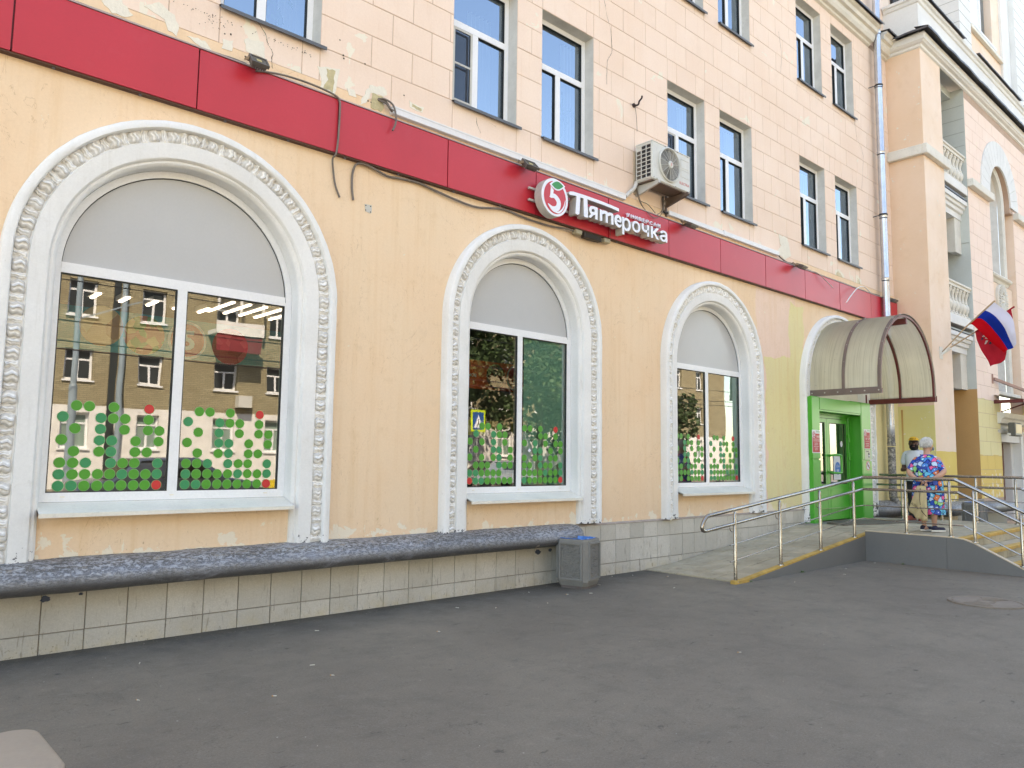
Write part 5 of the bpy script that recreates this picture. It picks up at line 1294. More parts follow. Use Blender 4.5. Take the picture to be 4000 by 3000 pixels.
    # power boxes and transformer under the band
    p = MB(); p.box(7.225, 7.345, -.11, -.03, 4.475, 4.535, bev=.008); p.box(7.795, 7.92, -.11, -.03, 4.475, 4.535, bev=.008); pb = p.build('junction_box', simple('aged_plastic_box', C8(168,158,132), .6), s)
    q = MB(); q.box(7.40, 7.74, -.10, -.03, 4.462, 4.535, bev=.006)
    for k in range(5): q.box(7.42, 7.72, -.108, -.10, 4.470+.013*k, 4.475+.013*k)
    q.build('transformer', simple('dark_metal_case', C8(66,58,52), .5, metal=.3), s)
    w = MB()
    for k in range(3): w.tube(catmull([(7.73, -.06, 4.50+.01*k), (7.77, -.07, 4.485+.012*k), (7.80, -.06, 4.50+.008*k)], 5), .003, 5)
    w.tube(catmull([(7.92,-.06,4.50),(7.935,-.085,4.56),(7.925,-.09,4.68),(7.90,-.085,4.75)],6), .003, 5); w.build('lead', M['cable'], s)
    return s
shop_sign()

# ------------------------------------------------------------------ cable trunking, cables, floodlights
def trunking():
    t1 = MB(); t1.box(4.372, 8.32, -.06, .0, 5.205, 5.285, bev=.004); t1.box(4.372, 8.32, -.064, -.058, 5.271, 5.288); o = t1.build('cable_trunking', M['trunk']); tag(o, 'long white plastic cable trunking left of the air conditioner above the red fascia', 'trunking', 'white cable trunking above the fascia')
    t2 = MB(); t2.box(9.345, 10.85, -.06, .0, 5.222, 5.292, bev=.004); t2.box(10.88, 12.65, -.06, 0, 5.225, 5.300, bev=.004); t2.box(10.835,10.90,-.066,0,5.217,5.305)
    o = t2.build('cable_trunking', M['trunk']); tag(o, 'shorter white cable trunking right of the air conditioner with a grey joint clip', 'trunking', 'white cable trunking above the fascia')
def cable(name, pts, r, label, group=None, k=6, mat='cable'):
    m = MB()
    if isinstance(pts[0][0], (tuple, list)):
        for p in pts: m.tube(catmull(p, k), r, 6)
    else: m.tube(catmull(pts, k), r, 7)
    o = m.build(name, M[mat], smooth=60); tag(o, label, 'cable', group); return o
trunking()
cable('power_cable', [(-1,-.03,5.15),(1.0,-.035,5.16),(2.30,-.04,5.155),(2.62,-.05,5.16),(2.75,-.06,5.15)], .011, 'grey cable lying on the fascia top left of the first floodlight')
cable('power_cable', [(2.83,-.10,5.10),(2.95,-.085,5.135),(3.1,-.08,5.165),(3.3,-.08,5.178),(3.5,-.085,5.172),(3.66,-.09,5.15),(3.715,-.092,5.11),(3.722,-.094,5.0),(3.715,-.092,4.7),(3.70,-.085,4.55),(3.685,-.05,4.50),(3.715,-.02,4.38),(3.745,-.016,4.25),(3.80,-.012,4.14)], .010, 'grey cable running from the first floodlight down a fascia seam and ending over ochre wall')
cable('power_cable', [(3.955,-.014,4.15),(3.935,-.016,4.28),(3.935,-.018,4.43),(3.97,-.03,4.53),(4.06,-.04,4.555),(4.2,-.04,4.53),(4.36,-.03,4.505),(4.5,-.03,4.52),(4.75,-.03,4.535),(4.99,-.03,4.505),(5.3,-.03,4.47),(5.6,-.03,4.46),(6.0,-.03,4.53),(6.4,-.03,4.505),(6.8,-.03,4.50),(7.1,-.05,4.52),(7.24,-.06,4.515)], .012, 'grey cable drooping under the red fascia between first and second arched windows')
cable('power_cable', [[(4.22,.0,5.33),(4.28,-.05,5.33),(4.35,-.10,5.27),(4.385,-.11,5.15),(4.375,-.115,5.06),(4.34,-.12,4.98)],[(4.22,.0,5.325),(4.30,-.04,5.31),(4.36,-.05,5.23),(4.40,-.05,5.22)],[(4.215,.0,5.32),(4.29,-.05,5.29),(4.34,-.06,5.24),(4.42,-.05,5.24)]], .011, 'bundle of grey cables leaving a wall hole at the end of the white trunking')
cable('power_cable', [(12.62,-.03,5.26),(12.75,-.05,5.19),(12.95,-.05,5.16),(13.15,-.05,5.17),(13.8,-.05,5.16),(14.3,-.05,5.15),(15.3,-.05,5.155),(16.2,-.05,5.15),(17.0,-.05,5.17)], .013, 'dark cable lying along the fascia top above the entrance')
cable('loose_wire', [(13.75,-.05,5.15),(14.0,-.10,5.14),(14.3,-.14,5.02),(14.55,-.15,4.93)], .008, 'loose wire end hanging over the red fascia right of the last floodlight', mat='redtrim')
cable('loose_wire', [(16.55,-.05,5.17),(16.0,-.14,5.19),(15.6,-.18,5.09),(15.3,-.18,4.90),(15.1,-.16,4.72)], .010, 'pale curved conduit end bending down over the fascia beside the downpipe', mat='trunk')
def floodlight(x, z, big, tilt, label, rot=0.0):
    o = empty('floodlight', label, 'floodlight', (x, -.10, z), 'floodlights above the red fascia')
    w, h, d = (.105, .072, .022) if big else (.085, .065, .02)
    Rm = Matrix.Rotation(rot, 3, 'Z') @ Matrix.Rotation(tilt, 3, 'X')
    ax, ay, az = Rm @ Vector((1,0,0)), Rm @ Vector((0,1,0)), Rm @ Vector((0,0,1)); c = Vector((0, -.13, -.02))
    m = MB(); m.obox(c+ay*.02, ax, ay, az, w*.82, .02, h*.8)
    for k in range(6): m.obox(c+ay*.045+ax*(k-2.5)*w*.27, ax, ay, az, .004, .014, h*.75)
    fr = h*.86; m.obox(c+az*fr, ax, ay, az, w, .016, h*.14); m.obox(c-az*fr, ax, ay, az, w, .016, h*.14); m.obox(c+ax*w*.9, ax, ay, az, w*.1, .016, h*.72); m.obox(c-ax*w*.9, ax, ay, az, w*.1, .016, h*.72)
    m.build('housing', M['lamp_case'], o)
    m = MB(); m.obox(c-ay*.004, ax, ay, az, w*.8, .003, h*.72); m.build('lens', M['lamp_glass'], o)
    m = MB(); m.obox(c-ay*.0085, ax, ay, az, w*.28, .001, h*.25); m.build('led_chip', M['lamp_led'], o)
    m = MB(); m.bar((0-w-.008,-.125,-.02), (-w-.008,-.03,.012), .004, .03); m.bar((w+.008,-.125,-.02), (w+.008,-.03,.012), .004, .03); m.bar((-w-.01,-.03,.012), (w+.01,-.03,.012), .03, .005); m.box(-.02,.02,-.04,.10,-.01,.005); m.build('bracket', M['lamp_bracket'], o)
    m = MB(); m.tube(catmull([(-.05,-.03,.02),(-.08,.0,.05),(-.02,.04,.06),(.05,.06,.04)],6), .006, 6); m.build('lead', M['black'], o)
M['lamp_case'] = simple('floodlight_grey_case', C8(104,100,96), .45, metal=.3); M['lamp_glass'] = simple('floodlight_glass', C8(120,116,108), .08, spec=.8); M['lamp_led'] = simple('yellow_led_chip', C8(196,180,120), .4); M['lamp_bracket'] = simple('weathered_lamp_bracket', C8(140,124,100), .6)
floodlight(2.80, 5.15, False, rad(-38), 'small dark floodlight left above the first arched window')
floodlight(6.27, 5.13, True, rad(-42), 'square grey floodlight standing left of the round 5 logo', .0)
floodlight(9.66, 5.13, True, rad(-62), 'grey floodlight right of the last sign letter', .1)
floodlight(13.15, 5.12, True, rad(-66), 'grey floodlight above the fascia between third window and entrance', .1)
floodlight(17.3, 5.12, True, rad(-66), 'floodlight half hidden behind the downpipe above the entrance', .1)
def wall_bits():
    o = MB(); o.lathe([(.0,-.02),(.035,-.02),(.03,0),(0,0)], 10, (0,0,0), axis='y'); o.tube(catmull([(0,-.01,0),(.01,-.08,-.01),(.0,-.11,.03),(.03,-.13,.08),(.05,-.12,.12)],5), [.012]*20+[.02]*1 if False else .013, 7)
    o.tube(catmull([(.02,-.02,-.02),(.03,-.03,-.15),(.045,-.03,-.3),(.06,-.02,-.38)],5), .003, 5)
    tag(o.build('wall_hook', simple('rusty_iron', C8(60,42,40), .8), loc=(8.56,0,6.70)), 'rusty iron hook with hanging wire on the pink wall above the air conditioner', 'hook')
    p = MB(); p.prism([(-.04,.04),(.045,.045),(.045,-.035),(.03,-.045),(-.03,-.035)], -.004, .0)
    for sx, sz in ((-.028,.028),(.03,.03),(-.028,-.022),(.03,-.03)): p.lathe([(.006,-.009),(.006,-.004)], 8, (sx,0,sz), axis='y', mi=1)
    tag(p.build('cover_plate', [M['steelwhite'], M['black']], loc=(4.14,0,4.105)), 'small pale cover plate with four screws on the ochre wall below the fascia', 'plate')
    for (x, z, lab) in ((4.62,4.12,'h'),):
        pass
wall_bits()

# ------------------------------------------------------------------ air conditioner
def aircon():
    a = empty('air_conditioner', 'cream air conditioner outdoor unit on brackets beside the third pair of windows', 'air conditioner', (8.53, 0, 5.50))
    W, Dp, H = .93, .30, .56; y0, y1 = -.36, -.06
    m = MB(); m.box(0, W, y0, y1, .0, H, bev=.014)
    body = m.build('casing', M['acbody'], a, smooth=30)
    lid = MB(); lid.box(-.006, W+.006, y0-.006, y1+.004, H-.018, H+.010, bev=.012); lid.build('lid', M['acbody'], a, smooth=30)
    # side grille facing left: dark openings in three columns of eight with a raised frame
    g = MB(); rows, cols = 8, 3; ys = [y1-.02-.088*k for k in range(cols+1)]; zs = [.035+.0605*k for k in range(rows+1)]
    for i in range(cols):
        for k in range(rows):
            if i == 0 and k == rows-1: continue
            MBd = MB(); MBd.box(-.0025, .004, ys[i+1]+.009, ys[i]-.009, zs[k]+.007, zs[k+1]-.007); MBd.build('side_opening', M['dark'] if i else simple('side_hole', C8(92,84,76), .8), a)
    for k in range(rows+1): g.box(-.010, .0, ys[-1]-.004, ys[0]+.004, zs[k]-.005, zs[k]+.005)
    for i in range(cols+1): g.box(-.0105, .0, ys[i]-.005, ys[i]+.005, zs[0]-.006, zs[-1]+.006)
    g.build('side_grille', M['acbody'], a)
    cx, cz, r = .395, .295, .238
    f = MB(); f.lathe([(.001,0),(r,0)], 40, (cx, y0-.002, cz), axis='y', caps=False); f.build('fan_recess', M['dark'], a)
    rim = MB(); rim.lathe([(r+.018,.0),(r+.018,-.02),(r+.002,-.03),(r-.006,-.02),(r-.006,0)], 44, (cx, y0, cz), axis='y', caps=False); rim.build('fan_rim', M['acbody'], a, smooth=40)
    gr = MB()
    for k in range(13):
        rr = .055+k*(r-.06)/12.5; N = 36; gr.tube([(cx+rr*math.cos(6.28318*i/N), y0-.028+.018*(rr/r)**2, cz+rr*math.sin(6.28318*i/N)) for i in range(N)], .0026, 4, closed=True)
    for k in range(14):
        an = 6.28318*k/14+.2; pts = []
        for j in range(6): rr = .05+(r-.05)*j/5; pts.append((cx+rr*math.cos(an+.25*(rr-.05)), y0-.030+.018*(rr/r)**2, cz+rr*math.sin(an+.25*(rr-.05))))
        gr.tube(pts, .0035, 4)
    gr.build('fan_grille', M['grille'], a)
    bl = MB()
    for k in range(3):
        an = 6.28318*k/3+.6
        bl.grid(lambda u, v: (cx+(.04+.17*u)*math.cos(an+1.2*v), y0-.005-.008*v, cz+(.04+.17*u)*math.sin(an+1.2*v)), 4, 6)
    bl.build('fan_blade', simple('grey_fan', C8(120,118,112), .5), a)
    hub = MB(); hub.lathe([(.055,0),(.052,-.012),(.03,-.02),(.0,-.021)], 24, (cx, y0-.026, cz), axis='y'); hb = hub.build('fan_hub', M['acbody'], a, smooth=40)
    lo = MB()
    for k in range(3): lo.box(cx-.018, cx+.014, y0-.050, y0-.047, cz-.02+.016*k, cz-.012+.016*k)
    lo.build('hub_logo', simple('faded_red_print', C8(214,150,150), .6), a)
    for (z0, z1) in ((.34,.47),(.20,.31)):
        e = MB(); x0, x1 = .685, .90; t = .003
        e.box(x0, x1, y0-.004, y0, z1-t, z1); e.box(x0, x0+t, y0-.004, y0, z0, z1); e.box(x0, x1, y0-.004, y0, z0, z0+t); e.build('pressed_panel', M['steelwhite'], a)
    fit_text('brand_lettering', 'ELECTRA', .652, .895, .085, .125, y0, .002, simple('faded_red_letters', C8(208,130,126), .6), a, offset=.015)
    sc_ = MB()
    for (x, z) in ((.03,.03),(.10,.02),(.30,.545),(.6,.545),(.85,.545),(.55,.015),(.9,.02)): sc_.lathe([(.006,-.004),(.006,0)], 8, (x, y0-.004, z), axis='y')
    sc_.build('screw', M['dark'], a)
    b = MB(); b.box(.02, W-.02, y0+.02, y1-.02, -.014, -.001); b.build('base_tray', simple('stained_base', C8(112,96,84), .6, dirt=.5), a)
    # arms: tapering channel brackets and the wooden batten they bolt to
    for x in (.09, .80):
        m = MB(); mat_ = M['steelwhite'] if x < .5 else simple('stained_bracket', C8(104,88,78), .6)
        m.prism([(-.002,-.016),(-.41,-.016),(-.42,-.055),(-.36,-.075),(-.002,-.165)], x-.018, x+.018, 'x'); m.build('wall_bracket', mat_, a)
        m = MB(); m.box(x-.022, x+.022, -.016, .0, -.30 if x > .5 else -.16, .02); m.build('wall_bracket', mat_, a)
    m = MB(); m.box(.02, .055, -.028, .0, -.14, .50); m.build('batten', simple('weathered_batten', C8(190,172,148), .8, var=.25, nscale=6, dirt=.6), a)
    w = MB()
    w.tube(catmull([(.02,-.06,.02),(-.04,-.07,-.08),(-.12,-.05,-.16),(-.20,-.04,-.235)],6), .028, 9)
    w.build('taped_pipe', simple('grey_tape', C8(206,204,200), .6, var=.2, nscale=20, bumpS=.5), a, smooth=60)
    for pts, nm in (([(.03,-.05,-.04),(.08,-.06,-.18),(.16,-.06,-.30),(.30,-.06,-.37),(.46,-.07,-.36),(.58,-.09,-.28),(.64,-.10,-.10)], 0), ([(.02,-.05,-.06),(.12,-.05,-.26),(.28,-.09,-.40),(.40,-.10,-.43),(.52,-.12,-.36),(.66,-.11,-.12)], 0), ([(.05,-.05,-.10),(.10,-.05,-.22),(.30,-.05,-.24),(.45,-.07,-.34)], 0)):
        c = MB(); c.tube(catmull(pts, 7), .006, 6); c.build('hanging_wire', M['cable'], a)
    c = MB(); c.tube(catmull([(.68,-.04,-.02),(.70,-.03,-.15),(.72,-.03,-.25),(.80,-.04,-.25)],6), .016, 7); c.build('drain_hose', M['black'], a)
aircon()

# ------------------------------------------------------------------ downpipe
def downpipe():
    d = empty('downpipe', 'galvanised steel downpipe running down the pink wall beside the entrance', 'downpipe', (17.08, -.16, 0))
    r = .078; zs = [15.5, 12.6, 11.15, 9.9, 8.35, 6.9, 5.5, 4.2, 2.9, 1.9, .95]
    for i in range(len(zs)-1):
        m = MB(); z1, z0 = zs[i], zs[i+1]; x = .0+.004*((i*7) % 3); dx = .004*((i*5) % 3-1)
        m.lathe([(r+.006, z0), (r+.006, z0+.05), (r+.009, z0+.055), (r, z0+.075), (r, z1-.02)], 20, (x*0+dx, 0, 0), caps=False)
        m.build('pipe_section', M['pipe'], d, smooth=50)
    m = MB(); m.tube([(0,0,.98),(0,-.0,.82),(.05,-.05,.66),(.16,-.14,.50),(.2,-.17,.42)], r+.004, 16); m.build('pipe_shoe', M['pipe'], d, smooth=50)
    for z in (9.92, 6.95, 1.25):
        m = MB(); m.lathe([(r+.012,z),(r+.014,z+.02),(r+.012,z+.04)], 20, caps=False); m.bar((-.08,.0,z+.01),(-.16,.16,z-.03), .014,.014); m.build('pipe_clamp', M['black'], d)
downpipe()

# ------------------------------------------------------------------ polycarbonate canopy over the entrance
def canopy():
    c = empty('entrance_canopy', 'arched polycarbonate canopy on dark red frame over the green entrance', 'canopy', (14.95, 0, 0))
    R_, zc, D_ = 1.30, 2.99, 1.36; zb = 2.84
    def arc(r, n=36):
        return [(-r, zb)]+[(r*math.cos(math.pi-math.pi*i/n), zc+r*math.sin(math.pi*i/n)) for i in range(n+1)]+[(r, zb)]
    m = MB(); a = arc(R_); ny = 10
    vs = [(p[0], -D_*j/ny-.0, p[1]+.004*math.sin(j*3.+i)) for i, p in enumerate(a) for j in range(ny+1)]
    fs = [(i*(ny+1)+j, (i+1)*(ny+1)+j, (i+1)*(ny+1)+j+1, i*(ny+1)+j+1) for i in range(len(a)-1) for j in range(ny)]
    m.add(vs, fs); sh = m.build('roof_sheet', M['poly'], c, smooth=60); 
    for y in (-.03, -.70, -D_+.03):
        m = MB(); r0, r1 = arc(R_-.055), arc(R_-.012); n = len(r0); w = .035
        vs = [];
        for p, q in zip(r0, r1): vs += [(p[0], y-w/2, p[1]), (q[0], y-w/2, q[1]), (q[0], y+w/2, q[1]), (p[0], y+w/2, p[1])]
        m.add(vs, [(i*4+j, i*4+(j+1) % 4, (i+1)*4+(j+1) % 4, (i+1)*4+j) for i in range(n-1) for j in range(4)]+[(0,1,2,3)]); m.build('arch_rib', M['rust'], c, smooth=40)
        m = MB(); r0, r1 = arc(R_+.004), arc(R_+.010); vs = []
        for p, q in zip(r0, r1): vs += [(p[0], y-.028, p[1]), (q[0], y-.028, q[1]), (q[0], y+.028, q[1]), (p[0], y+.028, p[1])]
        m.add(vs, [(i*4+j, i*4+(j+1) % 4, (i+1)*4+(j+1) % 4, (i+1)*4+j) for i in range(n-1) for j in range(4)]); o = m.build('clamp_strip', M['bar'], c, smooth=40)
        m = MB()
        for k in range(2, 16, 3):
            for sx in (-1, 1):
                an = rad(5+k*5.2); m.lathe([(.001,.016),(.010,.012),(.012,.0)], 8, (sx*(R_+.008)*math.cos(an), y, zc+(R_+.008)*math.sin(an)), axis='x' if k < 9 else 'z')
        m.build('bolt', M['bolt'], c)
    for sx in (-1, 1):
        m = MB(); x = sx*(R_-.03); m.box(x-.030, x+.030, -D_, -.0, zb-.095, zb-.008); m.build('side_beam', M['rust'], c)
        m = MB(); x2 = sx*(R_+.004); m.box(min(x2, x2+sx*.012), max(x2, x2+sx*.012), -D_-.01, .0, zb-.10, zb+.015); m.build('side_strip', M['bar'] if sx < 0 else M['rust'], c)
        m = MB()
        for k in range(6): m.lathe([(.0,.018*sx),(.011,.014*sx),(.013,.0)], 8, (x2+sx*.012, -.12-.24*k, zb-.045), axis='x')
        m.build('bolt', M['bolt'], c)
    m = MB(); m.box(-.035, .035, -D_+.02, .0, zc+R_-.17, zc+R_-.06); m.build('ridge_beam', M['rust'], c)
    m = MB(); m.box(R_-.13, R_-.05, -.07, .0, zb-.16, zb+.10); m.box(-R_+.05,-R_+.13,-.07,0,zb-.16,zb+.1); m.build('wall_plate', M['rust'], c)
canopy()

# ------------------------------------------------------------------ green entrance portal with door
def portal():
    p = empty('entrance_portal', 'bright green metal clad shop entrance with glazed door', 'entrance', (0,0,0))
    y = -.2; x0, x1, x2, x3 = 13.44, 13.745, 15.535, 15.965; z0, z1, z2 = .40, 2.478, 2.74; zj = 1.60
    for (a, b) in ((x0, x1), (x2, x3)):
        for (q0, q1) in ((z0, zj-.028), (zj, z2)):
            m = MB(); m.box(a+.004, b-.004, y, y+.05, q0, q1, bev=.004); m.build('pillar_panel', M['green'], p, smooth=30)
        m = MB(); m.box(a+.03, b-.03, y+.02, y+.06, zj-.03, zj); m.box(a, a+.012, y+.04, -.0, z0, z2-.01); m.box(b-.012, b, y+.04, .02, z0, z2-.01); m.build('pillar_core', M['green'], p)
    m = MB(); m.box(x1+.012, x2-.012, y-.001, y+.05, z1+.03, z2-.01, bev=.004); m.build('header_panel', M['green'], p, smooth=30)
    m = MB(); m.box(x1, x2, y+.01, .02, z1, z1+.028); m.box(x1, x2, y+.02, .02, z1+.03, z2-.02); m.build('header_core', M['green'], p)
    m = MB(); m.add([(x2-.001, y+.05, z0), (x2-.001, .07, z0), (x2-.001, .07, z1), (x2-.001, y+.05, z1)], [(0,1,2,3)]); m.box(x2-.02, x2+.0, y+.005, y+.04, z0, z1); m.build('side_lining', M['green'], p)
    # backing wall around the portal and above it, inside the arch
    m = MB(); m.prism(arch_poly(DOOR['cx'], DOOR['zc'], DOOR['ri']+.02, 2.5), .10, .2); m.build('arch_infill', M['cream'], p)
    m = MB(); m.box(x0-.02, x1, .0, .08, z0, z1+.3); m.box(x2, x3+.02, .0, .08, z0, z1+.3); m.build('infill_side', M['green'], p)
    yd = .05
    fr = MB(); fr.box(x1, x2, yd, yd+.05, z1-.09, z1); fr.box(15.42, x2, yd, yd+.05, z0, z1-.09); fr.box(x1, 14.0, yd, yd+.05, z0, z1-.09); fr.box(x1,x2,yd-.03,yd+.0,z1-.035,z1-.002)
    fr.build('door_frame', M['green'], p)
    def leaf(a, b, ga, gb, name):
        d = MB(); t0, t1 = yd-.012, yd+.04; zg0, zg1 = 1.115, 2.30; zt = z1-.10; zb_ = z0+.035
        d.box(a, ga, t0, t1, zb_, zt); d.box(gb, b, t0, t1, zb_, zt); d.box(ga, gb, t0, t1, zg1, zt); d.box(ga, gb, t0, t1, zb_, zg0)
        o = d.build(name, M['green'], p)
        g = MB(); g.add([(ga, yd+.01, zg0), (gb, yd+.01, zg0), (gb, yd+.01, zg1), (ga, yd+.01, zg1)], [(0,1,2,3)]); g.build('door_glass', M['glass_door'], o, recalc=False)
        s = MB(); e = .012; s.box(ga, ga+e, t0-.002, t0+.006, zg0, zg1); s.box(gb-e, gb, t0-.002, t0+.006, zg0, zg1); s.box(ga+e, gb-e, t0-.002, t0+.006, zg0, zg0+e); s.box(ga+e, gb-e, t0-.002, t0+.006, zg1-e, zg1); s.build('glass_bead', M['seal'], o)
        lp = MB(); lp.box(ga, gb, t0-.006, t0, zb_+.10, zg0-.10, bev=.006); lp.build('kick_panel', M['green'], o)
        return o
    l1 = leaf(14.02, 14.50, 14.10, 14.43, 'door_leaf'); l2 = leaf(14.51, 15.41, 14.62, 15.34, 'door_leaf')
    h = MB(); h.tube(catmull([(14.56, yd-.02, 1.66), (14.60, yd-.10, 1.675), (14.80, yd-.13, 1.675), (14.845, yd-.13, 1.63), (14.845, yd-.13, 1.38), (14.80, yd-.13, 1.335), (14.60, yd-.10, 1.335), (14.56, yd-.02, 1.35)], 5), .022, 10); h.build('door_handle', M['green'], l2, smooth=50)
    for z in (2.02, 1.66): 
        m = MB(); m.box(15.385, 15.465, yd-.045, yd-.012, z, z+.07, bev=.005); m.lathe([(.022,0),(.022,-.08)], 10, (15.44, yd-.03, z)); m.build('hinge', M['green'], l2)
    m = MB(); m.tube([(15.43, yd-.02, z0), (15.43, yd-.02, z1-.05)], .010, 8); m.build('pivot_rod', M['green'], l2)
    # notices
    wp = simple('white_paper', C8(222,226,232), .6, var=.02); rp = simple('red_notice', C8(182,44,52), .5, var=.03); tx = simple('white_print', C8(226,214,212), .6, var=0); dk = simple('dark_print', C8(44,50,48), .6, var=0); bl = simple('blue_notice', C8(40,116,196), .5, var=.02)
    def notice(x0, x1, z0, z1, nm, lab, five=True, lines=()):
        yy = y-.003; m = MB(); m.box(x0, x1, yy, y-.0005, z0, z1); o = m.build(nm, wp); tag(o, lab, 'notice')
        w, hh = x1-x0, z1-z0
        if five:
            m = MB(); m.prism([(x0+.03*w, z0+.03*hh), (x1-.06*w, z0+.03*hh), (x1-.06*w, z0+.84*hh), (x0+.42*w, z0+.84*hh), (x0+.40*w, z0+.74*hh), (x0+.03*w, z0+.70*hh)], yy-.0012, yy-.0002); m.build('red_field', rp, o)
            m = MB(); n = 20; cx_, cz_, r_ = x0+.22*w, z0+.80*hh, .20*w
            m.prism([(cx_+r_*math.cos(6.283*i/n), cz_+r_*1.05*math.sin(6.283*i/n)) for i in range(n)], yy-.0022, yy-.0014); m.build('logo', wp, o)
            m = MB(); m.prism([(cx_+r_*.86*math.cos(6.283*i/n), cz_+r_*.9*math.sin(6.283*i/n)) for i in range(n)], yy-.0030, yy-.0024); m.build('logo', rp, o)
            fit_text('numeral', '5', cx_-r_*.42, cx_+r_*.42, cz_-r_*.6, cz_+r_*.6, yy-.0031, .0008, wp, o, offset=.04)
            for k in range(2): 
                m = MB(); m.box(x0+.5*w, x1-.02*w, yy-.001, yy-.0002, z0+(.90+.045*k)*hh, z0+(.925+.045*k)*hh); m.build('text_line', M['signgreen'], o)
        return o
    a = notice(13.425, 13.725, 1.70, 2.12, 'shop_notice', 'red and white notice with 5 logo on the left green pillar', True)
    for k, (z, l, r_, t) in enumerate(((2.005,.52,.94,.010),(1.985,.52,.94,.010),(1.955,.12,.92,.004),(1.940,.12,.92,.004),(1.925,.12,.92,.004),(1.910,.12,.92,.004))):
        MB().box(13.425+.3*l, 13.425+.3*r_, y-.0055, y-.0044, z, z+t).build('text_line', tx, a)
    for k, wd in enumerate(('Уважаемые', 'покупатели', 'магазин открыт', 'ежедневно', 'ждем вас')): text_on('lettering', wd, 13.575, 1.872-.030*k, y-.0044, .018, tx, a, ext=.001)
    b = notice(15.625, 15.915, 1.81, 2.21, 'shop_notice', 'red and white opening hours notice with 5 logo on the right green pillar', True)
    text_on('lettering', '08', 15.715, 1.995, y-.0044, .050, tx, b, ext=.001, squeeze=.8); text_on('lettering', '00', 15.765, 2.015, y-.0044, .026, tx, b, ext=.001, squeeze=.7); text_on('lettering', '-', 15.79, 1.995, y-.0044, .05, tx, b, ext=.001, squeeze=.7); text_on('lettering', '23', 15.83, 1.995, y-.0044, .050, tx, b, ext=.001, squeeze=.8); text_on('lettering', '00', 15.88, 2.015, y-.0044, .026, tx, b, ext=.001, squeeze=.7)
    for z in (2.07, 1.965, 1.86): MB().box(15.68, 15.86, y-.0055, y-.0044, z, z+.004).build('text_line', tx, b)
    text_on('lettering', 'Без обеда', 15.77, 1.91, y-.0044, .022, tx, b, ext=.001); text_on('lettering', 'и выходных', 15.77, 1.88, y-.0044, .018, tx, b, ext=.001)
    m = MB(); m.box(15.640, 15.925, y-.003, y-.0005, 1.600, 1.795); c = m.build('mask_notice', simple('cream_paper', C8(206,212,186), .6, var=.03)); tag(c, 'pale notice with masked face drawing below the opening hours', 'notice')
    text_on('lettering', 'Внимание', 15.76, 1.76, y-.0034, .02, dk, c, ext=.001)
    fa = MB(); n = 22; fa.prism([(15.825+.036*math.cos(6.283*i/n), 1.69+.052*math.sin(6.283*i/n)) for i in range(n)], y-.0045, y-.0035); fa.build('drawing', dk, c)
    MB().prism([(15.795,1.665),(15.855,1.665),(15.850,1.69),(15.825,1.70),(15.80,1.69)], y-.006, y-.005).build('drawing', wp, c)
    # no smoking sticker
    ns = MB(); n = 28; cx_, cz_ = 15.775, 1.475; pl = lambda r_: [(cx_+r_*math.cos(6.283*i/n), cz_+r_*math.sin(6.283*i/n)) for i in range(n)]
    ns.prism(pl(.10), y-.002, y-.0005); q = ns.build('no_smoking_sticker', M['cream_st']); tag(q, 'round no smoking sticker low on the right green pillar', 'sticker')
    m = MB(); m.prism(pl(.088), y-.003, y-.0022); m.build('ring', rp, q); m = MB(); m.prism(pl(.074), y-.004, y-.0032); m.build('disc', wp, q)
    m = MB(); m.box(cx_-.04, cx_+.045, y-.006, y-.0045, cz_-.006, cz_+.006); m.build('cigarette', dk, q); m = MB(); m.bar((cx_-.052, y-.0075, cz_+.052), (cx_+.052, y-.0075, cz_-.052), .0015, .014, up=(0,1,0)); m.build('slash', rp, q)
    # paper and blue disc on the door glass
    m = MB(); m.box(14.80, 15.10, yd+.002, yd+.004, 1.20, 1.655); q = m.build('door_poster', wp, None); tag(q, 'white poster with blue round print stuck to the green door glass', 'poster')
    m = MB(); n = 28; m.prism([(14.97+.115*math.cos(6.283*i/n), 1.42+.125*math.sin(6.283*i/n)) for i in range(n)], yd+.0, yd+.0015); m.build('blue_disc', bl, q)
    text_on('lettering', '1,5 м', 14.97, 1.44, yd+.0, .05, wp, q, ext=.001)
    m = MB()
    for sx in (-1, 1): m.prism([(14.97+sx*.03+.016*math.cos(6.283*i/12), 1.37+.034*math.sin(6.283*i/12)) for i in range(12)], yd-.0015, yd-.0002)
    m.build('footprint', wp, q)
    m = MB(); m.prism([(15.16+.045*math.cos(6.283*i/n), 1.90+.06*math.sin(6.283*i/n)) for i in range(n)], yd+.0, yd+.003); q = m.build('door_sticker', wp); tag(q, 'small white oval sticker high on the door glass', 'sticker')
    # dark lobby behind the door
    lb = MB(); open_room(lb, 13.7, 15.6, .22, 2.6, .38, 2.9); lb.build('lobby', ROOMM, house)
M['cream_st'] = simple('cream_sticker', C8(222,214,170), .5)
portal()
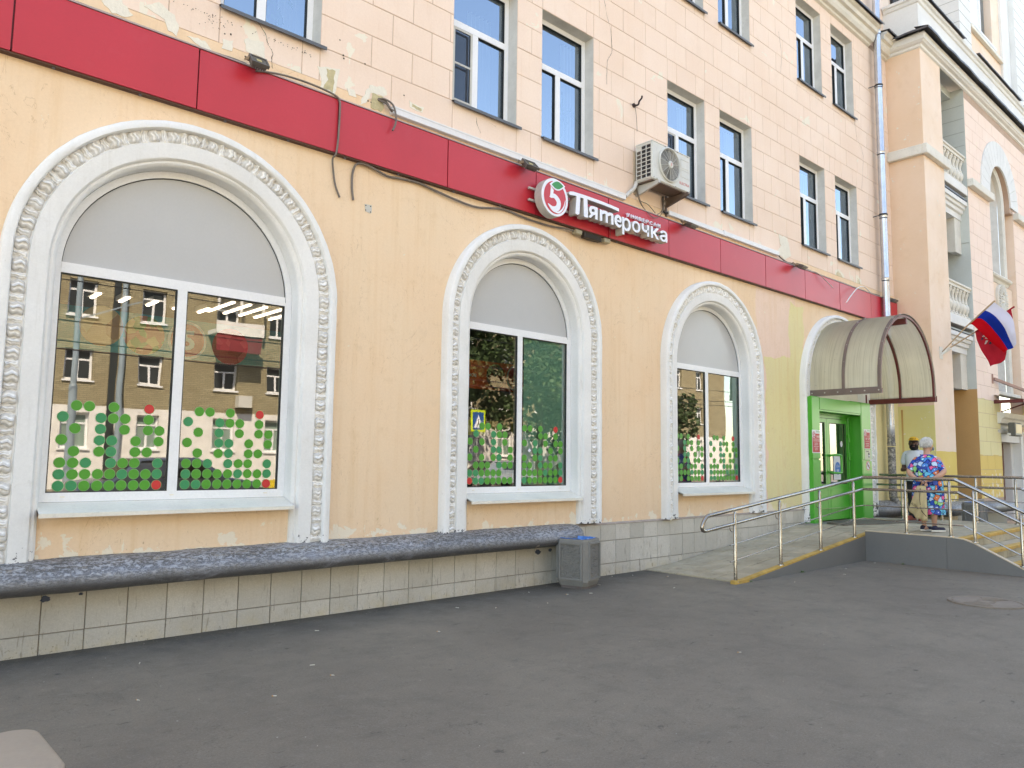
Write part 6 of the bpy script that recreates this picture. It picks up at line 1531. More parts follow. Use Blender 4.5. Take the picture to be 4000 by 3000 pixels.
# ------------------------------------------------------------------ ramp, landing and steps
PX0, PX1, PYF, YR = 12.42, 16.25, -2.93, -1.52
def ramp_z(x, y=None):
    t = min(1, max(0, (x-8.72)/(13.0-8.72))); z = .02+.445*t
    return z
def landing():
    root = empty('entrance_ramp', None, None); struct(root)
    zl = .465
    # solid core under the surface
    m = MB(); m.prism([(8.72, -.05), (13.3, -.05), (13.3, .38), (12.98, .40), (8.72, -.04)], YR+.03, -.032, 'y')
    m.build('ramp_core', M['grout'], root)
    m = MB(); m.prism([(PX0+.03, YR), (PX0+.03, PYF), (PX1, PYF), (PX1, -.09), (13.0, -.09), (13.0, YR)], -.02, .435, 'z'); m.build('landing_core', M['grout'], root)
    # pavers: each slab its own piece near the camera
    items = []; s = .30; g = .0055
    y = YR+.075
    yi = 0
    while y < -.05:
        y2 = min(y+s, -.036); x = 8.74+(.15 if yi % 2 else 0)-.15
        while x < 16.2:
            xa, xb = max(x, 8.74), min(x+s, 16.22)
            if xb-xa > .03 and not (xa < 13 and xb > 13 and False): items.append((xa, xb, y, y2))
            x += s
        y += s; yi += 1
    y = YR+.075; yi = 0
    while y > PYF+.14:
        y2 = max(y-s, PYF+.13); x = PX0+.07+(0 if yi % 2 else -.15)
        while x < 16.2:
            xa, xb = max(x, PX0+.07), min(x+s, 16.22)
            if xb-xa > .03: items.append((xa, xb, y2, y))
            x += s
        y -= s; yi += 1
    def zz(x, y_):
        base = ramp_z(x) if x < 13 else zl
        sl = -min(.04, max(0, base-.012)*.55)*max(0, (y_-YR)/1.5)   # falls slightly towards the wall
        return base+sl
    def slab(m, it):
        xa, xb, ya, yb = it[0]+g, it[1]-g, it[2]+g, it[3]-g; dz = R.uniform(-.004, .004); c = .005
        if yb-ya < .02: return
        q = [(xa,ya),(xb,ya),(xb,yb),(xa,yb)]; qi = [(xa+c,ya+c),(xb-c,ya+c),(xb-c,yb-c),(xa+c,yb-c)]
        v = [(p[0], p[1], zz(*p)-.03) for p in q]+[(p[0], p[1], zz(*p)-.004+dz) for p in q]+[(p[0], p[1], zz(*p)+dz) for p in qi]
        m.add(v, [(8,9,10,11),(4,5,9,8),(5,6,10,9),(6,7,11,10),(7,4,8,11),(0,1,5,4),(1,2,6,5),(2,3,7,6),(3,0,4,7)])
    items.sort(key=lambda t: (Vector((t[0], t[2], 0))-CAM).length)
    for it in items[:280]:
        m = MB(); slab(m, it); m.build('paver', M['paving'], root)
    m = MB(); [slab(m, it) for it in items[280:]]; stuff(m.build('pavers', M['paving'], root))
    # asphalt patch on the landing
    m = MB(); m.prism([(13.5,-.4),(14.2,-.3),(15.6,-1.0),(15.4,-1.5),(14.1,-1.15),(13.3,-.8)], zl-.02, zl+.004, 'z'); m.build('asphalt_patch', M['asphalt'], root)
    # yellow kerb strips along the ramp edge, one strip of stones each with joints
    x = 8.72; k = 0
    while x < 12.55:
        xb = min(x+.5, 12.62); m = MB(); e = .003
        ya, yb = YR-.008, YR+.07
        v = []
        for (xx) in (x+e, xb-e):
            z = ramp_z(xx)+.004
            v += [(xx, ya, z-.05), (xx, ya, z), (xx, yb, z+.002), (xx, yb, z-.05)]
        m.add(v, [(0,1,2,3),(4,7,6,5),(0,4,5,1),(1,5,6,2),(2,6,7,3)]); m.build('kerb_stone', M['yellow'], root); x = xb
    MB().box(8.62, 8.88, YR-.012, YR+.07, -.02, .045, bev=.008).build('kerb_stone', M['yellow'], root)
    # grey painted sheet faces with pale metal edge
    m = MB(); m.prism([(8.95, -.02), (12.43, -.02), (12.43, ramp_z(12.43)-.020), (8.95, ramp_z(8.95)-.02)], YR-.010, YR+.02, 'y'); m.build('side_panel', M['kerbside'], root)
    def nose(u):     # profile of landing edge then stair slope in (y,z)
        return u
    edge = [(YR-.010, .470), (-2.78, .470), (-2.93, .455), (-3.06, .41), (-3.9, -.01)]
    def panel(a, b, nm):
        pts = [(y_, z_-.012) for y_, z_ in edge]
        def zat(y_):
            for i in range(len(pts)-1):
                if pts[i][0] >= y_ >= pts[i+1][0]: t = (y_-pts[i][0])/(pts[i+1][0]-pts[i][0]); return pts[i][1]+(pts[i+1][1]-pts[i][1])*t
            return pts[-1][1]
        mid = [p for p in pts if b < p[0] < a]
        poly = [(a, -.04), (a, zat(a))]+mid+[(b, zat(b)), (b, -.04)]
        poly = [p for i, p in enumerate(poly) if i == 0 or (Vector(p)-Vector(poly[i-1])).length > 1e-4]
        m = MB(); m.prism(poly, PX0-.012, PX0+.03, 'x'); m.build(nm, M['kerbside'], root)
    panel(YR-.0105, -2.70, 'side_panel'); panel(-2.703, -3.80, 'side_panel')
    m = MB(); 
    for i in range(len(edge)-1):
        a, b = edge[i], edge[i+1]
        m.add([(PX0-.016, a[0], a[1]-.016), (PX0-.016, b[0], b[1]-.016), (PX0-.016, b[0], b[1]), (PX0-.016, a[0], a[1]), (PX0+.045, a[0], a[1]), (PX0+.045, b[0], b[1])], [(0,1,2,3),(3,2,5,4)])
    m.build('metal_edge', M['edge'], root)
    # steps: treads with yellow kerb nosing and block risers
    for k in range(3):
        yk = PYF-.31*k; z = zl-.155*k
        m = MB(); m.box(PX0+.03, PX1, yk-.31 if k < 2 else yk-.31, yk, -.02, z-.155-.002) if k < 2 else None
        if k < 2: m.build('step_core', M['grout'], root)
        x = PX0+.03; j = 0
        while x < PX1-.05:
            xb = min(x+.5, PX1); mm = MB(); mm.box(x+.003, xb-.003, yk-.020, yk+.09, z-.045, z+.003, bev=.006); mm.build('step_nosing', M['yellow'], root)
            x = xb
        x = PX0+.03
        while x < PX1-.05:
            xb = min(x+.2, PX1); mm = MB(); mm.box(x+.004, xb-.004, yk-.009, yk+.06, z-.154, z-.046, bev=.005); mm.build('riser_block', M['paving'], root); x = xb
        if k < 2:
            x = PX0+.03
            while x < PX1-.05:
                xb = min(x+.2, PX1); mm = MB(); mm.box(x+.003, xb-.003, yk-.31+.092, yk-.001, z-.19, z-.155+R.uniform(-.001,.002), bev=.004); mm.build('step_paver', M['paving'], root); x = xb
    m = MB(); m.box(PX1, PX1+.05, PYF-.62, -.8, 0, .46); m.build('side_panel', M['kerbside'], root)
landing()

# ------------------------------------------------------------------ stainless railings
def railing(name, label, near):
    o = empty(name, label, 'railing', (0,0,0), 'stainless steel railings of the entrance ramp')
    st = M['steel']; r1, r2, r3, rp = .024, .021, .0085, .022
    def rail(pts, r, nm='handrail'): m = MB(); m.tube(pts, r, 12); m.build(nm, st, o, smooth=40)
    def ball(p, r): m = MB(); m.lathe([(r*math.sin(math.pi*i/8), -r*math.cos(math.pi*i/8)) for i in range(1, 8)], 12, p); m.build('elbow', st, o, smooth=60)
    xs = PX0+.03; zt = 1.30
    if near:
        X = xs
        zr = lambda x, b: b+ (x-8.69)*(.1032)
        yr = YR+.03
        rail([(8.10, yr, .862), (12.47, yr, 1.300)], r1); rail([(X, yr, 1.300), (X, -2.83, 1.300)], r1); rail([(X, -2.83, 1.300), (X, -4.3, .565)], r1)
        rail([(8.07, yr, .685), (12.47, yr, 1.113)], r2); rail([(X, yr, 1.113), (X, -2.87, 1.113)], r2); rail([(X, -2.87, 1.113), (X, -4.3, .40)], r2)
        lp = MB(); lp.tube(catmull([(8.14, yr, .866), (8.06, yr, .850), (7.985, yr, .78), (7.965, yr, .72), (8.0, yr, .688), (8.09, yr, .687)], 5), r1*.98, 12); lp.build('handrail_loop', st, o, smooth=50)
        for b, e in ((.492, .86), (.290, .635)):
            m = MB(); m.tube([(8.57, yr, b-.012), (12.12, yr, b+.355)], r3, 8); m.tube([(12.12, yr, b+.355), (X, yr-.02, b+.355+.01), (X, -2.14, e), (X, -2.93, e)], r3, 8); m.tube([(X, -2.93, e), (X, -4.25, e-.66)], r3, 8); m.build('lower_rail', st, o, smooth=40)
        for i, x in enumerate((8.686, 9.82, 10.985, 12.118)):
            zb = ramp_z(x); zt_ = .862+(x-8.10)*.1002-.02
            m = MB(); m.lathe([(rp, zb), (rp, zt_-.035), (.019, zt_-.03), (.010, zt_-.012), (.008, zt_)], 12, (x, yr, 0)); m.build('post', st, o, smooth=40)
            m = MB(); m.lathe([(.045, zb+.0), (.043, zb+.012), (.026, zb+.018)], 14, (x, yr, 0)); m.build('post_flange', st, o, smooth=40)
            m = MB(); z2 = .690+(x-8.10)*.0978; m.tube(catmull([(x-.115, yr, z2-.02), (x-.11, yr, z2-.075), (x-.06, yr, z2-.105), (x, yr, z2-.10)], 5), .005, 6); m.build('hook', st, o)
        for y_, zb, zt_ in ((-2.14, .465, 1.28), (-2.755, .465, 1.28), (-3.07, .41, 1.16), (-3.65, .13, .87)):
            m = MB(); m.lathe([(rp, zb), (rp, zt_-.035), (.019, zt_-.03), (.010, zt_-.012), (.008, zt_)], 12, (X, y_, 0)); m.build('post', st, o, smooth=40)
            m = MB(); m.lathe([(.045, zb), (.043, zb+.012), (.026, zb+.018)], 14, (X, y_, 0)); m.build('post_flange', st, o, smooth=40)
        ball((12.47, yr, 1.300), r1*1.02); ball((X, -2.83, 1.300), r1*1.02); ball((12.47, yr, 1.113), r2*1.02); ball((X, -2.87, 1.113), r2*1.02)
    else:
        X = 16.12
        rail([(X, -.28, 1.30), (X, -2.78, 1.30)], r1); rail([(X, -2.78, 1.30), (X, -4.2, .58)], r1); rail([(X, -.22, 1.105), (X, -2.74, 1.105)], r2); rail([(X, -2.74, 1.105), (X, -4.2, .38)], r2)
        for e in (.86, .66): rail([(X, -.5, e), (X, -2.9, e), (X, -4.2, e-.66)], r3, 'lower_rail')
        for y_, zb, zt_ in ((-.70, .445, 1.28), (-1.42, .455, 1.28), (-2.02, .462, 1.28), (-2.66, .465, 1.28), (-3.1, .40, 1.12), (-3.7, .1, .82)):
            m = MB(); m.lathe([(rp, zb), (rp, zt_-.03), (.008, zt_)], 12, (X, y_, 0)); m.build('post', st, o, smooth=40)
            m = MB(); m.lathe([(.045, zb), (.043, zb+.012), (.026, zb+.018)], 14, (X, y_, 0)); m.build('post_flange', st, o, smooth=40)
        ball((X, -2.78, 1.30), r1*1.02); ball((X, -2.74, 1.105), r2*1.02)
railing('near_railing', 'stainless railing with looped handrail following the ramp and turning down the steps', True)
railing('far_railing', 'stainless railing on the far side of the landing behind the two people', False)

# ------------------------------------------------------------------ litter bins
def bin_(loc, rz, s, label, hgt=.575):
    o = empty('litter_bin', label, 'litter bin', loc, None, rz)
    h = .235*s; c = .055*s; H = hgt
    octa = lambda a, k: [(-a+k,-a),(a-k,-a),(a,-a+k),(a,a-k),(a-k,a),(-a+k,a),(-a,a-k),(-a,-a+k)]
    m = MB(); rings = []
    for (a, k, z) in ((h*.86, c*.9, .0),(h*.88, c*.9, .02),(h*.985, c, .075),(h, c, .08),(h, c, H-.015),(h*.985, c, H),(h*.80, c*.7, H),(h*.80, c*.7, H-.06)): rings.append([(p[0], p[1], z) for p in octa(a, k)])
    m.loft(rings, caps=True); m.f.pop(); m.m.pop(); m.build('body', M['concrete'], o)
    m = MB(); m.loft([[(p[0], p[1], z) for p in octa(h*q, c*.9)] for q, z in ((.865,.001),(.885,.021),(.96,.062))], caps=False); 
    m = MB(); m.loft([[(p[0]*1.004, p[1]*1.004, z) for p in octa(h*q, c*.9)] for q, z in ((.862,.0),(.882,.022),(.905,.032))], caps=False); m.build('foot', M['rustbase'], o)
    for k in range(4):
        A = Matrix.Rotation(k*math.pi/2, 4, 'Z'); w = h-c-.028*s; z0, z1 = .125, H-.055
        # raised frame and pebbled inset
        m = MB(); t = .020
        for (a, b, q0, q1) in ((-w-.022, w+.022, z1, z1+.022), (-w-.022, w+.022, z0-.022, z0), (-w-.022, -w, z0, z1), (w, w+.022, z0, z1)): m.box(a, b, -h-t, -h+.002, q0, q1)
        m.v = [tuple(A @ Vector(v)) for v in m.v]; m.build('panel_frame', M['concrete'], o)
        m = MB(); rr = random.Random(k+11); Z = z0+.006; row = 0
        while Z < z1-.004:
            X = -w+.008+(.008 if row % 2 else 0)
            while X < w-.006:
                cx, cz = X+rr.uniform(-.003,.003), Z+rr.uniform(-.003,.003); r = rr.uniform(.0085,.012)*s; el = rr.uniform(1,1.7); an = rr.uniform(-.6,.9)
                ring = []
                for i in range(6):
                    a = 6.283*i/6; px, pz = r*el*math.cos(a), r*.8*math.sin(a); ring.append((cx+px*math.cos(an)-pz*math.sin(an), -h, cz+px*math.sin(an)+pz*math.cos(an)))
                m.add(ring+[(cx, -h-.016, cz)], [(i, (i+1) % 6, 6) for i in range(6)]); X += .024*s
            Z += .0195*s; row += 1
        m.v = [tuple(A @ Vector(v)) for v in m.v]; q = m.build('pebbled_panel', M['concrete'], o, smooth=70); stuff(q)
    # liner bag folded over the rim
    m = MB(); N = 40; rings = []
    for j, (q, z) in enumerate(((.90, H+.004), (.80, H+.008), (.76, H-.03), (.74, H-.12), (.70, H-.25))):
        ring = []
        for i in range(N):
            a = 6.283*i/N; e = max(abs(math.cos(a)), abs(math.sin(a))); rr_ = h*q/e*(1-.10*(abs(math.sin(2*a))**6)); w_ = 1+.035*math.sin(a*17+j)+.02*math.sin(a*9)
            ring.append((rr_*math.cos(a)*w_, rr_*math.sin(a)*w_, z+.004*math.sin(a*13+j*2)))
        rings.append(ring)
    m.loft(rings, caps=False); m.add([(-h*.6,-h*.6,H-.24),(h*.6,-h*.6,H-.24),(h*.6,h*.6,H-.24),(-h*.6,h*.6,H-.24)], [(0,1,2,3)]); m.build('bin_liner', M['bag'], o, smooth=60)
bin_((6.975, -.40, 0), rad(17), .86, 'square grey concrete litter bin with blue liner at the end of the dark ledge')
bin_((17.9, -1.45, 0.25), rad(5), .8, 'small grey litter bin with blue liner behind the far railing', .5)

# ------------------------------------------------------------------ manhole cover
def manhole():
    o = empty('manhole_cover', 'round cast iron manhole cover set in the asphalt at right', 'manhole cover', (9.73, -3.965, .004))
    m = MB(); m.lathe([(.375, -.01), (.375, .010), (.365, .014), (.345, .012), (.340, .004), (.330, .004), (.328, .010), (.02, .010), (.001, .010)], 60); m.build('cover', M['iron'], o, smooth=30)
    for s_ in (-1, 1):
        for k in range(6):
            r_ = .30-.035*k; m = MB(); m.tube([(r_*math.cos(a)*s_, r_*math.sin(a), .012) for a in [rad(-28+56*i/10) for i in range(11)]], .007, 6); m.build('raised_rib', M['iron'], o)
    m = MB(); m.tube([(.09*math.cos(6.283*i/24), .09*math.sin(6.283*i/24), .012) for i in range(24)], .006, 6, closed=True); m.build('raised_ring', M['iron'], o)
manhole()

# ------------------------------------------------------------------ bench corner in the foreground
def bench():
    o = empty('street_bench', 'beige slab bench with rounded corners cropped by the lower left of the frame', 'bench', (0,0,0))
    def rr(x0, x1, y0, y1, r):
        P = []
        for cx, cy, a0 in ((x1-r, y1-r, 0), (x0+r, y1-r, 90), (x0+r, y0+r, 180), (x1-r, y0+r, 270)):
            for i in range(9): a = rad(a0+i*11.25); P.append((cx+r*math.cos(a), cy+r*math.sin(a)))
        return P
    m = MB(); P = rr(-1.2, .735, -3.79, -3.25, .085); rings = []
    for dz, s_ in ((.40, .0), (.405, .006), (.443, .006), (.449, .0), (.451, -.008)):
        rings.append([(p[0]+(s_ if p[0] > 0 else -s_), p[1]+(s_ if p[1] > -3.5 else -s_), dz) for p in P])
    m.loft(rings); m.build('seat', M['bench'], o, smooth=50)
    for x in (-.9, .42): MB().box(x, x+.10, -3.74, -3.28, 0, .40, bev=.01).build('leg', M['benchdark'], o)
    MB().box(-1.12, .68, -3.73, -3.28, .37, .40).build('apron', M['benchdark'], o)
bench()

# ------------------------------------------------------------------ small litter
def litter():
    white = simple('cigarette_paper', C8(196,190,176), .7, var=.03); tan = simple('filter_paper', C8(200,150,96), .7)
    spots = [(5.606,-3.401),(2.83,-1.59),(2.811,-1.919),(7.255,-.486),(6.455,-.714),(6.72,-.83),(1.624,-1.645),(5.0,-.55),(5.3,-.8),(6.2,-.35),(5.9,-.95),(3.4,-.6),(4.2,-1.3),(8.2,-.25),(8.5,-.6),(7.8,-1.2),(9.4,-1.9),(11.2,-1.75),(11.6,-2.2),(12.2,-1.75),(7.9,-.15),(1.9,-.75),(2.3,-2.1),(10.6,-2.0)]
    BUTT = ['cigarette end alone on the open asphalt toward the camera, below the second window', 'cigarette end below the right side of the first window, nearer the tiled plinth', 'cigarette end below the first window, a hand away from the plinth one', 'cigarette end just right of the litter bin foot', 'cigarette end left of the litter bin, farther from the wall', 'cigarette end right in front of the litter bin', 'cigarette end nearest the lower left corner below the first window',
      'cigarette end between first and second windows close to the tiles', 'cigarette end between first and second windows a step from the tiles', 'cigarette end under the ledge just left of the litter bin', 'cigarette end before the second window, out from the ledge', 'cigarette end by the plinth under the first window right jamb', 'cigarette end out from the ochre pier between the windows', 'cigarette end between the bin and the ramp, against the tiles', 'cigarette end at the low corner of the ramp paving',
      'cigarette end on asphalt midway between bin and ramp', 'cigarette end in front of the yellow kerb low end', 'cigarette end beside the grey ramp wall near the inner corner', 'cigarette end on asphalt out from the ramp wall middle', 'cigarette end in the inner corner where ramp wall meets landing wall', 'cigarette end touching the tiles right of the litter bin', 'cigarette end near the plinth at the far left of the picture', 'cigarette end on open asphalt left, below the first window middle', 'cigarette end on asphalt before the second railing post']
    m0 = MB(); m0.tube([(-.018,0,.004),(.018,0,.004)], .0038, 7); m0 = m0.mesh('cigarette_butt', white)
    m1 = MB(); m1.tube([(-.010,0,.004),(.010,0,.004)], .0038, 7); m1.tube([(.0105,0,.004),(.019,0,.004)], .0037, 7, mi=1); m1 = m1.mesh('cigarette_butt', [white, tan])
    for i, (x, y) in enumerate(spots):
        o = link('cigarette_butt', m0 if i % 2 else m1, None, (x, y, .0005), (0,0,R.uniform(0,3))); tag(o, BUTT[i], 'cigarette butt', 'cigarette ends scattered on the asphalt')
    m = MB()
    for k in range(700):
        if R.random() < .6: x = R.uniform(1, 12.3); y = -.05-abs(R.gauss(0, .10))-.02; y = y if x < 8.7 else YR-.02-abs(R.gauss(0,.06))
        else: x = R.uniform(0, 12); y = R.uniform(-4.5, -.3) if x < 8.6 else R.uniform(-4.5, -1.7)
        r = R.uniform(.0015, .0045); a = R.uniform(0, 6)
        m.add([(x+r*math.cos(a+k_*1.7), y+r*math.sin(a+k_*1.7)*1.3, .001+.003*(k_ % 2)) for k_ in range(4)]+[(x, y, r*.9)], [(0,1,4),(1,2,4),(2,3,4),(3,0,4)], R.choice((0,1,1,1,1,2,2)))
    stuff(tag(m.build('grit', [white, M['grout'], simple('dry_leaf_bits', C8(110,84,56), .8)]), 'fine grit and crumbs gathered along the plinth and ramp wall', 'grit'))
    g = simple('weed_leaf', C8(92,116,60), .7, var=.3, nscale=30)
    for (x, y, z, s_, lab) in ((10.3, YR-.03, 0, 1, 'small weed growing at the foot of the grey ramp wall'), (9.87, YR+.05, .14, .7, 'small weed sprouting beside the second railing post'), (12.37, -2.1, 0, .8, 'small weed at the foot of the grey landing wall'), (8.95, YR-.03, .0, .55, 'tiny weed at the low end of the yellow kerb'), (13.2, PYF-.25, .32, .8, 'small weed growing on the upper step')):
        m = MB()
        for k in range(16):
            a = R.uniform(0, 6.28); L = R.uniform(.02,.055)*s_; d = Vector((math.cos(a), math.sin(a), R.uniform(.5,1.8))).normalized(); q = Vector((-d.y, d.x, 0))*L*.25
            b = Vector((R.uniform(-.03,.03)*s_, R.uniform(-.02,.01)*s_, 0)); m.add([b, b+d*L*.5+q, b+d*L, b+d*L*.5-q], [(0,1,2,3)])
        tag(m.build('weed', g, loc=(x, y, z)), lab, 'weed')
litter()
# ------------------------------------------------------------------ flags on the wing
def flags():
    def cloth(name, label, X, top, bot, cols, rip, parent):
        T = catmull([(X, a, b) for a, b in top], 8); B = catmull([(X, a, b) for a, b in bot], 8)
        def at(L, u): t = u*(len(L)-1); k = min(int(t), len(L)-2); return L[k].lerp(L[k+1], t-k)
        def Sf(u, v, off=0):
            p = at(T, u).lerp(at(B, u), v); p = p.copy()
            p.x += rip*(math.sin(u*7+v*2.5)*.6*u+math.sin(v*9+u*4)*.35*min(1, u*3)+.3*math.sin(u*15-v*5)*u)+off; 
            return p
        nu, nv = 44, 30; m = MB(); vs = [Sf(i/nu, j/nv) for i in range(nu+1) for j in range(nv+1)]
        for i in range(nu):
            for j in range(nv):
                mi = cols(j/nv); m.f.append([i*(nv+1)+j, (i+1)*(nv+1)+j, (i+1)*(nv+1)+j+1, i*(nv+1)+j+1]); m.m.append(mi)
        m.v = [tuple(v) for v in vs]; return m, Sf
    def clothmat(nm, c, tr=.35):
        t = NT(nm); d = t.n('ShaderNodeBsdfDiffuse'); d.inputs[0].default_value = c; l = t.n('ShaderNodeBsdfTranslucent'); l.inputs[0].default_value = c; mx = t.n('ShaderNodeMixShader'); mx.inputs[0].default_value = tr
        t.l(d.outputs[0], mx.inputs[1]); t.l(l.outputs[0], mx.inputs[2]); t.l(mx.outputs[0], t.out.inputs[0]); return t.m
    W, B_, Rd, R2 = clothmat('white_flag_cloth', C8(216,218,234)), clothmat('blue_flag_cloth', C8(22,52,150)), clothmat('red_flag_cloth', C8(196,24,34)), clothmat('crimson_flag_cloth', C8(182,44,58))
    pole = simple('pale_wood_pole', C8(176,150,116), .6, var=.15, nscale=9)
    f1 = empty('flag', 'white blue and red striped flag on a slanted wooden pole at the wing', 'flag')
    m, Sf = cloth('c', '', 18.66, [(-1.779,5.035),(-1.90,4.90),(-2.03,4.76),(-2.13,4.56),(-2.165,4.31),(-2.147,4.071)], [(-1.231,4.560),(-1.34,4.590),(-1.487,4.430),(-1.60,4.28),(-1.75,4.09),(-1.927,3.912)], lambda v: 0 if v < .33 else (1 if v < .655 else 2), .11, f1)
    m.build('flag_cloth', [W, B_, Rd], f1, smooth=80)
    m = MB(); m.tube([(18.52,-.76,4.02),(18.66,-1.225,4.555)], .013, 8); m.tube([(18.661,-1.226,4.556),(18.662,-1.80,5.055)], .017, 8); m.build('pole', [pole], f1)
    f2 = empty('flag', 'crimson flag with pale horseman emblem hanging behind the striped flag', 'flag')
    m, S2 = cloth('c', '', 18.93, [(-2.03,4.88),(-2.04,4.6),(-1.98,4.2),(-1.849,3.78)], [(-1.314,4.455),(-1.36,4.25),(-1.44,4.0),(-1.581,3.665)], lambda v: 0, .10, f2)
    m.build('flag_cloth', [R2], f2, smooth=80)
    m = MB(); m.tube([(18.60,-.76,4.03),(18.93,-1.314,4.455)], .014, 8); m.tube([(18.931,-1.315,4.456),(18.94,-2.09,4.925)], .017, 8, mi=1); m.build('pole', [pole, R2], f2)
    em = simple('emblem_pale', C8(206,206,206), .6); ed = simple('emblem_dark', C8(40,40,70), .6)
    shapes = [([(.30,.80),(.36,.86),(.42,.80),(.40,.72),(.34,.74)],0),([(.36,.74),(.50,.80),(.62,.70),(.60,.52),(.50,.46),(.42,.56)],0),([(.44,.62),(.60,.64),(.66,.40),(.54,.34)],1),([(.48,.50),(.66,.46),(.64,.42),(.50,.46)],0),([(.50,.44),(.68,.38),(.66,.34),(.52,.40)],0),
              ([(.60,.78),(.74,.84),(.76,.80),(.66,.72)],0),([(.62,.58),(.80,.50),(.82,.44),(.70,.46),(.60,.52)],0),([(.70,.66),(.80,.72),(.84,.66),(.76,.58)],1),([(.28,.66),(.40,.64),(.42,.58),(.30,.60)],0),([(.40,.88),(.52,.90),(.50,.84),(.42,.84)],1)]
    for k in range(5): shapes.append(([(.46+.03*k,.60-.04*k),(.49+.03*k,.62-.04*k),(.60,.50-.03*k),(.58,.47-.03*k)], 0))
    m = MB(); m1 = MB()
    for i, (p, c) in enumerate(shapes):
        q = [S2(u*.62+.06, v, -.006-.001*i) for u, v in p]; (m1 if c else m).add(q, [tuple(range(len(q)))])
    m.build('emblem', em, f2, recalc=False); m1.build('emblem', ed, f2, recalc=False)
    b = MB(); b.box(18.38, 18.56, YW-.012, YW, 3.86, 4.13); b.bar((18.47,YW-.01,3.95),(18.52,YW-.10,4.05), .03,.03); b.tube([(18.50,YW-.02,3.98),(18.54,YW-.16,4.12)], .02, 8); b.tube([(18.54,YW-.02,3.98),(18.64,YW-.16,4.10)], .02, 8)
    tag(b.build('flag_bracket', M['cream']), 'cream metal bracket on the pier holding two flag poles', 'bracket')
flags()

# ------------------------------------------------------------------ street door canopy of the wing, lamp and tie bar
def wing_canopy():
    o = empty('door_canopy', 'grey sheet canopy with rusty red frame over the brown wing door', 'canopy')
    m = MB(); m.add([(22.1, YW-.0, 3.30), (26.5, YW, 3.30), (26.5, YW-1.0, 3.17), (22.1, YW-.62, 3.17)], [(0,1,2,3)]); m.build('roof_sheet', simple('grey_green_sheet', C8(140,142,132), .6), o)
    m = MB(); m.bar((22.1,YW,3.12),(22.1,YW-.62,3.12), .04,.09); m.bar((22.1,YW-.62,3.12),(26.5,YW-1.0,3.12), .04,.09); m.bar((22.7,YW,2.9),(22.6,YW-.6,3.10), .03,.03); m.build('frame', M['rust'], o)
    m = MB(); m.bar((22.05,YW-.04,3.70),(24.9,YW-.75,3.22), .045,.07); m.box(22.0,22.04,YW-.03,YW,3.58,3.82); m.build('tie_bar', simple('pink_brown_tie', C8(168,132,120), .6), o)
    l = empty('wall_lamp', 'square grey wall lamp above the brown wing door', 'lamp', (22.85, YW-.22, 2.44))
    m = MB(); m.box(-.30, .30, -.10, .06, -.17, .17, bev=.02); m.build('housing', simple('lamp_case_dark', C8(98,98,92), .5), l); m = MB(); m.box(-.24,.26,-.104,-.0995,-.10,.13); m.build('lens', simple('amber_lens', C8(176,140,78), .4), l)
    m = MB(); m.box(-.06,.06,.06,.40,-.03,.03); m.box(-.40,-.30,-.0,.06,-.16,-.10); m.build('bracket', M['cream'], l)
wing_canopy()

# ------------------------------------------------------------------ people
def fused(m, voxel, name, mat, parent, smooth_it=2):
    ob = m.build('tmp', mat); md = ob.modifiers.new('r', 'REMESH'); md.mode = 'VOXEL'; md.voxel_size = voxel; md.use_smooth_shade = True
    s = ob.modifiers.new('s', 'SMOOTH'); s.factor = .5; s.iterations = smooth_it
    bpy.context.view_layer.update()
    me = bpy.data.meshes.new_from_object(ob.evaluated_get(bpy.context.evaluated_depsgraph_get())); bpy.data.objects.remove(ob)
    me.materials.clear(); me.materials.append(mat); me.name = name
    return link(name, me, parent)
def ell(m, c, r, n=14, rot=None):
    rg = []
    for i in range(n+1):
        a = math.pi*i/n; rr, z = max(.001, math.sin(a)), -math.cos(a)
        ring = []
        for k in range(n+4):
            b = 6.28318*k/(n+4); v = Vector((rr*math.cos(b)*r[0], rr*math.sin(b)*r[1], z*r[2]))
            if rot is not None: v = rot @ v
            ring.append(Vector(c)+v)
        rg.append(ring)
    m.loft(rg)
def limb(m, pts, rs, n=12, k=5):
    P = catmull(pts, k); N = len(P); r = []
    for i in range(N):
        t = i/(N-1)*(len(rs)-1); j = min(int(t), len(rs)-2); r.append(rs[j]+(rs[j+1]-rs[j])*(t-j))
    m.tube(P, r, n); ell(m, P[0], (r[0],)*3, 8); ell(m, P[-1], (r[-1],)*3, 8)
def torso(m, rings, n=28, p=2.4):
    rg = []
    for (z, rx, ry, cx, cy) in rings:
        ring = []
        for k in range(n):
            a = 6.28318*k/n; c, s = math.cos(a), math.sin(a); x = abs(c)**(2/p)*(1 if c >= 0 else -1); y = abs(s)**(2/p)*(1 if s >= 0 else -1)
            ring.append((cx+rx*x, cy+ry*y, z))
        rg.append(ring)
    m.loft(rg)
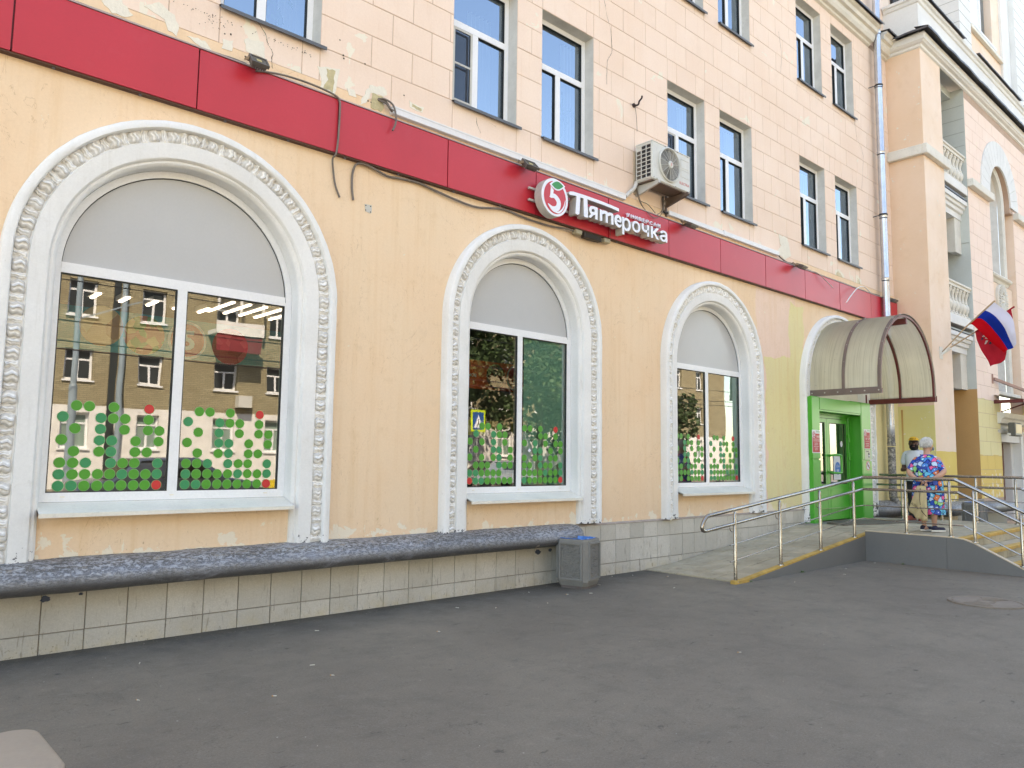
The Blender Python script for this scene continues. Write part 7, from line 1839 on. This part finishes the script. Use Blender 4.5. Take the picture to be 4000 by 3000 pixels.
def head(m, c, k=1.0, yaw=0.0):
    """c centre of skull; faces +Y before yaw"""
    Rz = Matrix.Rotation(yaw, 3, 'Z'); c = Vector(c)
    def P(x, y, z): return c+Rz @ (Vector((x, y, z))*k)
    ell(m, P(0,0,.012), (.076*k,.095*k,.098*k), 14, Rz); ell(m, P(0,.022,-.045), (.060*k,.068*k,.068*k), 12, Rz); ell(m, P(0,.058,-.088), (.030*k,.024*k,.020*k), 8, Rz)
    limb(m, [P(0,.090,.018), P(0,.103,-.008), P(0,.112,-.024)], [.008*k,.011*k,.015*k], 8, 3)
    for s in (-1, 1):
        ell(m, P(s*.013,.100,-.027), (.010*k,.009*k,.007*k), 6, Rz); ell(m, P(s*.034,.074,.035), (.022*k,.013*k,.007*k), 6, Rz); ell(m, P(s*.044,.062,-.022), (.020*k,.018*k,.018*k), 6, Rz)
        ell(m, P(s*.077,-.006,-.008), (.008*k,.019*k,.030*k), 8, Rz)
    ell(m, P(0,.088,-.052), (.024*k,.010*k,.006*k), 8, Rz); ell(m, P(0,.085,-.063), (.020*k,.011*k,.007*k), 8, Rz)
    return P
def hand(m, w, d, n, side=1, curl=.6, k=1.0):
    """w wrist, d direction, n palm normal (fingers curl towards n)"""
    w, d, n = Vector(w), Vector(d).normalized(), Vector(n).normalized(); s = d.cross(n).normalized()*side; n = s.cross(d)*side*-1 if False else n
    pal = w+d*.045*k
    for q in (-.028, -.010, .010, .026): limb(m, [w, w+d*.04*k+s*q*k*.7, w+d*.080*k+s*q*k], [.017*k, .014*k, .0115*k], 8, 3)
    L = [.058, .072, .068, .054]
    for i, q in enumerate((-.030, -.011, .010, .029)):
        b = w+d*.080*k+s*q*k; pts = [b]; dd = d.copy(); l = L[i]*k
        for j in range(3):
            dd = (dd*math.cos(curl*(.6+.35*j))+n*math.sin(curl*(.6+.35*j))).normalized() if j else (dd*math.cos(curl*.5)+n*math.sin(curl*.5)).normalized(); pts.append(pts[-1]+dd*l*(.45,.32,.23)[j])
        limb(m, pts, [.0095*k, .009*k, .0082*k, .007*k], 8, 3)
    tb = w+d*.022*k-s*.026*k; limb(m, [tb, tb+(d*.5-s*.7+n*.4).normalized()*.030*k, tb+(d*.9-s*.45+n*.7).normalized()*.060*k], [.013*k, .011*k, .008*k], 8, 3)

def skin_mat(nm, c, c2): return simple(nm, c, .55, var=.06, nscale=9, dirt=.15, dirtcol=c2, space='object')

def woman():
    o = empty('person', 'elderly person with grey hair in a colourful flowered dress, hands clasped behind, holding a bag', 'person', (13.16, -2.22, .470), None, rad(-84))
    sk = skin_mat('pale_skin', C8(196,150,126), C8(180,120,100)); 
    b = MB()
    torso(b, [(.66,.13,.11,0,0),(.76,.165,.125,0,-.01),(.88,.15,.115,0,0),(1.0,.155,.115,0,.005),(1.10,.165,.10,0,0),(1.16,.13,.075,0,-.005),(1.19,.06,.05,0,-.005)])
    limb(b, [(0,-.01,1.15),(0,.0,1.22),(0,.02,1.28)], [.055,.048,.05])
    P = head(b, (.0,.035,1.352), .98, rad(-22))
    for s in (-1, 1):
        x = .085*s
        limb(b, [(x,0,.68),(x*.95,.0,.45),(x*.9,-.01,.38),(x*.9,-.025,.27),(x*.85,-.015,.12),(x*.85,0,.055)], [.085,.062,.055,.052,.034,.030], 12, 4)
        limb(b, [(x*.85,-.02,.045),(x*.85+.03,.04,.035),(x*.85+.05,.10,.028)], [.034,.034,.026])
        limb(b, [(.150*s,0,1.115),(.205*s,-.03,1.02),(.245*s,-.075,.935),(.19*s,-.160,.865),(.075*s,-.225,.800)], [.055,.050,.044,.038,.026], 12, 4)
    hand(b, (.060,-.208,.798), (-.8,-.10,-.35), (-.2,.3,-1), 1, .7, .95); hand(b, (-.060,-.222,.800), (.75,-.14,-.45), (.2,.2,-1), -1, .9, .95)
    fused(b, .0075, 'body', sk, o, 1)
    # dress with short sleeves
    d = MB()
    torso(d, [(.262,.235,.160,0,.0),(.30,.236,.162,0,.0),(.45,.230,.165,0,0),(.60,.225,.165,0,-.005),(.74,.215,.162,0,-.01),(.86,.195,.145,0,0),(.98,.192,.145,0,.008),(1.08,.186,.125,0,.0),(1.14,.155,.098,0,-.004),(1.185,.105,.072,0,-.004),(1.205,.072,.062,0,-.002)], 36)
    for s in (-1, 1): limb(d, [(.115*s,0,1.120),(.165*s,-.015,1.075),(.205*s,-.035,1.00),(.222*s,-.050,.965)], [.058,.060,.062,.064], 14, 4)
    dr = fused(d, .011, 'dress', M['flower'], o, 3)
    me = dr.data    # folds
    for v in me.vertices:
        c = v.co; r = math.hypot(c.x, c.y); a = math.atan2(c.y, c.x); k = max(0, min(1, (.80-c.z)/.5))
        f = math.sin(a*9+c.z*2)*.008*k+noise.noise(Vector((c.x*6, c.y*6, c.z*2)))*.012
        if r > .02: c.x += c.x/r*f; c.y += c.y/r*f
    # grey bobbed hair made of combed strands over a cap
    hm = simple('grey_hair', C8(200,198,192), .55, var=.35, nscale=45, space='object', bumpS=.6, bscale=90); h = MB(); Rz = Matrix.Rotation(rad(-22), 3, 'Z'); hc = Vector((.0,.035,1.352))
    def HP(th, ph, k):    # th from top, ph around
        v = Vector((.093*math.sin(th)*math.cos(ph), .108*math.sin(th)*math.sin(ph)-.008, .112*math.cos(th)+.012))*k; return hc+Rz @ v
    def lim(ph):
        f = math.sin(ph); return 1.05 if f > .55 else (1.05+(.55-f)*1.25 if f > -.1 else 1.95)
    n = 48; rg = []
    for i in range(12):
        rg.append([HP(max(.02, lim(6.283*k/n)*i/11), 6.283*k/n, 1.0+.012*math.sin(k*5+i)) for k in range(n)])
    h.loft(rg, caps=False); rr = random.Random(3)
    for k in range(190):
        ph = rr.uniform(0, 6.283); t1 = lim(ph)*rr.uniform(.9, 1.08); t0 = rr.uniform(.02, t1*.5); pts = [HP(t0+(t1-t0)*j/5, ph+.12*math.sin(j+k)*.4, 1.015+.02*rr.random()) for j in range(6)]
        h.tube(pts, [.0055,.006,.006,.0055,.004,.002], 4)
    h.build('hair', hm, o, smooth=70)
    mk = MB(); mk.grid(lambda u, v: hc+Rz @ Vector((.075*math.cos(.25+2.64*u), .045+.072*math.sin(.25+2.64*u), -.030-.055*v)), 12, 4); mk.build('face_mask', simple('pale_mask', C8(196,214,220), .7), o, smooth=60)
    navy = simple('navy_canvas', C8(36,38,62), .75); sole = simple('white_sole', C8(224,220,210), .6)
    for s, an in ((-1, -34), (1, -40)):
        sh = MB(); A = Matrix.Translation((.075*s+(.0 if s < 0 else .02), (-.01 if s < 0 else -.045), 0)) @ Matrix.Rotation(rad(an), 4, 'Z')
        def foot(sc_, z): return [A @ Vector((sc_*(.040+.006*math.sin(t))*math.cos(t)*(1.05 if math.sin(t) > 0 else .82), .045+sc_*.120*math.sin(t), z)) for t in [6.283*i/24 for i in range(24)]]
        sh.loft([foot(1.0, .0), foot(1.04, .006), foot(1.04, .024), foot(1.0, .026)]); sh.build('shoe_sole', sole, o, smooth=50)
        sh = MB(); rings = [foot(1.0, .0262)]
        for q, z in ((1.0,.040),(.94,.055),(.80,.068)): rings.append([A @ Vector((v.x, v.y, v.z)) for v in [A.inverted() @ w for w in foot(q, z)]])
        sh.loft(rings); limb(sh, [A @ Vector((0,-.03,.055)), A @ Vector((0,.0,.062))], [.036,.034]); sh.build('shoe', navy, o, smooth=60)
    # tote bag hanging from the clasped hands
    g = empty('tote_bag', 'beige cloth tote bag with dark print hanging from the hands behind the flowered dress', 'bag', (13.16, -2.22, .470), None, rad(-84))
    bm_ = simple('beige_canvas', C8(204,186,142), .85, var=.08, nscale=12, space='object', bumpS=.3, bscale=200); pr = simple('dark_bag_print', C8(84,66,52), .8, space='object')
    top = .715; bot = .20
    def BF(u, v, side):
        # u across (-1..1), v down (0..1)
        w = .060+.072*v**.8; x = -.030+u*w-.060*v; z = top-(top-bot)*v+(.10*v*(1 if u < 0 else -.0)*abs(u)**1.4)-.035*v*u
        y = -.262-.045*math.sin(math.pi*min(1, v*1.05))*(1-u*u)*side-.015*math.sin(u*8+v*3)*v-.03*v
        return (x, y, z+.008*math.sin(u*9)*v)
    m = MB(); 
    for side in (1, -.4): m.grid(lambda a, b_: BF(a*2-1, b_, side), 24, 24)
    m.build('bag_cloth', bm_, g, smooth=70)
    def onbag(u, v): p = BF(u, v, 1.0); return Vector((p[0], p[1]-.004, p[2]))
    hd = MB(); hd.tube(catmull([onbag(-.45, 0), (-.045,-.262,.765), (-.012,-.262,.795), (.02,-.262,.765), onbag(.35, 0)], 5), .008, 6, flat=.5); hd.build('handle', simple('black_strap', C8(40,36,34), .7), g)
    me = text_mesh('AUBRA', .1, .001); lo, hi = bounds(me)
    for v in me.vertices:
        u = -.93+(v.co.x-lo[0])/(hi[0]-lo[0])*.95; w = .72-(v.co.z-lo[2])/(hi[2]-lo[2])*.085; v.co = onbag(u, w)
    me.materials.clear(); me.materials.append(pr); link('lettering', me, g)
    m = MB()
    for (u0, v0, u1, v1, r) in ((.20,.62,.34,.74,.028),(.34,.74,.66,.80,.024),(.66,.80,.90,.88,.018),(.50,.78,.58,.86,.012),(.3,.7,.26,.82,.012)):
        a, b_ = onbag(u0, v0), onbag(u1, v1); q = Vector((0,0,1))*r*.55; m.add([a-q, b_-q*.7, b_+q*.7, a+q], [(0,1,2,3)])
    m.tube([onbag(-.15+.35*t, .08+.5*t) for t in [i/8 for i in range(9)]], .005, 5); m.build('print', pr, g, recalc=False)
woman()

def man():
    o = empty('person', 'person in yellow cap, white t-shirt and black trousers standing on the landing', 'person', (15.525, -1.19, .462), None, rad(82))
    sk = skin_mat('dark_skin', C8(92,64,56), C8(70,48,42)); K = 1.0
    b = MB()
    torso(b, [(.78,.14,.10,0,0),(.86,.15,.105,0,0),(.98,.14,.10,0,0),(1.12,.165,.11,0,0),(1.24,.19,.10,0,0),(1.30,.14,.075,0,0),(1.33,.06,.055,0,0)])
    limb(b, [(0,-.01,1.29),(0,.005,1.36),(0,.02,1.41)], [.062,.054,.055])
    P = head(b, (0,.03,1.450), 1.08, rad(26))
    for s in (-1, 1):
        x = .09*s
        limb(b, [(x,0,.80),(x,.01,.55),(x,.005,.44),(x,-.02,.30),(x,-.01,.09)], [.085,.066,.054,.052,.034], 12, 4); limb(b, [(x,-.02,.045),(x+.02*s,.06,.035),(x+.03*s,.14,.028)], [.038,.038,.030])
    limb(b, [(.165,0,1.25),(.210,-.02,1.10),(.235,-.015,.975),(.19,.10,.95),(.05,.17,.965)], [.050,.046,.042,.038,.028], 12, 4); limb(b, [(-.165,0,1.25),(-.210,-.01,1.10),(-.235,.0,.975),(-.17,.11,.955),(-.06,.155,.95)], [.060,.050,.044,.038,.028], 12, 4)
    hand(b, (.05,.17,.965), (-1,.15,0), (0,-.2,1), 1, .5); hand(b, (-.06,.155,.95), (1,.2,-.05), (0,-.1,1), -1, .5)
    fused(b, .0085, 'body', sk, o, 1)
    ws = simple('white_cotton', C8(214,216,222), .85, var=.03, nscale=6, space='object', bumpS=.2, bscale=30); t = MB()
    torso(t, [(.74,.172,.125,0,0),(.78,.170,.125,0,0),(.90,.162,.120,0,0),(1.02,.165,.118,0,0),(1.14,.178,.122,0,0),(1.24,.175,.108,0,0),(1.295,.135,.085,0,0),(1.318,.105,.078,0,.0)], 32)
    for s in (-1, 1): limb(t, [(.11*s,0,1.262),(.165*s,-.003,1.235),(.212*s,-.015,1.14),(.222*s,-.02,1.095)], [.062,.072,.066,.066], 14, 4)
    fused(t, .011, 'shirt', ws, o, 2)
    tr = MB(); torso(tr, [(.70,.165,.12,0,0),(.80,.158,.115,0,0)], 28)
    for s in (-1, 1): limb(tr, [(.085*s,0,.76),(.09*s,.01,.55),(.092*s,.005,.42),(.092*s,-.01,.25),(.092*s,-.005,.08)], [.095,.080,.070,.066,.062], 14, 4)
    fused(tr, .012, 'trousers', simple('black_denim', C8(30,30,34), .8, space='object'), o, 2)
    hc = Vector((0,.03,1.450)); Rz = Matrix.Rotation(rad(26), 3, 'Z'); cy = simple('yellow_cap_fabric', C8(226,172,44), .75, space='object'); bk = simple('black_cap_fabric', C8(24,22,24), .7, space='object')
    c = MB(); rg = []
    for i in range(9):
        th = max(.03, 1.42*i/8); rg.append([hc+Rz @ Vector((.093*math.sin(th)*math.cos(a), .112*math.sin(th)*math.sin(a)-.002, .044+.086*math.cos(th))) for a in [6.283*k/28 for k in range(28)]])
    c.loft(rg, caps=False); c.build('cap', cy, o, smooth=60)
    br = MB(); 
    for dz in (0, -.006): br.grid(lambda u, v: hc+Rz @ Vector(((.094)*math.cos(.25+2.64*u)*(1+.06*v), .104*math.sin(.25+2.64*u)+.088*v*math.sin(.25+2.64*u)**.5, .052+dz-.012*v-.02*(abs(u-.5)*2)**2)), 16, 5)
    br.build('cap_brim', bk, o, smooth=60)
    me = text_mesh('BEST', .05, .002); lo, hi = bounds(me)
    for v in me.vertices:
        u = (v.co.x-lo[0])/(hi[0]-lo[0])-.5; w = (v.co.z-lo[2])/(hi[2]-lo[2]); a = math.pi/2-u*-1.0*1.0*-1; v.co = hc+Rz @ Vector((.097*math.sin(-u*1.1), .1135*math.cos(u*1.1), .070+.030*w-.0*abs(u)))
    me.materials.clear(); me.materials.append(bk); link('cap_lettering', me, o)
    be = MB(); rg = []
    for z, k_ in ((-.035,1.0),(-.060,1.02),(-.085,.97),(-.108,.72),(-.122,.35)):
        rg.append([hc+Rz @ Vector((.077*k_*math.cos(a), .018+.092*k_*math.sin(a), z*1.1+(.022 if abs(math.sin(a)) > .9 and z > -.05 else 0))) for a in [rad(-20+220*i/18) for i in range(19)]])
    vs = [p for r_ in rg for p in r_]; be.add(vs, [(i*19+j, i*19+j+1, (i+1)*19+j+1, (i+1)*19+j) for i in range(4) for j in range(18)]); bo = be.build('beard', simple('black_beard', C8(20,16,16), .9, space='object', bumpS=.6, bscale=120), o, smooth=60)
    lip = MB(); ell(lip, hc+Rz @ Vector((0,.109,-.060)), (.022,.008,.007), 8, Rz); lip.build('lips', simple('lip', C8(120,76,72), .5, space='object'), o, smooth=70)
    for s in (-1, 1):
        e = MB(); ell(e, hc+Rz @ Vector((.035*s,.094,.018)), (.011,.008,.006), 8, Rz); e.build('eye', simple('eye_white', C8(190,184,176), .3, space='object'), o, smooth=70); e = MB(); ell(e, hc+Rz @ Vector((.035*s,.1005,.017)), (.005,.003,.005), 8, Rz); e.build('iris', bk, o, smooth=70)
    rs = simple('red_brown_shoe', C8(150,74,58), .6, space='object')
    for s in (-1, 1):
        A = Matrix.Translation((.095*s, 0, 0)) @ Matrix.Rotation(rad(-14*s), 4, 'Z')
        def foot(q, z): return [A @ Vector((q*(.046+.006*math.sin(t_))*math.cos(t_), .05+q*.140*math.sin(t_), z)) for t_ in [6.283*i/24 for i in range(24)]]
        sh = MB(); sh.loft([foot(1.0,.0),foot(1.05,.006),foot(1.05,.030),foot(1.0,.05),foot(.86,.070),foot(.5,.09)]); sh.build('shoe', rs, o, smooth=60)
    nk = MB(); nk.tube([(.070*math.cos(a), .01+.066*math.sin(a), 1.335-.022*math.sin(a)) for a in [6.283*i/24 for i in range(24)]], .003, 5, closed=True); nk.build('necklace', M['bolt'], o)
man()
# ------------------------------------------------------------------ the other side of the street (seen in the window panes)
def street():
    YO = -30.5
    g = simple('road_asphalt', C8(128,126,122), .8, nscale=.6)
    MB().box(-90, 140, -24.5, -9.2, -.3, .004).build('road', g)['kind'] = 'structure'
    b = empty('brick_building', 'yellow brick apartment building with white ground floor across the street', 'building')
    op = []
    for k in range(-4, 9):
        x = 8.0+2.96*k*1.0
        op.append(x)
    xs = [-8.0,-4.6,-1.3,1.7,4.9,7.95,11.0,14.5,17.2,20.4,23.6,26.8,30.0,33.2,36.4,39.6,42.8,46.0,49.2,52.4,55.6]
    holes = []; wins = []
    for j, x in enumerate(xs):
        w = 1.15 if j % 2 else 1.05
        for (z0, z1) in ((1.75,3.35),(4.75,6.15),(7.65,9.2),(10.65,12.2),(13.65,15.2)): holes.append([(x,z0),(x+w,z0),(x+w,z1),(x,z1)]); wins.append((x, x+w, z0, z1))
    lo = [h for h in holes if h[0][1] < 3]; hi = [h for h in holes if h[0][1] > 3]
    wh = simple('white_painted_brick', C8(228,226,222), .8, bumpS=.3)
    m = MB(); m.prism([(-14,0),(60,0),(60,3.62),(-14,3.62)], YO, YO-.4, 'y', holes=lo); m.build('ground_floor_wall', wh, b)
    m = MB(); m.prism([(-14,3.62),(60,3.62),(60,17),(-14,17)], YO, YO-.4, 'y', holes=hi); m.build('brick_wall', M['brick'], b)
    dk = simple('dark_pane', C8(54,60,62), .08, spec=.8); cur = simple('pane_curtain', C8(130,150,140), .5)
    fr = MB(); gl = MB(); si = MB()
    for i, (a, c, z0, z1) in enumerate(wins):
        y = YO-.2; t = .10
        fr.box(a, a+t, y-.05, y, z0, z1); fr.box(c-t, c, y-.05, y, z0, z1); fr.box(a+t, c-t, y-.05, y, z1-t, z1); fr.box(a+t, c-t, y-.05, y, z0, z0+t); fr.box((a+c)/2-.05, (a+c)/2+.05, y-.05, y, z0+t, z1-.5); fr.box(a+t, c-t, y-.05, y, z1-.5, z1-.42)
        gl.add([(a,y-.03,z0),(c,y-.03,z0),(c,y-.03,z1),(a,y-.03,z1)], [(0,1,2,3)], 0 if (i*7) % 5 else 1); si.box(a-.06, c+.06, YO-.2, YO+.08, z0-.08, z0-.002)
    stuff(fr.build('window_frames', M['pvc'], b)); stuff(gl.build('window_panes', [dk, cur], b)); stuff(si.build('window_sills', M['pvc'], b))
    MB().box(9.75, 10.05, YO+.001, YO+.06, 0, 17).build('brick_recess', dk, b); MB().lathe([(.13,0),(.13,17)], 12, (10.2, YO+.2, 0)).build('downpipe', simple('pale_blue_grey_pole', C8(138,154,164), .5), b); MB().box(-14.3, 60.3, YO-9, YO+.5, 17, 17.3).build('roof', M['sillgrey'], b)
    m = MB(); m.box(14.1, 16.4, YO, YO+1.1, 7.4, 7.6); m.box(14.1, 16.4, YO+1.05, YO+1.1, 7.6, 8.0); m.box(14.1,14.2,YO+1,YO+1.1,8.5,10.2); m.box(16.3,16.4,YO+1,YO+1.1,8.5,10.2); m.box(15.2,15.3,YO+1,YO+1.1,8.5,10.2); m.box(14.1,16.4,YO,YO+1.1,10.2,10.3); m.build('glazed_balcony', wh, b)
    MB().box(14.15, 16.35, YO+1.0, YO+1.04, 6.6, 7.39).build('balcony_apron', simple('dull_red_panel', C8(120,44,48), .7), b)
    m = MB(); m.box(15.6,16.3,YO+.05,YO+.45,3.9,4.5); m.build('air_conditioner', M['acbody'], b)
    m = MB(); m.box(37, 41, YO, YO+1.2, 10.2, 10.35); 
    for k in range(26): m.box(37+.155*k, 37.1+.155*k, YO+1.15, YO+1.18, 10.35, 11.5)
    m.build('balcony', simple('brown_balcony', C8(96,84,70), .7), b)
    # trees across the road
    bark = simple('bark', C8(84,72,60), .9, bumpS=.5); lf = simple('tree_leaf', C8(56,78,38), .7, var=.35, nscale=.8)
    def tree(x, y, h, r, lab, sd):
        rr = random.Random(sd); o = empty('street_tree', lab, 'tree', (x, y, 0), 'trees across the street')
        t = MB(); t.tube(catmull([(0,0,0),(.1,.05,h*.3),(-.05,0,h*.55),(.1,0,h*.85)], 5), [.22,.2,.18,.16,.13]*3+[.1], 8)
        tips = []
        for k in range(9):
            a = rr.uniform(0, 6.28); z = h*rr.uniform(.35,.7); e = (r*.7*math.cos(a), r*.7*math.sin(a), z+r*rr.uniform(.3,.9)); t.tube([(0,0,z), (e[0]*.5, e[1]*.5, z+(e[2]-z)*.6), e], [.09,.06,.02], 6); tips.append(e)
        t.build('trunk', bark, o)
        cl = [(rr.gauss(0, r*.45), rr.gauss(0, r*.45), h*.66+rr.gauss(0, h*.16), rr.uniform(.5, 1.0)*r*.42) for _ in range(34)]; c = MB()
        for _ in range(7500):
            q = cl[rr.randrange(len(cl))]; v = Vector((rr.gauss(0,1), rr.gauss(0,1), rr.gauss(0,1))).normalized()*q[3]*rr.uniform(.55, 1.05); p = Vector(q[:3])+v
            d = Vector((rr.gauss(0,1), rr.gauss(0,1), rr.gauss(0,.6))).normalized()*.15; e = d.cross(Vector((rr.gauss(0,1), rr.gauss(0,1), rr.gauss(0,1)))).normalized()*.11
            c.v += [tuple(p-d), tuple(p+e), tuple(p+d), tuple(p-e)]; n = len(c.v); c.f.append([n-4,n-3,n-2,n-1]); c.m.append(0)
        c.build('crown', lf, o, recalc=False)
    tree(24, -24.0, 9.5, 3.4, 'leafy street tree across the road, mirrored in the second window', 1); tree(29.5, -23, 10, 3.8, 'leafy street tree across the road, beside the first one', 2); tree(35, -25, 8.5, 3.0, 'leafy street tree across the road, mirrored in the third window', 3); tree(42, -25.5, 7.5, 3.0, 'leafy street tree across the road, far right', 4)
    # parked cars along the far kerb
    paint = [simple('silver_car_paint', C8(176,182,186), .25, metal=.5), simple('black_car_paint', C8(30,32,36), .2), simple('yellow_car_paint', C8(222,190,40), .25), simple('white_car_paint', C8(222,222,222), .25)]
    tyre = simple('tyre_rubber', C8(24,24,24), .8); cg = simple('car_glass', C8(36,42,46), .05, spec=.9)
    def car(x, y, pm, lab):
        o = empty('parked_car', lab, 'car', (x, y, 0), 'cars parked along the street')
        prof = [(-2.1,.35),(-2.15,.62),(-2.0,.86),(-1.35,.95),(-.75,1.42),(.55,1.46),(1.25,1.0),(1.95,.88),(2.15,.66),(2.12,.35)]
        rg = []
        for yy, k in ((-.85,.94),(-.80,1),(.80,1),(.85,.94)): rg.append([(p[0]*(1 if k == 1 else .985), yy*(1 if p[1] < 1 else .86), .35+(p[1]-.35)*k) for p in prof])
        m = MB(); m.loft(rg); m.build('body', pm, o, smooth=30)
        m = MB()
        for s in (-1, 1): m.add([(-1.2,s*.80,.97),(1.1,s*.80,1.0),(.5,s*.735,1.38),(-.72,s*.735,1.36)], [(0,1,2,3)])
        m.add([(1.27,-.66,1.03),(1.27,.66,1.03),(.60,.6,1.44),(.60,-.6,1.44)], [(0,1,2,3)]); m.add([(-1.36,-.66,.98),(-1.36,.66,.98),(-.80,.6,1.40),(-.80,-.6,1.40)], [(0,1,2,3)]); m.build('window', cg, o, recalc=False)
        for xx in (-1.35, 1.35):
            for s in (-1, 1): m = MB(); m.lathe([(.05,-.09),(.31,-.09),(.33,0),(.31,.09),(.05,.09)], 20, (xx, s*.76, .33), axis='y'); m.build('wheel', tyre, o, smooth=40)
        for s in (-1, 1): MB().box(2.10, 2.17, s*.62-.14, s*.62+.14, .60, .74).build('headlight', M['bolt'], o)
    for i, (x, c) in enumerate(((1.6,0),(6.4,0),(11.4,2),(19.5,3),(26,0),(32,1))): car(x, -12.4 if i < 3 else -22.5, paint[c], ['silver', 'second silver', 'yellow', 'white', 'third silver', 'black'][i]+' hatchback parked along the street opposite the shop')
    # crossing signs and bus stop sign near the near kerb, tram pole and wires
    pw = simple('galvanised_post', C8(150,152,154), .4, metal=.4); ysg = simple('fluorescent_border', C8(200,224,40), .5); bsg = simple('blue_sign', C8(30,84,150), .5)
    def sign(x, y, z, kind, lab):
        o = empty('street_sign', lab, 'sign', (x, y, 0)); MB().lathe([(.03,0),(.03,z+.5)], 10).build('post', pw, o)
        if kind == 0:
            MB().box(-.40,.40,.05,.06,z-.45,z+.45).build('border', ysg, o); MB().box(-.31,.31,.0605,.064,z-.36,z+.36).build('plate', bsg, o); m = MB(); m.prism([(-.26,z-.28),(.26,z-.28),(0,z+.26)], .0645,.067); m.build('triangle', M['signwhite'], o)
            m = MB(); m.lathe([(.03,-.0),(.03,.001)], 10, (0,.0,z+.10)); m.bar((0,.069,z+.08),(-.01,.069,z-.06), .02,.05, up=(0,1,0)); m.bar((-.01,.069,z-.06),(-.08,.069,z-.22), .02,.03, up=(0,1,0)); m.bar((-.01,.069,z-.06),(.08,.069,z-.22), .02,.03, up=(0,1,0)); m.build('figure', M['black'], o)
        else:
            for dz in (0, -1.0): MB().box(-.36,.36,.05,.06,z-.45+dz,z+.45+dz).build('plate', bsg, o); MB().box(-.26,.26,.0605,.064,z-.14+dz,z+.34+dz).build('panel', M['signwhite'], o); MB().box(-.20,.20,.0645,.067,z+.02+dz,z+.18+dz, bev=.0).build('bus_pictogram', M['black'], o)
    sign(20.5, -17.5, 3.1, 0, 'yellow bordered pedestrian crossing sign on a post across the road'); sign(25.2, -8.0, 3.6, 0, 'yellow bordered pedestrian crossing sign on the near kerb'); sign(21.8, -9.4, 2.5, 1, 'blue bus stop sign on the near kerb')
    p = empty('tram_pole', 'tall grey pole for overhead wires on the far pavement', 'pole', (7.15, -25, 0)); m = MB(); m.lathe([(.16,0),(.14,4),(.11,4.1),(.10,8.6),(.07,8.7),(.07,10)], 14); m.bar((0,0,6.6),(2.2,0,7.5), .05,.05); m.build('mast', simple('pale_blue_grey_pole', C8(138,154,164), .5), p)
    w = MB()
    for k, z in enumerate((4.6,4.9,5.6,6.9,7.4,8.8,9.3)):
        w.tube(catmull([(-40,-19-k*.4,z+.6),(5,-18.5-k*.4,z),(50,-19.5-k*.3,z+.5)],8), .018, 4)
    tag(w.build('overhead_wire', M['black']), 'overhead wires strung along the street', 'wire')
street()
